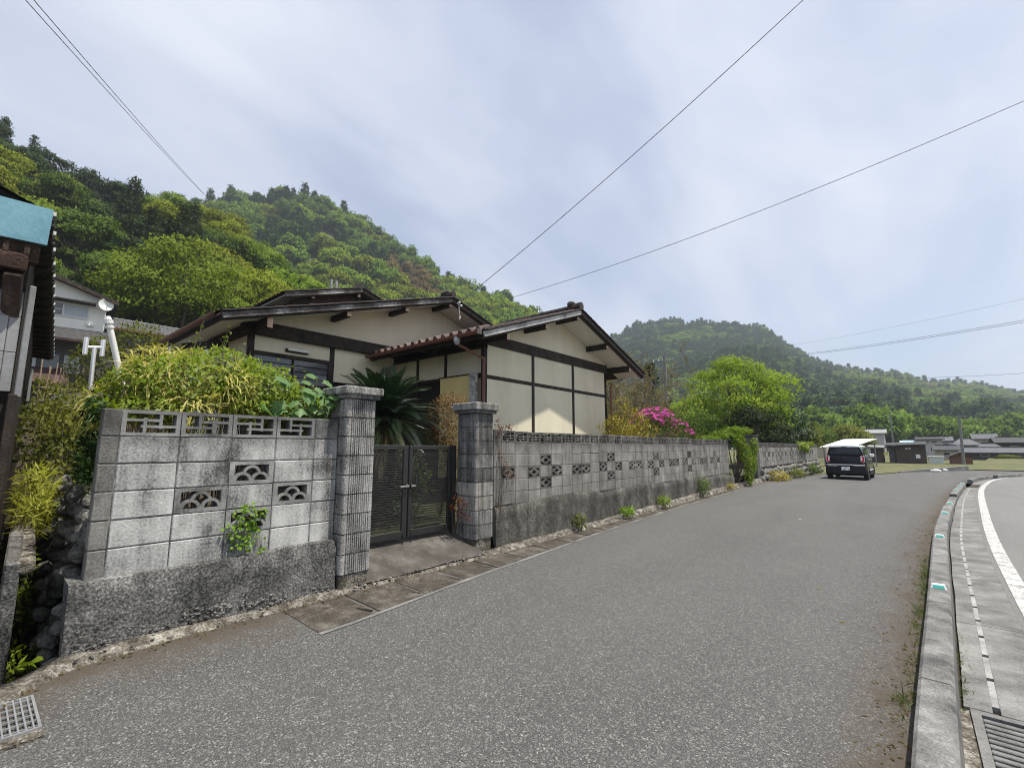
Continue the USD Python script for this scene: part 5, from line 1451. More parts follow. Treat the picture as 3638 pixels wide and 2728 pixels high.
# flowering climber over the end of the long wall
rng = np.random.default_rng(56)
wb = [((-4.9, 15.5, 1.93), (.3, .7, .08)), ((-4.8, 16.6, 2.06), (.34, .6, .12)), ((-4.7, 17.6, 2.22), (.36, .6, .16)), ((-4.6, 18.5, 2.24), (.32, .7, .12)), ((-4.42, 17.2, 1.85), (.20, .3, .25)), ((-4.38, 17.7, 1.45), (.20, .35, .35)), ((-4.36, 18.2, 1.0), (.18, .26, .38)), ((-4.34, 18.9, 1.65), (.16, .22, .35)), ((-4.36, 18.0, .55), (.14, .18, .25)), ((-4.34, 18.7, 1.15), (.12, .16, .25))]
t = thing('hanging_climber', 'light green climber cascading over the far end of the long wall', 'vine', (-4.7, 17.6, .3))
p, d, _ = blob_pts(rng, wb, 2700, .4)
D = unit(d * .3 + rng.normal(size=p.shape) * .4 + [.1, 0, -.8]); N = unit(d + [0, 0, .6] + rng.normal(size=p.shape) * .4)
obj('foliage', leaves(p, D, N, rng.uniform(.07, .14, len(p)), rng.uniform(.04, .06, len(p))), MT['leaf_fresh'], t, kind='stuff')
obj('stems', stems(rng, (-4.75, 17.9, .3), p[::70], .012), MT['bark'], t)

# weeds at the foot of the walls and along the kerb
for i, (y, r, n, lab, m) in enumerate(((6.95, .16, 170, 'weed clump with brownish stems at the foot of the long wall, nearest to the gate', 'leaf_olive'), (8.75, .22, 260, 'bright yellow-green weed clump at the foot of the long wall, second from the gate', 'leaf_vivid'),
                                       (10.6, .26, 260, 'weed clump on the crumbling footing halfway along the long wall', 'leaf_vine'), (13.4, .30, 420, 'taller bushy green weed clump growing up the dark footing of the long wall', 'leaf_mid'), (15.9, .22, 160, 'last small weed clump near the hanging climber', 'leaf_gold'))):
    h = (.28, .20, .26, .55, .2)[i]
    shrub('weed', lab, 'weed', (-4.43, y, float(gnd(-4.4, y)) + .05), [((-4.40, y, float(gnd(-4.4, y)) + .05 + h * .5), (r * .55, r, h * .5))], n, m, (.03, .07), (.018, .035), 60 + i, nst=14, inner=.1, sr=.003)
for i, (y, lab) in enumerate(((22.0, 'yellowish grass clump at the foot of the far stone base, nearest to the gate post'), (26.0, 'green weeds in front of the far stone base, middle clump'), (31.5, 'dense green weeds low on the far stone base beside the car'))):
    shrub('weed', lab, 'weed', (-4.3, y, .2), [((-4.25, y, .4), (.3, .9, .25)), ((-4.15, y + .9, .3), (.25, .7, .16))], 420, ('leaf_gold', 'leaf_olive', 'leaf_mid')[i], (.08, .16), (.03, .05), 66 + i, nst=10, inner=.1)
t, _, _ = shrub('wall_climber', 'yellow-green creeper hanging over the top of the far wall', 'vine', (-4.65, 31, 1.6), [((-4.55, 30.4, 1.7), (.2, 1.1, .18)), ((-4.52, 31.6, 1.5), (.16, .7, .25)), ((-4.6, 33.6, 1.8), (.2, 1.2, .1))], 520, 'leaf_vine', (.10, .18), (.06, .09), 70, nst=14, inner=.1)


def grass_tufts(name, label, cat_, pts, hs_, n, mat_, seed, kind='stuff', w=(.004, .008)):
    rng = np.random.default_rng(seed)
    p = np.repeat(np.asarray(pts, float), n, 0); h = np.repeat(np.broadcast_to(hs_, len(pts)), n)
    p = p + rng.normal(size=p.shape) * [.025, .05, 0]
    D = unit(rng.normal(size=p.shape) * [.55, .55, .1] + [0, 0, .9])
    v, f, u = ribbons(p, D, rdir(rng, len(p)), h * rng.uniform(.5, 1.1, len(p)), rng.uniform(*w, len(p)), rng.uniform(.2, .9, len(p)), 3)
    return setd(obj(name, (v, f), MT[mat_], None, True, label=label), category=cat_, kind=kind)


rng = np.random.default_rng(71)
yk = np.concatenate([rng.uniform(2.6, 9.5, 34), rng.uniform(5.6, 8.6, 30)])
grass_tufts('kerb_grass', 'grass and weeds growing along the lane side of the kerb', 'grass', [(float(XK(y)) - .03 - .05 * rng.random(), y, .005) for y in yk], rng.uniform(.05, .19, len(yk)), 11, 'grass', 72)
yg = np.concatenate([rng.uniform(3.2, 6, 8), rng.uniform(4.2, 5.2, 4)])
grass_tufts('gutter_grass', 'small grass tufts in the joint between kerb and gutter', 'grass', [(float(XK(y)) + .195, y, .0) for y in yg], rng.uniform(.04, .10, len(yg)), 8, 'grass', 73)
# leaf litter: dry leaves and twigs caught along the kerb and the lip
p, D = [], []
for y in rng.uniform(1.6, 15, 900):
    p.append((float(XK(y)) - .02 - abs(rng.normal()) * (.10 + .012 * y), y, .012))
for y in rng.uniform(.2, 16, 700):
    x = float(XL(y)) + .03 + abs(rng.normal()) * .07; p.append((x, y, float(gnd(x, y)) + .016 + .012 * rng.random()))
p = np.array(p); D = unit(rng.normal(size=p.shape) * [1, 1, .15]); N = unit(rng.normal(size=p.shape) * .35 + [0, 0, 1])
setd(obj('leaf_litter', leaves(p, D, N, rng.uniform(.012, .045, len(p)), rng.uniform(.006, .022, len(p)), .25), MT['leaf_brown'], None, label='dry brown leaf litter lying along the kerb and the foot of the walls'), category='leaf litter', kind='stuff')
# crumbs of mortar and gravel on the lip
ms = []
for k in range(380):
    y = rng.uniform(2.6, 14) if k < 350 else rng.uniform(.3, 2.6)
    x = float(XL(y)) + rng.normal() * .05 + .0
    ms.append(rock(rng, (x, y, float(gnd(x, y)) + .035 + .02 * rng.random() + .05 * np.clip((y - 4) / 10, 0, 1)), rng.uniform(.005, .016), 1, .7, .4))
setd(obj('rubble', cat(ms), MT['pale_stone'], None, label='pale crumbs of stone and mortar scattered on the lip at the foot of the walls'), category='rubble', kind='stuff')
ms = []
rng = np.random.default_rng(88)
for k in range(260):
    y = rng.uniform(.62, 2.5); z = .17 + .05 * abs(rng.normal()) + .05 * math.sin(y * 5) * .5
    ms.append(rock(rng, (-4.505 + .02 * rng.random(), y, z + .02), (.006, rng.uniform(.006, .018), rng.uniform(.005, .013)), 1, 1, .4))
setd(obj('lime_crust', cat(ms), MT['pale_stone'], None, label='pale crusted crumbs along the foot of the left wall footing'), category='crust', kind='stuff')
for i, (x, y, lab, m) in enumerate(((-.92, 6.35, 'single small yellow leaf lying on the lane near the kerb', 'leaf_gold'), (-.62, 5.35, 'single fallen yellow leaf on the lane close to the kerb weeds', 'leaf_gold'), (-1.9, 11.6, 'small white scrap lying on the lane between gate and car', 'white_plastic'))):
    v, f = leaves(np.array([[x, y, .012 + float(gnd(x, y))]]), np.array([[.8, .3, .05]]), np.array([[0, .1, 1.0]]), .055, .03, .2)
    setd(obj('fallen_leaf' if i < 2 else 'paper_scrap', (v, f), MT[m], None, label=lab), category='leaf' if i < 2 else 'scrap')

# gully plants on the left
shrub('variegated_bamboo', 'smaller striped dwarf bamboo in the gully below the old building', 'bamboo', (-7.2, .60, .4), [((-7.0, .52, 1.15), (.5, .16, .26)), ((-6.6, .50, .95), (.4, .14, .2)), ((-7.4, .62, .95), (.4, .16, .25))], 1500, 'leaf_bamboo', (.06, .14), (.010, .016), 80, inner=.3)
shrub('gully_shrub', 'olive and rusty undergrowth at the head of the gully', 'shrub', (-9.5, 1.0, 1), [((-9.4, .95, 1.9), (.9, .30, .5)), ((-8.4, .80, 1.5), (.7, .28, .5)), ((-10.5, 1.1, 2.2), (.8, .5, .5)), ((-7.8, .72, 1.0), (.6, .2, .5)), ((-9.0, .60, 1.75), (.7, .2, .5)), ((-10.5, .70, 2.3), (.7, .25, .4))], 4200, 'leaf_olive', (.05, .09), (.025, .04), 81)
shrub('ivy', 'dark ivy trailing from the top of the left wall end into the gully', 'vine', (-6, .8, 1), [((-5.7, .76, 1.72), (.5, .06, .20)), ((-6.7, .86, 1.5), (.6, .07, .28)), ((-5.2, .66, 1.92), (.3, .05, .10)), ((-7.4, .90, 1.1), (.6, .07, .4))], 1300, 'leaf_ivy', (.04, .07), (.03, .045), 82, nst=0)
shrub('gully_fern', 'fresh green ferny plants on the gully floor', 'fern', (-5.9, .45, -.3), [((-5.7, .42, -.15), (.4, .14, .14)), ((-6.4, .46, .15), (.5, .13, .2)), ((-5.2, .38, -.35), (.3, .12, .1)), ((-7.2, .5, .45), (.6, .12, .25))], 1300, 'leaf_fresh', (.04, .09), (.02, .035), 83)
rng = np.random.default_rng(84)
t = thing('butterbur', 'few round bright green leaves at the mouth of the gully', 'plant', (-4.75, .42, -.3))
for (x, y, z, r) in ((-4.66, .44, .14, .065), (-4.62, .50, .10, .055), (-4.72, .47, .09, .05), (-4.62, .42, .16, .05)):
    an = np.linspace(.25, 6.0, 11)
    v = np.vstack([[0, 0, 0], np.stack([r * np.cos(an), r * np.sin(an), .012 * np.cos(an * 3) + .01], 1)])
    obj('leaf', xf((v, np.array([[0, i, i + 1] for i in range(1, 11)])), (x, y, z), rz=rng.uniform(0, 6), rx=rng.normal() * .2, ry=.35), MT['leaf_fresh'], t, True)
    obj('stalk', tube([(x, y, z), (x - .02, y + .02, z - .3)], .004, 4), MT['leaf_mid'], t)


# ------------------------------------------------------------------ trees
def broad(rng, R, H, nb, nl, ls, low=.25, lean=.0, flat=.8, spread=.75):
    """Crown of leaf clumps over an uneven dome (base of the crown at z = low*H), and its trunk with limbs."""
    d = rdir(rng, nb); d[:, 2] = d[:, 2] * .9 + .12
    rad = rng.uniform(.45, 1.0, nb) ** .5 * spread
    hc = H * (1 - low) / 2
    c = d * rad[:, None] * [R, R, hc * .95] + [0, 0, H * low + hc]
    c[:, :2] += (c[:, 2:3] / H) * lean
    r = R * rng.uniform(.22, .40, nb)
    P_, N_ = [], []
    for k in range(nb):
        m = max(4, int(nl * (r[k] / (R * .28)) ** 2))
        e = rdir(rng, m); e[:, 2] = np.where(e[:, 2] < -.25, -e[:, 2] * .6, e[:, 2])
        P_.append(c[k] + e * r[k] * rng.uniform(.72, 1.08, (m, 1)) * [1, 1, flat]); N_.append(e)
    P_, N_ = np.vstack(P_), np.vstack(N_)
    D = unit(np.cross(N_, rdir(rng, len(P_))) + N_ * .3 - [0, 0, .15]); N2 = unit(N_ * .8 + [0, 0, .5] + rng.normal(size=P_.shape) * .38)
    crown_ = leafy(P_, D, N2, ls * rng.uniform(.7, 1.4, len(P_)), ls * rng.uniform(.45, .8, len(P_)), .18, shade=N_ + [0, 0, .22] + (N2 - N_) * .45)
    tr = [tube([(0, 0, -.6), (.02 * R, 0, H * low * .6), (0, .02 * R, H * .5), (.03 * R, 0, H * .75)], [R * .075, R * .06, R * .04, R * .015], 7)]
    for k in rng.choice(nb, min(nb, 16), False):
        b = np.array([0, 0, H * rng.uniform(low * .5, .5)])
        tr.append(tube([b, (b + c[k]) / 2 + [0, 0, -.04 * H], c[k]], [R * .032, R * .02, R * .007], 5, False))
    return crown_, cat(tr)


def conifer(rng, R, H, nw, ls, low=.12, per=7, pts=9):
    P_, D_, N_ = [], [], []
    for k in range(nw):
        t = (k + rng.random() * .8) / nw
        z = H * (low + (1 - low) * t); rr = R * (1 - t) ** .75 * rng.uniform(.75, 1.15) + .12 * R
        for j in range(per):
            a = rng.uniform(0, 6.283); h = np.array([math.cos(a), math.sin(a), 0])
            L_ = rr * rng.uniform(.65, 1.1)
            for s in np.linspace(.25, 1, pts):
                o = np.array([0, 0, z]) + h * L_ * s + np.array([0, 0, .10 * L_ * s - .30 * L_ * s * s]) + rng.normal(size=3) * .10 * R
                P_.append(o); D_.append(h + rng.normal(size=3) * .6 - [0, 0, .25]); N_.append(np.array([0, 0, 1.0]) + rng.normal(size=3) * .45 + h * .3)
    P_, D_, N_ = np.array(P_), unit(np.array(D_)), unit(np.array(N_))
    out = unit(np.stack([P_[:, 0], P_[:, 1], 0 * P_[:, 2] + .25 * R], 1))
    return leafy(P_, D_, N_, ls * rng.uniform(.7, 1.4, len(P_)), ls * rng.uniform(.35, .6, len(P_)), .2, .1, shade=out + N_ * .55), tube([(0, 0, -1), (0, 0, H * .6), (0, 0, H * .97)], [R * .09, R * .055, R * .012], 6)


def tree(name, label, loc, crown_, trunk_, mat_, cat_='tree', rotz=0.0, scale=1.0, group=None, tm='bark'):
    t = thing(name, label, cat_, loc, rotz, group, scale)
    o = origin(t)
    obj('trunk', (trunk_[0] + o, trunk_[1]), MT[tm], t)
    obj('crown', (crown_[0] + o,) + tuple(crown_[1:]), MT[mat_], t)
    return t


rng = np.random.default_rng(90)
tree('broadleaf_tree', 'large light green spreading tree behind the long wall', (-8.2, 31.8, .2), *broad(rng, 3.15, 7.0, 80, 110, .19, .14, flat=.65, spread=.94), 'leaf_spring')
tree('broadleaf_tree', 'lower light green tree at the left foot of the large spreading tree', (-10.6, 30.5, .2), *broad(rng, 2.6, 4.6, 46, 95, .19, .12), 'leaf_spring')
tree('broadleaf_tree', 'rounded dark green tree in front of the large spreading tree', (-9.0, 27.6, .2), *broad(rng, 1.3, 3.7, 30, 100, .13, .15), 'leaf_mid')
tree('broadleaf_tree', 'dense dark green tree right behind the dark gate post', (-6.4, 29.0, .2), *broad(rng, 2.0, 3.9, 40, 110, .15, .05), 'leaf_dark')
tree('broadleaf_tree', 'dark rusty tinged tree above the far wall left of the car', (-6.5, 34.5, .2), *broad(rng, 2.3, 4.3, 40, 100, .17, .05), 'leaf_ivy')
tree('broadleaf_tree', 'pale olive shrubby tree above the far wall beside the pink roof', (-7.2, 44.5, .1), *broad(rng, 2.3, 3.9, 40, 90, .2, .05), 'leaf_olive')
tree('broadleaf_tree', 'dull green shrubby tree between the pink roof and the white canopy', (-8.3, 58.0, .1), *broad(rng, 2.8, 4.6, 40, 90, .24, .05), 'leaf_mid')
tree('broadleaf_tree', 'yellow-green low tree left of the dark shed', (-5.2, 68, .1), *broad(rng, 2.6, 4.4, 40, 80, .25, .05), 'leaf_olive')


def twiggy(rng, R, H, n):
    ms, P_ = [], []
    for k in range(n):
        a = rng.uniform(0, 6.283); L_ = rng.uniform(.5, 1.0)
        tip = np.array([R * math.cos(a) * rng.random() ** .5, R * math.sin(a) * rng.random() ** .5, H * L_])
        b = np.array([0, 0, 0.0]) + rng.normal(size=3) * [.15, .15, 0]
        m = (b + tip) / 2 * [.6, .6, 1.05] + rng.normal(size=3) * .15
        q = np.linspace(0, 1, 6)[:, None]; pts = (1 - q) ** 2 * b + 2 * q * (1 - q) * m + q * q * tip
        ms.append(tube(pts, np.linspace(.022, .006, 6), 4, False))
        for s in range(5):
            o = pts[rng.integers(2, 6)]; e = unit(rng.normal(size=3) + [0, 0, .8]) * rng.uniform(.3, .8)
            ms.append(tube([o, o + e * .5 + rng.normal(size=3) * .03, o + e], [.007, .005, .003], 3, False)); P_ += [o + e * w for w in rng.uniform(.2, 1, 15)]
    P_ = np.array(P_)
    return leaves(P_, rdir(rng, len(P_)), rdir(rng, len(P_)) + [0, 0, .5], rng.uniform(.06, .13, len(P_)), rng.uniform(.03, .06, len(P_))), cat(ms)


tree('twiggy_tree', 'half bare brownish tree with pale twigs beside the house corner', (-8.6, 17.0, .4), *twiggy(rng, 1.8, 4.4, 110), 'leaf_tan', tm='pale_twig')
tree('twiggy_tree', 'second half bare brownish tree further back behind the azalea', (-9.8, 21.5, .4), *twiggy(rng, 2.3, 5.6, 120), 'leaf_tan', tm='pale_twig')
tree('cedar_tree', 'slim dark cedar standing behind the half bare trees', (-17.5, 40, .4), *conifer(rng, 1.5, 9.0, 26, .38), 'needle_dark', 'conifer')
# ------------------------------------------------------------------ white house and its neighbours on the slope at the left
def local_house(name, label, loc, yaw, parts, cat_='house'):
    t = thing(name, label, cat_, loc, yaw)
    for p in parts:
        n, m, k = p[:3]
        o = obj_local(n, m, MT[k], t)
        for q in (p[3] if len(p) > 3 else ()):
            obj_local(q[0], q[1], MT[q[2]], o)
    return t


# local x points at the camera, y to the right in view
yaw = math.atan2(-3.6, 35.7)
wh = thing('house', 'white two-storey house with satellite dish on the slope at the left', 'house', (-36.0, 2.6, 4.0), yaw)
L_ = lambda n, m, k, par=None, **kw: obj_local(n, m, MT[k], par or wh, **kw)
L_('upper_wall', ext(Polygon([(-3.2, 4.3), (2.0, 4.3), (2.0, 6.25), (-.45, 7.1), (-3.2, 6.1)]), 7, 'X', -7), 'white_wall')
for s, (ya, za, yb, zb_) in enumerate(((-.45, 7.28, 2.55, 6.20), (-.45, 7.28, -3.8, 6.05))):
    L_('roof_slope', (np.array([[.45, ya, za - .1], [.45, yb, zb_ - .1], [-7, yb, zb_ - .1], [-7, ya, za - .1], [.45, ya, za + .02], [.45, yb, zb_ + .02], [-7, yb, zb_ + .02], [-7, ya, za + .02]]), _BF if s else _BF), 'dark_tile')
    L_('barge_board', beam((.46, ya, za - .13), (.46, yb, zb_ - .13), .05, .16), 'old_timber')
wf_ = L_('window', cat([box(0, .06, -1.85, 1.3, 4.98, 5.05), box(0, .06, -1.85, 1.3, 5.72, 5.79)] + [box(0, .07, y - .035, y + .035, 5.05, 5.72) for y in (-1.8, -.9, .2, 1.27)] + [box(.0, .05, -1.8, .2, 5.36, 5.40)]), 'white_paint')
for a, b in ((-1.77, -.93), (-.87, .17)):
    L_('pane', box(.0, .03, a, b, 5.05, 5.72), 'pane_glass', wf_)
L_('curtain', box(.0, .035, .23, 1.24, 5.05, 5.72), 'curtain', wf_)
L_('window_hood', beam((.25, -2.0, 5.93), (.25, 1.55, 5.87), .55, .07), 'dark_wood')
L_('awning', (np.array([[.02, -2.6, 6.5], [.02, -.9, 6.5], [1.2, -.4, 6.02], [1.2, -2.6, 6.02], [.02, -2.6, 6.53], [.02, -.9, 6.53], [1.2, -.4, 6.05], [1.2, -2.6, 6.05]]), _BF), 'wall_beige')
L_('awning_beam', box(.9, 1.1, -2.6, -.4, 5.80, 5.98), 'red_timber')
L_('vent', box(0, .04, -1.0, -.65, 6.55, 6.68), 'interior')
L_('siding_seam', box(0, .02, -.2, 1.98, 6.05, 6.07), 'wall_grey')
L_('meter_box', box(0, .15, 1.25, 1.55, 4.62, 4.78), 'white_plastic')
L_('lower_wall', box(-6.5, -.25, -4.2, 2.3, -1.5, 4.2), 'wall_dark')
L_('lower_roof', (np.array([[1.3, -3.8, 3.55], [1.3, 2.3, 3.45], [-.1, 2.3, 4.35], [-.1, -3.8, 4.35], [1.3, -3.8, 3.62], [1.3, 2.3, 3.52], [-.1, 2.3, 4.42], [-.1, -3.8, 4.42]]), _BF), 'dark_tile')
L_('roof_edge', box(1.25, 1.38, -3.8, 2.3, 3.40, 3.52), 'rust_sheet')
for k in range(4):
    L_('lower_window', box(-.26, -.2, -2.2 + .9 * k, -1.5 + .9 * k, 1.8, 2.8), ('pane_glass', 'curtain')[k % 2])
L_('porch_roof', (np.array([[1.6, -3.6, 1.0], [1.6, .8, .95], [.2, .6, 1.9], [.2, -3.6, 1.9], [1.6, -3.6, 1.06], [1.6, .8, 1.01], [.2, .6, 1.96], [.2, -3.6, 1.96]]), _BF), 'rust_sheet')
L_('downpipe', tube([(.35, -2.55, 3.4), (.35, -2.45, .9), (.4, -1.9, .1), (.4, -1.9, -1.6)], .055, 6), 'beam_end')
L_('electric_box', box(-.2, .1, -2.7, -2.35, 1.9, 3.2), 'white_paint')
sd = thing('satellite_dish', 'white satellite dish on a pole at the right corner of the white house', 'satellite dish', (-35.5, 4.55, 9.3), yaw)
ang = np.linspace(0, 2 * math.pi, 17)[:-1]
rows = [[[.06 * r * r - .1, .36 * r * math.cos(a), .36 * r * math.sin(a)] for a in list(ang) + [0]] for r in (0.01, .5, 1)]
v, f = strip(rows); obj_local('dish', xf((np.vstack([v, v - [.02, 0, 0]]), np.vstack([f, f[:, ::-1] + len(v)])), (0.2, 0, .65), rz=.25), MT['white_plastic'], sd)
obj_local('arm', tube([(.1, 0, .3), (.45, .05, .62)], .015, 5), MT['galvanised'], sd)
obj_local('mast', tube([(.05, 0, -.9), (.05, 0, .7)], .03, 6), MT['white_paint'], sd)
gh = thing('house', 'house with long dark grey ribbed roof right of the white house', 'house', (-38.4, 7.07, 5.86), yaw, scale=.76)
vv = np.array([[3.4, -3.2, 3.9], [3.4, 2.2, 3.75], [.6, 2.6, 5.0], [.6, -3.0, 5.15]])
# ribs running down the slope
rows = []
for t in np.linspace(0, 1, 121):
    a = vv[0] * (1 - t) + vv[1] * t; b = vv[3] * (1 - t) + vv[2] * t
    up = .06 * (1 if int(t * 120) % 6 < 2 else 0)
    rows.append([a + [0, 0, up], b + [0, 0, up]])
v, f = strip(rows); obj_local('roof_slope', (np.vstack([v, v - [0, 0, .1]]), np.vstack([f, f[:, ::-1] + len(v)])), MT['grey_tile'], gh)
obj_local('ridge', beam((.55, -3.0, 5.2), (.55, 2.6, 5.05), .25, .14, .03), MT['grey_sheet'], gh)
obj_local('wall', box(-3, 3.0, -3, 2.2, -3, 3.9), MT['wall_dark'], gh)
obj_local('fascia', beam((3.42, -3.2, 3.82), (3.42, 2.2, 3.68), .06, .16), MT['gutter_brown'], gh)
obj_local('rear_slope', (np.array([[.6, -3, 5.1], [.6, 2.6, 4.96], [-3, 2.6, 3.6], [-3, -3, 3.6], [.6, -3, 5.14], [.6, 2.6, 5.0], [-3, 2.6, 3.64], [-3, -3, 3.64]]), _BF), MT['grey_tile'], gh)
vp = thing('vent_pipe', 'leaning thick white vent pipe with a collar above the bamboo', 'pipe', (-15.8, 2.4, 2.0))
obj('pipe', tube([(-15.83, 2.11, 4.90), (-15.80, 2.50, 3.4), (-15.78, 2.75, 2.4)], .072, 12), MT['white_paint'], vp, 40)
obj('collar', cat([tube([(-15.83, 2.105, 4.93), (-15.83, 2.125, 4.84)], .10, 12), tube([(-15.83, 2.14, 4.78), (-15.83, 2.155, 4.72)], .096, 12), tube([(-15.84, 2.09, 5.03), (-15.83, 2.105, 4.94)], [.055, .08], 12)]), MT['white_paint'], vp)
hc = thing('flue', 'small shiny H-shaped flue pipe between the old building and the bamboo', 'flue', (-12.9, 1.54, 2.2))
obj('pipe', tube([(-12.9, 1.57, 2.2), (-12.9, 1.55, 3.70)], .038, 10), MT['chrome'], hc, 40)
obj('cross_pipe', tube([(-12.92, 1.43, 3.68), (-12.9, 1.66, 3.70)], .038, 10), MT['chrome'], hc)
for y in (1.41, 1.68):
    obj('end_pipe', tube([(-12.9, y, 3.52), (-12.9, y, 3.88)], .042, 10), MT['chrome'], hc)
bf = thing('pole_fence', 'frame of thin bare bamboo poles on the terrace left of the bamboo', 'fence', (-19.9, 1.7, 3.0))
rng = np.random.default_rng(95)
for z in (3.22, 3.42):
    obj('rail', tube([(-19.97, 1.2, z), (-19.88, 2.2, z - .03)], .018, 5), MT['bamboo_pole'], bf)
for y in np.linspace(1.26, 2.15, 10):
    obj('pole', tube([(-19.92, y, 2.9), (-19.92, y + rng.normal() * .05, rng.uniform(3.9, 4.3))], .016, 5), MT['bamboo_pole'], bf)
tw = thing('terrace_wall', 'low pale stone terrace wall below the bamboo pole fence', 'wall', (-19.7, 1.7, 2.6))
for k in range(60):
    obj('stone', rock(rng, (-19.6 + rng.normal() * .06, rng.uniform(1.0, 3.2), rng.uniform(2.2, 3.08)), (.14, rng.uniform(.1, .2), rng.uniform(.05, .09)), 1, rough=.3), MT['pale_stone'], tw, 50)
obj('backing', box(-20.6, -19.68, .9, 3.3, 1.4, 3.05), MT['soil'], tw)
sr = thing('lean_to_roof', 'small dark lean-to roof at the head of the gully', 'roof', (-13.2, 1.6, 2.4))
obj('roof_slope', (np.array([[-12.6, 1.05, 2.30], [-12.5, 1.95, 2.42], [-13.6, 2.0, 2.78], [-13.7, 1.1, 2.66], [-12.6, 1.05, 2.36], [-12.5, 1.95, 2.48], [-13.6, 2.0, 2.84], [-13.7, 1.1, 2.72]]), _BF), MT['dark_tile'], sr)
obj('wall', box(-13.6, -12.8, 1.2, 1.9, 1.2, 2.4), MT['dark_wood'], sr)
shrub('slope_shrub', 'rounded olive bush between the vent pipe and the grey ribbed roof', 'shrub', (-20, 3.7, 2), [((-20, 3.5, 5.0), (1.2, .75, .85)), ((-20.4, 4.3, 4.8), (1.2, .7, .7)), ((-19.6, 2.5, 4.1), (1.0, .7, 1.0)), ((-20, 3.6, 3.5), (1.4, 1.4, 1.0))], 5200, 'leaf_olive', (.10, .18), (.05, .08), 96, inner=.6)
setd(obj('white_stake', tube([(-15, 3.35, 2.0), (-15.02, 3.30, 4.62)], .035, 6), MT['grey_sheet'], None, label='thin grey upright stake in front of the rounded olive bush'), category='stake')

# twin bracket rising behind the roof ridge (service pole)
tp = thing('service_pole', 'pole with twin pale bars and insulators rising behind the main roof ridge', 'utility pole', (-24, 12.6, .5))
obj('pole', tube([(-24, 12.6, .5), (-24, 12.6, 9.7)], .10, 8), MT['pole_concrete'], tp)
for y in (12.45, 12.75):
    obj('bar', box(-24.05, -23.95, y - .075, y + .075, 9.85, 11.0, .02), MT['grey_sheet'], tp)
    obj('insulator', tube([(-23.8, y - .05 + .1 * (y > 12.6), 9.55), (-23.8, y, 9.78)], [.12, .09], 8), MT['white_plastic'], tp)
obj('crossarm', box(-24.06, -23.86, 12.1, 13.1, 9.66, 9.78), MT['pole_concrete'], tp)

# ------------------------------------------------------------------ far side of the field
def sbx(t, n, b, m):
    return obj(n, b, MT[m], t)


t = thing('shed', 'dark brown boarded shed with small white notices across the field', 'shed', (0, 61, 0))
sbx(t, 'wall', box(-.95, 1.30, 60, 63, -.1, 1.84), 'shed_brown')
for k in range(11):
    sbx(t, 'board', box(-.94 + .204 * k, -.94 + .204 * k + .19, 59.96, 60, -.05, 1.82, .008), 'shed_brown')
sbx(t, 'side_wall', box(-1.5, -.97, 60.3, 62.5, -.1, 1.7), 'wall_dark')
sbx(t, 'roof', (np.array([[-1.75, 59.6, 1.74], [1.45, 59.6, 1.86], [1.45, 63.3, 2.1], [-1.75, 63.3, 2.0], [-1.75, 59.6, 1.82], [1.45, 59.6, 1.92], [1.45, 63.3, 2.18], [-1.75, 63.3, 2.08]]), _BF), 'dark_tile')
sbx(t, 'notice', box(-.22, -.06, 59.93, 59.95, 1.42, 1.54), 'white_paint')
sbx(t, 'notice', box(.02, .20, 59.93, 59.95, 1.44, 1.54), 'white_paint')
sbx(t, 'notice', box(.52, .84, 59.93, 59.95, .55, .92), 'white_paint')
t = thing('shed', 'smaller dark shed left of the brown shed, with a yellow sign beside it', 'shed', (-2.3, 61, 0))
sbx(t, 'wall', box(-2.95, -1.95, 60.4, 63, -.1, 1.55), 'wall_dark')
sbx(t, 'board', box(-2.93, -2.47, 60.36, 60.4, -.05, 1.5, .01), 'shed_brown')
sbx(t, 'board', box(-2.45, -1.97, 60.36, 60.4, -.05, 1.5, .01), 'shed_brown')
sbx(t, 'roof', (np.array([[-3.2, 60.0, 1.62], [-1.7, 60.0, 1.52], [-1.7, 63.3, 1.72], [-3.2, 63.3, 1.8], [-3.2, 60.0, 1.69], [-1.7, 60.0, 1.59], [-1.7, 63.3, 1.79], [-3.2, 63.3, 1.87]]), _BF), 'grey_sheet')
t = thing('notice_board', 'small yellow-green notice hanging in the gap between the two sheds', 'sign', (-1.72, 60.5, .8))
sbx(t, 'board', box(-1.92, -1.55, 60.2, 60.23, .85, 1.12), 'sign_yellow')
sbx(t, 'post', box(-1.90, -1.86, 60.24, 60.28, 0, 1.15), 'old_timber')
t = thing('canopy', 'flat sloping white canopy roof on posts behind the parked car', 'canopy', (-3.7, 47.8, 0))
sbx(t, 'roof', (np.array([[-5.7, 46.6, 1.60], [-3.2, 46.6, 1.72], [-1.9, 49.4, 2.30], [-4.2, 49.6, 2.28], [-5.7, 46.6, 1.625], [-3.2, 46.6, 1.745], [-1.9, 49.4, 2.325], [-4.2, 49.6, 2.305]]), _BF), 'white_plastic')
for x, y, h in ((-5.4, 46.9, 1.6), (-3.3, 46.9, 1.7), (-2.1, 49.2, 2.25), (-4.2, 49.3, 2.25)):
    sbx(t, 'post', box(x - .04, x + .04, y - .04, y + .04, -.05, h), 'grey_sheet')
t = thing('moped', 'small parked moped half hidden between the far wall and the car', 'moped', (-4.6, 43.0, 0))
for y in (42.6, 43.7):
    sbx(t, 'wheel', xf(tube([(-.05, 0, 0), (.05, 0, 0)], [.24, .24], 14), (-4.5, y, .25)), 'rubber')
sbx(t, 'body', cat([rock(np.random.default_rng(1), (-4.5, 43.1, .62), (.16, .5, .2), 2), rock(np.random.default_rng(2), (-4.5, 42.65, .8), (.18, .2, .14), 2)]), 'car_white')
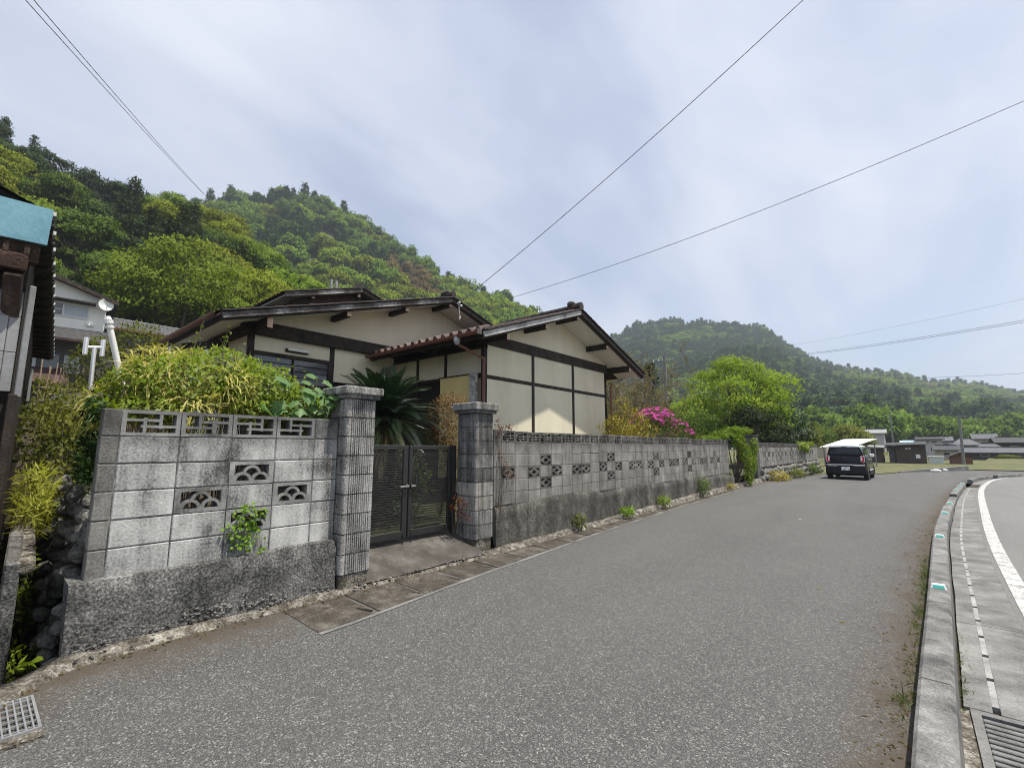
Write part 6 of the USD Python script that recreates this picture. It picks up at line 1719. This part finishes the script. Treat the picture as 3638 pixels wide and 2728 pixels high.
sbx(t, 'handlebar', tube([(-4.8, 43.6, 1.0), (-4.5, 43.62, .95), (-4.2, 43.6, 1.0)], .02, 5), 'black_plastic')
t = thing('locker', 'pale green metal storage locker right of the brown shed', 'locker', (1.9, 60.2, 0))
sbx(t, 'body', box(1.42, 2.50, 60, 60.8, 0, .68, .02), 'locker_green')
sbx(t, 'lid', box(1.36, 2.54, 59.92, 60.9, .685, .75, .015), 'white_paint')
for k in range(5):
    sbx(t, 'panel', box(1.45 + .206 * k, 1.45 + .206 * k + .19, 59.98, 60, .05, .64, .006), 'locker_green')
t = thing('hut', 'low reddish brown hut with a dark gable roof at the foot of the grey pole', 'hut', (3.7, 61, 0))
sbx(t, 'wall', box(2.98, 4.45, 60.3, 62.5, -.1, .78), 'shed_red')
sbx(t, 'gable', ext(Polygon([(2.98, .78), (4.45, .78), (3.71, 1.08)]), .1, 'Y', 60.4), 'shed_red')
for s in (-1, 1):
    e = 3.71 + s * .95
    sbx(t, 'roof_slope', (np.array([[3.71, 60.0, 1.10], [e, 60.0, .66], [e, 62.9, .66], [3.71, 62.9, 1.10], [3.71, 60.0, 1.18], [e, 60.0, .72], [e, 62.9, .72], [3.71, 62.9, 1.18]]), _BF), 'dark_tile')
t = thing('utility_pole', 'tall leaning grey utility pole in front of the reddish hut', 'utility pole', (3.8, 59.5, 0))
sbx(t, 'pole', tube([(3.78, 59.5, -.1), (3.88, 59.5, 4.55)], [.12, .09], 8), 'pole_concrete')
sbx(t, 'crossarm', box(3.68, 4.3, 59.45, 59.55, 4.42, 4.50), 'pole_concrete')
t = thing('utility_pole', 'concrete utility pole with crossarm behind the half bare trees', 'utility pole', (-16.7, 41.8, 0))
sbx(t, 'pole', tube([(-16.7, 41.8, 0), (-16.7, 41.8, 10.1)], [.20, .15], 8), 'pole_concrete')
sbx(t, 'crossarm', box(-17.9, -16.5, 41.75, 41.85, 9.55, 9.68), 'pole_concrete')
for x in (-17.8, -17.3, -16.9):
    sbx(t, 'insulator', tube([(x, 41.8, 9.68), (x, 41.8, 9.9)], .05, 6), 'white_plastic')
t = thing('utility_pole', 'thin dark utility pole above the brown shed roof', 'utility pole', (-1.4, 78, 0))
sbx(t, 'pole', tube([(-1.4, 78, 0), (-1.4, 78, 6.2)], [.12, .09], 6), 'pole_concrete')
sbx(t, 'step', box(-1.6, -1.2, 77.97, 78.03, 5.6, 5.68), 'pole_concrete')


def far_house(label, x0, x1, y, z0, z1, rise, wall, roof, windows=(), hip=False, depth=7.0, extra=None):
    t = thing('house', label, 'house', ((x0 + x1) / 2, y + depth / 2, z0))
    w = x1 - x0
    sbx(t, 'wall', box(x0, x1, y, y + depth, z0 - 2, z1), wall)
    o = .06 * w + .2; c = .28 * w if hip else 0
    ym = y + depth / 2
    for s, ye in ((0, y - o), (1, y + depth + o)):
        v = np.array([[x0 - o, ye, z1 - .05], [x1 + o, ye, z1 - .05], [x1 + o * (not hip) - c, ym, z1 + rise], [x0 - o * (not hip) + c, ym, z1 + rise]])
        sbx(t, 'roof_slope', (np.vstack([v, v + [0, 0, .1]]), _BF), roof)
    if hip:
        for xs_, xc in ((x0 - o, x0 + c), (x1 + o, x1 - c)):
            v = np.array([[xs_, y - o, z1 - .05], [xs_, y + depth + o, z1 - .05], [xc, ym, z1 + rise], [xc, ym, z1 + rise + .001]])
            sbx(t, 'roof_end', (np.vstack([v, v + [0, 0, .1]]), _BF), roof)
    sbx(t, 'ridge', box(x0 + c, x1 - c, ym - .12, ym + .12, z1 + rise + .02, z1 + rise + .18), roof)
    for (a, b, c0, c1) in windows:
        f = sbx(t, 'window', box(a, b, y - .05, y - .01, c0, c1), 'white_paint')
        sbx(f, 'pane', box(a + .05, b - .05, y - .07, y - .051, c0 + .05, c1 - .05), 'dark_glass')
    return t


far_house('two-storey pale grey house with flat dark eave rising behind the brown shed', 1.25, 3.75, 90, 0, 2.75, .28, 'wall_grey', 'dark_tile', ((1.8, 2.5, 2.2, 2.55), (2.6, 3.3, 2.2, 2.55)), depth=5)
far_house('small pale blue roofed house left of the two-storey grey house', -.6, 1.1, 92, 0, 2.1, .45, 'wall_grey', 'roof_blue', depth=4)
far_house('grey hip-roofed house in the middle of the far houses', 5.2, 7.6, 92, 0, 1.9, .85, 'wall_beige', 'grey_tile', ((5.6, 6.2, 1.1, 1.6), (6.5, 7.2, 1.1, 1.6)), True)
far_house('brown walled house with low dark roof behind the storage locker', 2.6, 4.6, 78, 0, 1.25, .5, 'wall_beige', 'dark_tile', ((3.2, 3.9, .6, 1.0),), depth=4)
far_house('grey gabled roof in front of the dark house at the right edge', 7.0, 9.6, 86, 0, 1.15, .85, 'wall_grey', 'grey_tile', ((7.6, 8.4, .5, .95),), True)
far_house('long low dark house with white wall band at the right edge', 5.4, 12.6, 80, 0, .95, .55, 'wall_dark', 'grey_tile', ((6.6, 7.4, .55, .85), (8.2, 9.0, .55, .85), (9.8, 10.6, .55, .85), (11, 11.8, .55, .85)), depth=5)
far_house('tall dark house at the right edge behind the long low house', 9.4, 14.5, 90, 0, 2.2, .7, 'shed_brown', 'dark_tile', ((10.4, 11.2, 1.3, 1.8),), depth=6)
far_house('pink-roofed house half hidden by shrubs left of the white canopy', -12.3, -8.8, 79, 0, 3.55, .55, 'wall_beige', 'roof_pink', ((-11, -10, 2.5, 3.1),), depth=5)
far_house('low house with pale roof deep among the trees above the canopy', -7.2, -3.2, 110, 0, 4.2, .7, 'wall_grey', 'grey_sheet', ((-6, -5, 2.8, 3.6),), depth=6)
far_house('pale walled house with grey roof between the two-storey house and the hip-roofed one', 3.9, 5.3, 100, 0, 2.6, .6, 'wall_grey', 'grey_tile', ((4.2, 4.9, 1.7, 2.2),), depth=4)
far_house('distant grey roofed house above the long low dark house', 8.2, 10.6, 104, 0, 2.9, .8, 'wall_beige', 'grey_tile', ((8.8, 9.8, 1.9, 2.5),), depth=4)
t = thing('hedge_mound', 'clipped rounded bush in front of the long low dark house', 'bush', (8.0, 72, 1.0))
rng = np.random.default_rng(97)
p, d, _ = blob_pts(rng, [((8.0, 72, .45), (1.0, .8, .38))], 900, .9)
obj('foliage', leaves(p, unit(np.cross(d, rdir(rng, len(p)))), d, .22, .14), MT['leaf_olive'], t, kind='stuff')
# grassy bank at the right, in front of the houses
rows = []
for y in np.arange(46, 76, 2.0):
    a = 3.4 + (y - 46) * .12; b = 30
    x = np.linspace(a, b, 14)
    rows.append(np.stack([x, np.full_like(x, y), .055 + .32 * np.clip((y - 54) / 10, 0, 1) * (1 + .2 * np.sin(x))], 1))
v, f = strip(rows); struct('grass_bank', (v, f[:, ::-1]), MT['meadow'], True)
# ------------------------------------------------------------------ wooded hills
def hill(name, table, floor, seed, beyond=1.35, na=90, nt=40, wob=.05, gully=.10, power=1.0):
    """A hillside between a foot line and a ridge line. table: (bearing left of +Y in degrees, ridge distance, ridge ground height, foot distance)."""
    a = np.array(sorted(table), float)

    def ground(az_, t):
        R1 = np.interp(az_, a[:, 0], a[:, 1]); Z1 = np.interp(az_, a[:, 0], a[:, 2]); R0 = np.interp(az_, a[:, 0], a[:, 3])
        r = R0 + (R1 - R0) * t
        th = np.radians(az_); x, y = -r * np.sin(th), r * np.cos(th)
        up = np.clip(t, 0, 1) ** power
        z = floor + (Z1 - floor) * up
        s = (R1 - R0) * .9
        nz_ = meshkit.fbm(np.stack([x / s * 2.6, y / s * 2.6, 0 * x + seed], -1), 4, seed) - .5
        z = z + nz_ * gully * (Z1 - floor) * np.clip(t * 3, 0, 1) * np.clip((1.0 - t) * 3.0, 0, 1) * 2
        z = np.where(t > 1, Z1 - (Z1 - floor) * (t - 1) * 1.6, z)
        return np.stack([x, y, z], -1)
    A_, T_ = np.meshgrid(np.linspace(a[0, 0], a[-1, 0], na), np.linspace(0, beyond, nt), indexing='ij')
    v = ground(A_, T_).reshape(-1, 3)
    i, j = np.meshgrid(np.arange(na - 1), np.arange(nt - 1), indexing='ij')
    q = (i * nt + j).ravel(); b = q + nt
    struct(name, (v, np.vstack([np.stack([q, q + 1, b + 1], 1), np.stack([q, b + 1, b], 1)])), MT['forest_floor'], True)
    return ground, a


def tanel(t_, R, canopy):
    return EYE + R * math.tan(math.radians(t_)) - canopy


HA = [(az_, R, tanel(el, R, can), f0) for az_, el, R, can, f0 in ((112, 27.5, 118, 9, 44), (91.2, 27.4, 112, 8, 44), (87.6, 26.3, 106, 8, 43), (84.9, 25.3, 100, 8, 43), (82.3, 24.6, 96, 7.5, 42), (80.4, 24.4, 92, 7, 42), (78.4, 24.8, 90, 7, 41), (76.8, 24.6, 88, 7, 40), (74.2, 23.8, 85, 7, 40), (70.5, 22.0, 82, 7, 40), (67.5, 19.6, 79, 7, 40), (63.4, 17.9, 76, 7, 40), (58, 15, 74, 7, 40), (50, 10.5, 70, 7, 42), (44, 7, 66, 6, 46))]
HB = [(az_, R, tanel(el, R, can), f0) for az_, el, R, can, f0 in ((98, 22, 330, 8, 150), (86, 23.5, 310, 8, 140), (76.4, 25.0, 290, 8, 125), (73.5, 26.3, 282, 8, 120), (70.8, 27.0, 275, 8, 118), (67.1, 28.3, 270, 8, 115), (64, 28.3, 264, 8, 115), (61.3, 27.4, 258, 8, 112), (58.5, 26.3, 250, 8, 110), (55.6, 24.6, 244, 8, 108), (52.7, 23, 238, 8, 105), (49.1, 21.4, 232, 8, 105), (46.7, 20.2, 228, 8, 105), (41.4, 18.9, 222, 8, 105), (39, 17.5, 218, 8, 108), (36.6, 16, 214, 7, 110), (32, 12.5, 208, 7, 112), (28.5, 6.5, 200, 7, 118), (26, 2.5, 190, 6, 130))]
HC = [(az_, R, tanel(el, R, can), f0) for az_, el, R, can, f0 in ((60, 12, 560, 10, 260), (40, 11.5, 560, 10, 240), (32, 12.0, 560, 10, 230), (27.4, 13.6, 560, 10, 225), (24.6, 15.0, 565, 10, 220), (21.3, 15.2, 575, 10, 215), (18.2, 14.5, 590, 10, 205), (15.3, 14.2, 600, 10, 190), (11.1, 13.2, 615, 10, 170), (9, 11.2, 625, 10, 160), (7, 9.5, 635, 10, 152), (5.1, 8.35, 650, 10, 150), (2.5, 7.7, 680, 10, 155), (.4, 7.4, 720, 10, 165), (-1.85, 6.3, 760, 10, 180), (-4.9, 5.75, 800, 10, 200), (-7.8, 4.7, 840, 10, 220), (-14, 4.2, 900, 10, 260), (-26, 5, 950, 10, 300))]
ga, ta = hill('near_hill', HA, 5.0, 3, gully=.03)
gb, tb = hill('middle_hill', HB, 9.0, 5, gully=.09)
gc, tc = hill('far_hill', HC, 1.5, 8, gully=.11, na=140, nt=50, power=1.15)

# tree shapes for the woods: each with trunk and crown
rng = np.random.default_rng(101)
GROUP_A = 'trees on the near wooded slope'
KINDS = [('broadleaf_tree', 'round bright yellow-green broadleaf tree', broad(rng, 3.2, 7.5, 30, 105, .28, .15, flat=.62), 'leaf_bright'),
         ('broadleaf_tree', 'spreading fresh green broadleaf tree with loose crown', broad(rng, 3.8, 8.0, 36, 105, .30, .12, flat=.6), 'leaf_fresh'),
         ('broadleaf_tree', 'small tight bright green broadleaf tree', broad(rng, 2.5, 5.5, 24, 105, .25, .1, flat=.62), 'leaf_bright'),
         ('broadleaf_tree', 'mid green evergreen broadleaf tree', broad(rng, 3.0, 7.0, 28, 110, .27, .1, flat=.65), 'leaf_mid'),
         ('cedar_tree', 'tall dark green cedar', conifer(rng, 2.0, 8.0, 26, .36, per=8), 'needle_dark'),
         ('cedar_tree', 'slim dark open-branched cedar', conifer(rng, 1.4, 8.5, 20, .34, per=6, pts=8), 'needle_dark'),
         ('broadleaf_tree', 'brownish half bare tree', broad(rng, 2.4, 5.0, 26, 50, .24, .1), 'leaf_brown'),
         ('broadleaf_tree', 'very large fresh green broadleaf tree', broad(rng, 5.0, 10.5, 70, 130, .30, .06, spread=.9, flat=.6), 'leaf_fresh'),
         ('broadleaf_tree', 'dark evergreen broadleaf tree', broad(rng, 2.8, 6.0, 30, 100, .26, .08, flat=.7), 'leaf_dark')]
protoA, plantsA = {}, []
SHORT = ['round bright green tree', 'loose fresh green tree', 'small bright green tree', 'mid green evergreen tree', 'dense dark cedar', 'slim open dark cedar', 'brownish half bare tree', 'largest green tree', 'dark evergreen broadleaf tree']
MARK = [(88, 'above the blue sheet front'), (85, 'above the white house gable'), (82, 'above the satellite dish'), (78.5, 'above the grey ribbed roof'), (75.5, 'above the bamboo top'), (71, 'above the left house eave'), (67, 'above the rear roof start'), (62.5, 'above the raised rear roof'), (57, 'above the main gable'), (0, 'above the main roof ridge')]
BAND = [(.2, 'at slope foot'), (.42, 'low on slope'), (.64, 'halfway up slope'), (.86, 'high on slope'), (9, 'on the skyline')]
ORD = ['leftmost', 'second', 'third', 'fourth', 'fifth', 'sixth', 'seventh', 'eighth', 'ninth', 'tenth', 'eleventh', 'twelfth', 'thirteenth', 'fourteenth', 'fifteenth', 'sixteenth', 'seventeenth', 'eighteenth']


def plant_a(k, az_, t, s, extra=''):
    plantsA.append((k, az_, t, s, extra, rng.uniform(0, 6.28)))


def finish_a():
    cell = {}
    for p in plantsA:
        k, az_, t = p[:3]
        key = (k, next(m for a, m in MARK if az_ >= a), next(m for a, m in BAND if t < a)) if not p[4] else (p[4],)
        cell.setdefault(key, []).append(p)
    for key, ps in cell.items():
        ps.sort(key=lambda p: -p[1])
        for i, (k, az_, t, s, extra, rz) in enumerate(ps):
            nm, _, (cr_, tr_), m_ = KINDS[k]
            lab = extra or f'{SHORT[k]} {key[2]} {key[1]}' + ('' if len(ps) == 1 else f', {ORD[i]} from left' if i else ', leftmost')
            cat_ = 'conifer' if nm == 'cedar_tree' else 'tree'
            loc = ga(np.array([az_]), np.array([t]))[0] - [0, 0, .3]
            if k not in protoA:
                protoA[k] = tree(nm, lab, loc, cr_, tr_, m_, cat_, rz, s, GROUP_A)
            else:
                dup(protoA[k], nm, lab, cat_, loc, rz, s, GROUP_A)


def kind_a(az_, t):
    dark = meshkit.fbm(np.array([az_ * .16, t * 3.0, 2.2]), 3, 6)
    band = (az_ > 80 and t > .55) or (76 < az_ < 84 and .25 < t < .8)
    if az_ > 84 and .28 < t < .62: band = False
    if band and dark > .30:
        u_ = rng.random()
        return 4 if u_ < .38 else (5 if u_ < .50 else 8)
    if dark > .66: return 3
    u_ = rng.random()
    return 0 if u_ < .33 else (1 if u_ < .55 else (2 if u_ < .67 else (3 if u_ < .85 else (8 if u_ < .96 else 6))))


cells = []
for i, t in enumerate(np.arange(0.0, 1.06, .062)):
    R = 41 + (95 - 41) * t
    step = math.degrees(3.7 / R)
    for az_ in np.arange(52, 94, step):
        cells.append((az_ + rng.normal() * step * .22, min(t + rng.normal() * .018, 1.03)))
for az_, t in cells:
    k = kind_a(az_, t)
    if 75 < az_ < 90 and t < .13: continue          # the houses of the slope stand there
    if az_ < 60 and t < .5: continue          # nothing of these shows: the house stands in front
    plant_a(k, az_, t, rng.uniform(.62, 1.3) * (.72 if k in (4, 5) and t > .85 else 1))
for az_, t, k, s, e in ((80.6, 1.0, 5, .80, 'thin dark cedar on the skyline, left one of a close pair'), (79.4, 1.0, 4, .70, 'thin dark cedar on the skyline, right one of a close pair'), (75.2, 1.0, 5, .75, 'lone thin dark cedar on the skyline near the two wires'),
                        (77.2, .10, 7, 1.0, 'very large fresh green tree low on the near slope, biggest of all'), (65.2, .30, 1, 1.15, 'pale fresh green tree just above the left end of the raised roof')):
    plant_a(k, az_, t, s, e)
finish_a()


def crown_mesh(path, c, m_):
    m = usdkit.mesh(stage, path, c[:2], MT[m_]); m.CreateNormalsAttr(Vt.Vec3fArray.FromNumpy(np.asarray(c[2], np.float32))); m.SetNormalsInterpolation('vertex')


def scatter(name, label, ground, tab, spacing, kinds, pick, seed, azr, tmin=0.0, tmax=1.02, smin=.6, smax=1.5, group='wood'):
    """A far wood that reads as one mass: a PointInstancer of whole trees (crown and trunk each)."""
    rng = np.random.default_rng(seed)
    pi = UsdGeom.PointInstancer.Define(stage, numbered(name))
    targets = []
    for k, (nm, (cr_, tr_), m_) in enumerate(kinds):
        pr = UsdGeom.Xform.Define(stage, f'{pi.GetPath()}/{nm}' + (f'_{k:03d}' if k else ''))
        usdkit.mesh(stage, f'{pr.GetPath()}/crown', cr_, MT[m_]) if len(cr_) < 3 else crown_mesh(f'{pr.GetPath()}/crown', cr_, m_); usdkit.mesh(stage, f'{pr.GetPath()}/trunk', tr_, MT['bark'])
        targets.append(pr.GetPath())
    pi.CreatePrototypesRel().SetTargets(targets)
    pts, idx, sc, ori = [], [], [], []
    for t in np.arange(tmin, tmax, spacing / (np.mean(tab[:, 1] - tab[:, 3]))):
        R = np.mean(tab[:, 3]) + np.mean(tab[:, 1] - tab[:, 3]) * t
        st_ = math.degrees(spacing / R)
        az_ = np.arange(azr[0], azr[1], st_); az_ = az_ + rng.normal(size=len(az_)) * st_ * .3
        tt = np.minimum(t + rng.normal(size=len(az_)) * .006, tmax)
        p = ground(az_, tt)
        for q, a_, t_ in zip(p, az_, tt):
            k = pick(rng, a_, t_, q)
            if k is None: continue
            pts.append(q - [0, 0, .5]); idx.append(k); s = smin + (smax - smin) * rng.random() ** 1.5; sc.append((s, s, s * rng.uniform(.85, 1.2)))
            a = rng.uniform(0, math.pi); ori.append((math.cos(a), 0, 0, math.sin(a)))
    pi.CreatePositionsAttr(Vt.Vec3fArray.FromNumpy(np.array(pts, np.float32)))
    pi.CreateProtoIndicesAttr(Vt.IntArray(idx)); pi.CreateScalesAttr(Vt.Vec3fArray.FromNumpy(np.array(sc, np.float32)))
    pi.CreateOrientationsAttr(Vt.QuathArray([Gf.Quath(*o) for o in ori]))
    setd(pi.GetPrim(), label=label, category='forest', kind='stuff')
    return len(pts)


rng = np.random.default_rng(102)
F1 = broad(rng, 3.4, 7.0, 26, 34, .62, .12); F2 = broad(rng, 2.9, 6.5, 22, 34, .58, .12); F3 = conifer(rng, 2.4, 7.2, 18, .75, per=7, pts=6); F4 = broad(rng, 4.2, 7.5, 30, 34, .7, .12)


def pick_b(rng, az_, t, q):
    n = meshkit.fbm(np.array([q[0] / 45, q[1] / 45, q[2] / 30]), 3, 7)
    if abs(az_ - 62.0) < 2.2 and abs(t - .72) < .05: return None         # the bare scar
    if abs(az_ - 53.3) < 3.0 and .52 < t < .85: return 4
    if az_ > 63.5 and t > .86: return 2 if rng.random() < .8 else 3
    if t > .955: return 2 if rng.random() < .4 else 3
    if n > .60: return 2 if rng.random() < .8 else 3
    if n > .53: return 3
    return 0 if rng.random() < .55 else (1 if rng.random() < .7 else 3)


scatter('wood', 'spring green and dark mixed wood covering the middle hill', gb, tb, 3.9, [('broadleaf_tree', F1, 'far_bright'), ('broadleaf_tree', F2, 'leaf_fresh'), ('cedar_tree', F3, 'far_dark'), ('broadleaf_tree', F4, 'far_mid'), ('broadleaf_tree', F2, 'leaf_brown')], pick_b, 103, (30, 80))
G1 = broad(rng, 4.2, 8.0, 20, 26, 1.05, .1); G2 = conifer(rng, 2.9, 10.5, 16, 1.15, per=7, pts=5); G3 = broad(rng, 5.0, 8.5, 24, 24, 1.15, .1)


def pick_c(rng, az_, t, q):
    n = meshkit.fbm(np.array([q[0] / 95, q[1] / 95, q[2] / 60]), 3, 12)
    if abs(az_ - 25.5) < 1.8 and abs(t - .60) < .03: return None
    if abs(az_ + 2.2) < 2.2 and .0 < t < .10: return None                      # earth slope above the village
    if t < .03: return 0 if rng.random() < .10 else (2 if rng.random() < .2 else 3)
    if n > .54 or t > .93: return 1 if rng.random() < .85 else 3
    if n > .47: return 3
    return 0 if rng.random() < .30 else (2 if rng.random() < .55 else 3)


scatter('wood', 'dark blue-green cedar wood with lighter patches covering the far hill', gc, tc, 5.2, [('broadleaf_tree', G1, 'far_bright'), ('cedar_tree', G2, 'far_dark'), ('broadleaf_tree', G3, 'leaf_olive'), ('broadleaf_tree', G3, 'far_mid')], pick_c, 104, (-16, 32), tmin=-.05, smin=.65, smax=1.25)

# ------------------------------------------------------------------ wires
def wire(label, p, q, sag, r, ext0=0.0, ext1=0.0):
    s = np.linspace(-ext0, 1 + ext1, 30)[:, None]
    pts = np.asarray(p, float) * (1 - s) + np.asarray(q, float) * s - np.array([0, 0, 1.0]) * sag * 4 * s * (1 - s)
    return setd(obj('overhead_wire', tube(pts, r, 5), MT['cable'], None, label=label), category='wire')


def pol(az_, el, R):
    a = math.radians(az_); return np.array([-R * math.sin(a), R * math.cos(a), EYE + R * math.tan(math.radians(el))])


wire('lower of the two wires descending from the upper left towards the wooded slope', pol(92.5, 36.0, 12.5), pol(71.9, 23.4, 118), 1.2, .010, .09)
wire('upper of the two wires descending from the upper left towards the wooded slope', pol(91.8, 36.2, 12.5), pol(70.6, 22.4, 122), 1.4, .010, .09)
wire('wire from the house gable peak steeply up to the top edge right of centre', (-9.66, 8.98, 5.82), pol(-2.0, 43.5, 10.5), .18, .009, 0, .35)
wire('wire from behind the right roof rising to the right edge of the view', pol(40.2, 18.5, 19.5), pol(-14, 27.6, 17), .35, .010, 0, .35)
for i, (a0, e0_, a1, e1_) in enumerate(((9.0, 10.72, -13, 12.6), (9.0, 9.72, -13, 10.72), (9.0, 9.60, -13, 10.55), (2.5, 6.75, -13, 6.05))):
    wire(('thin single far wire at the right, the highest of the far ones', 'upper of the close pair of far wires at the right', 'lower of the close pair of far wires at the right', 'lowest far wire at the right, just above the hill')[i], pol(a0, e0_, 260), pol(a1, e1_, 190), 1.0, (.035, .07, .07, .05)[i])
# ------------------------------------------------------------------ air
mat('air', {'v': ('principled_volume', {'color': (.80, .90, 1.0), 'density': .00043, 'anisotropy': .35})}, [], None, 'v.volume')
setd(obj('haze', box(-1000, 1000, -320, 1550, -2.6, 330), MT['air'], None, label='thin bluish haze in the valley air'), kind='stuff', category='haze')
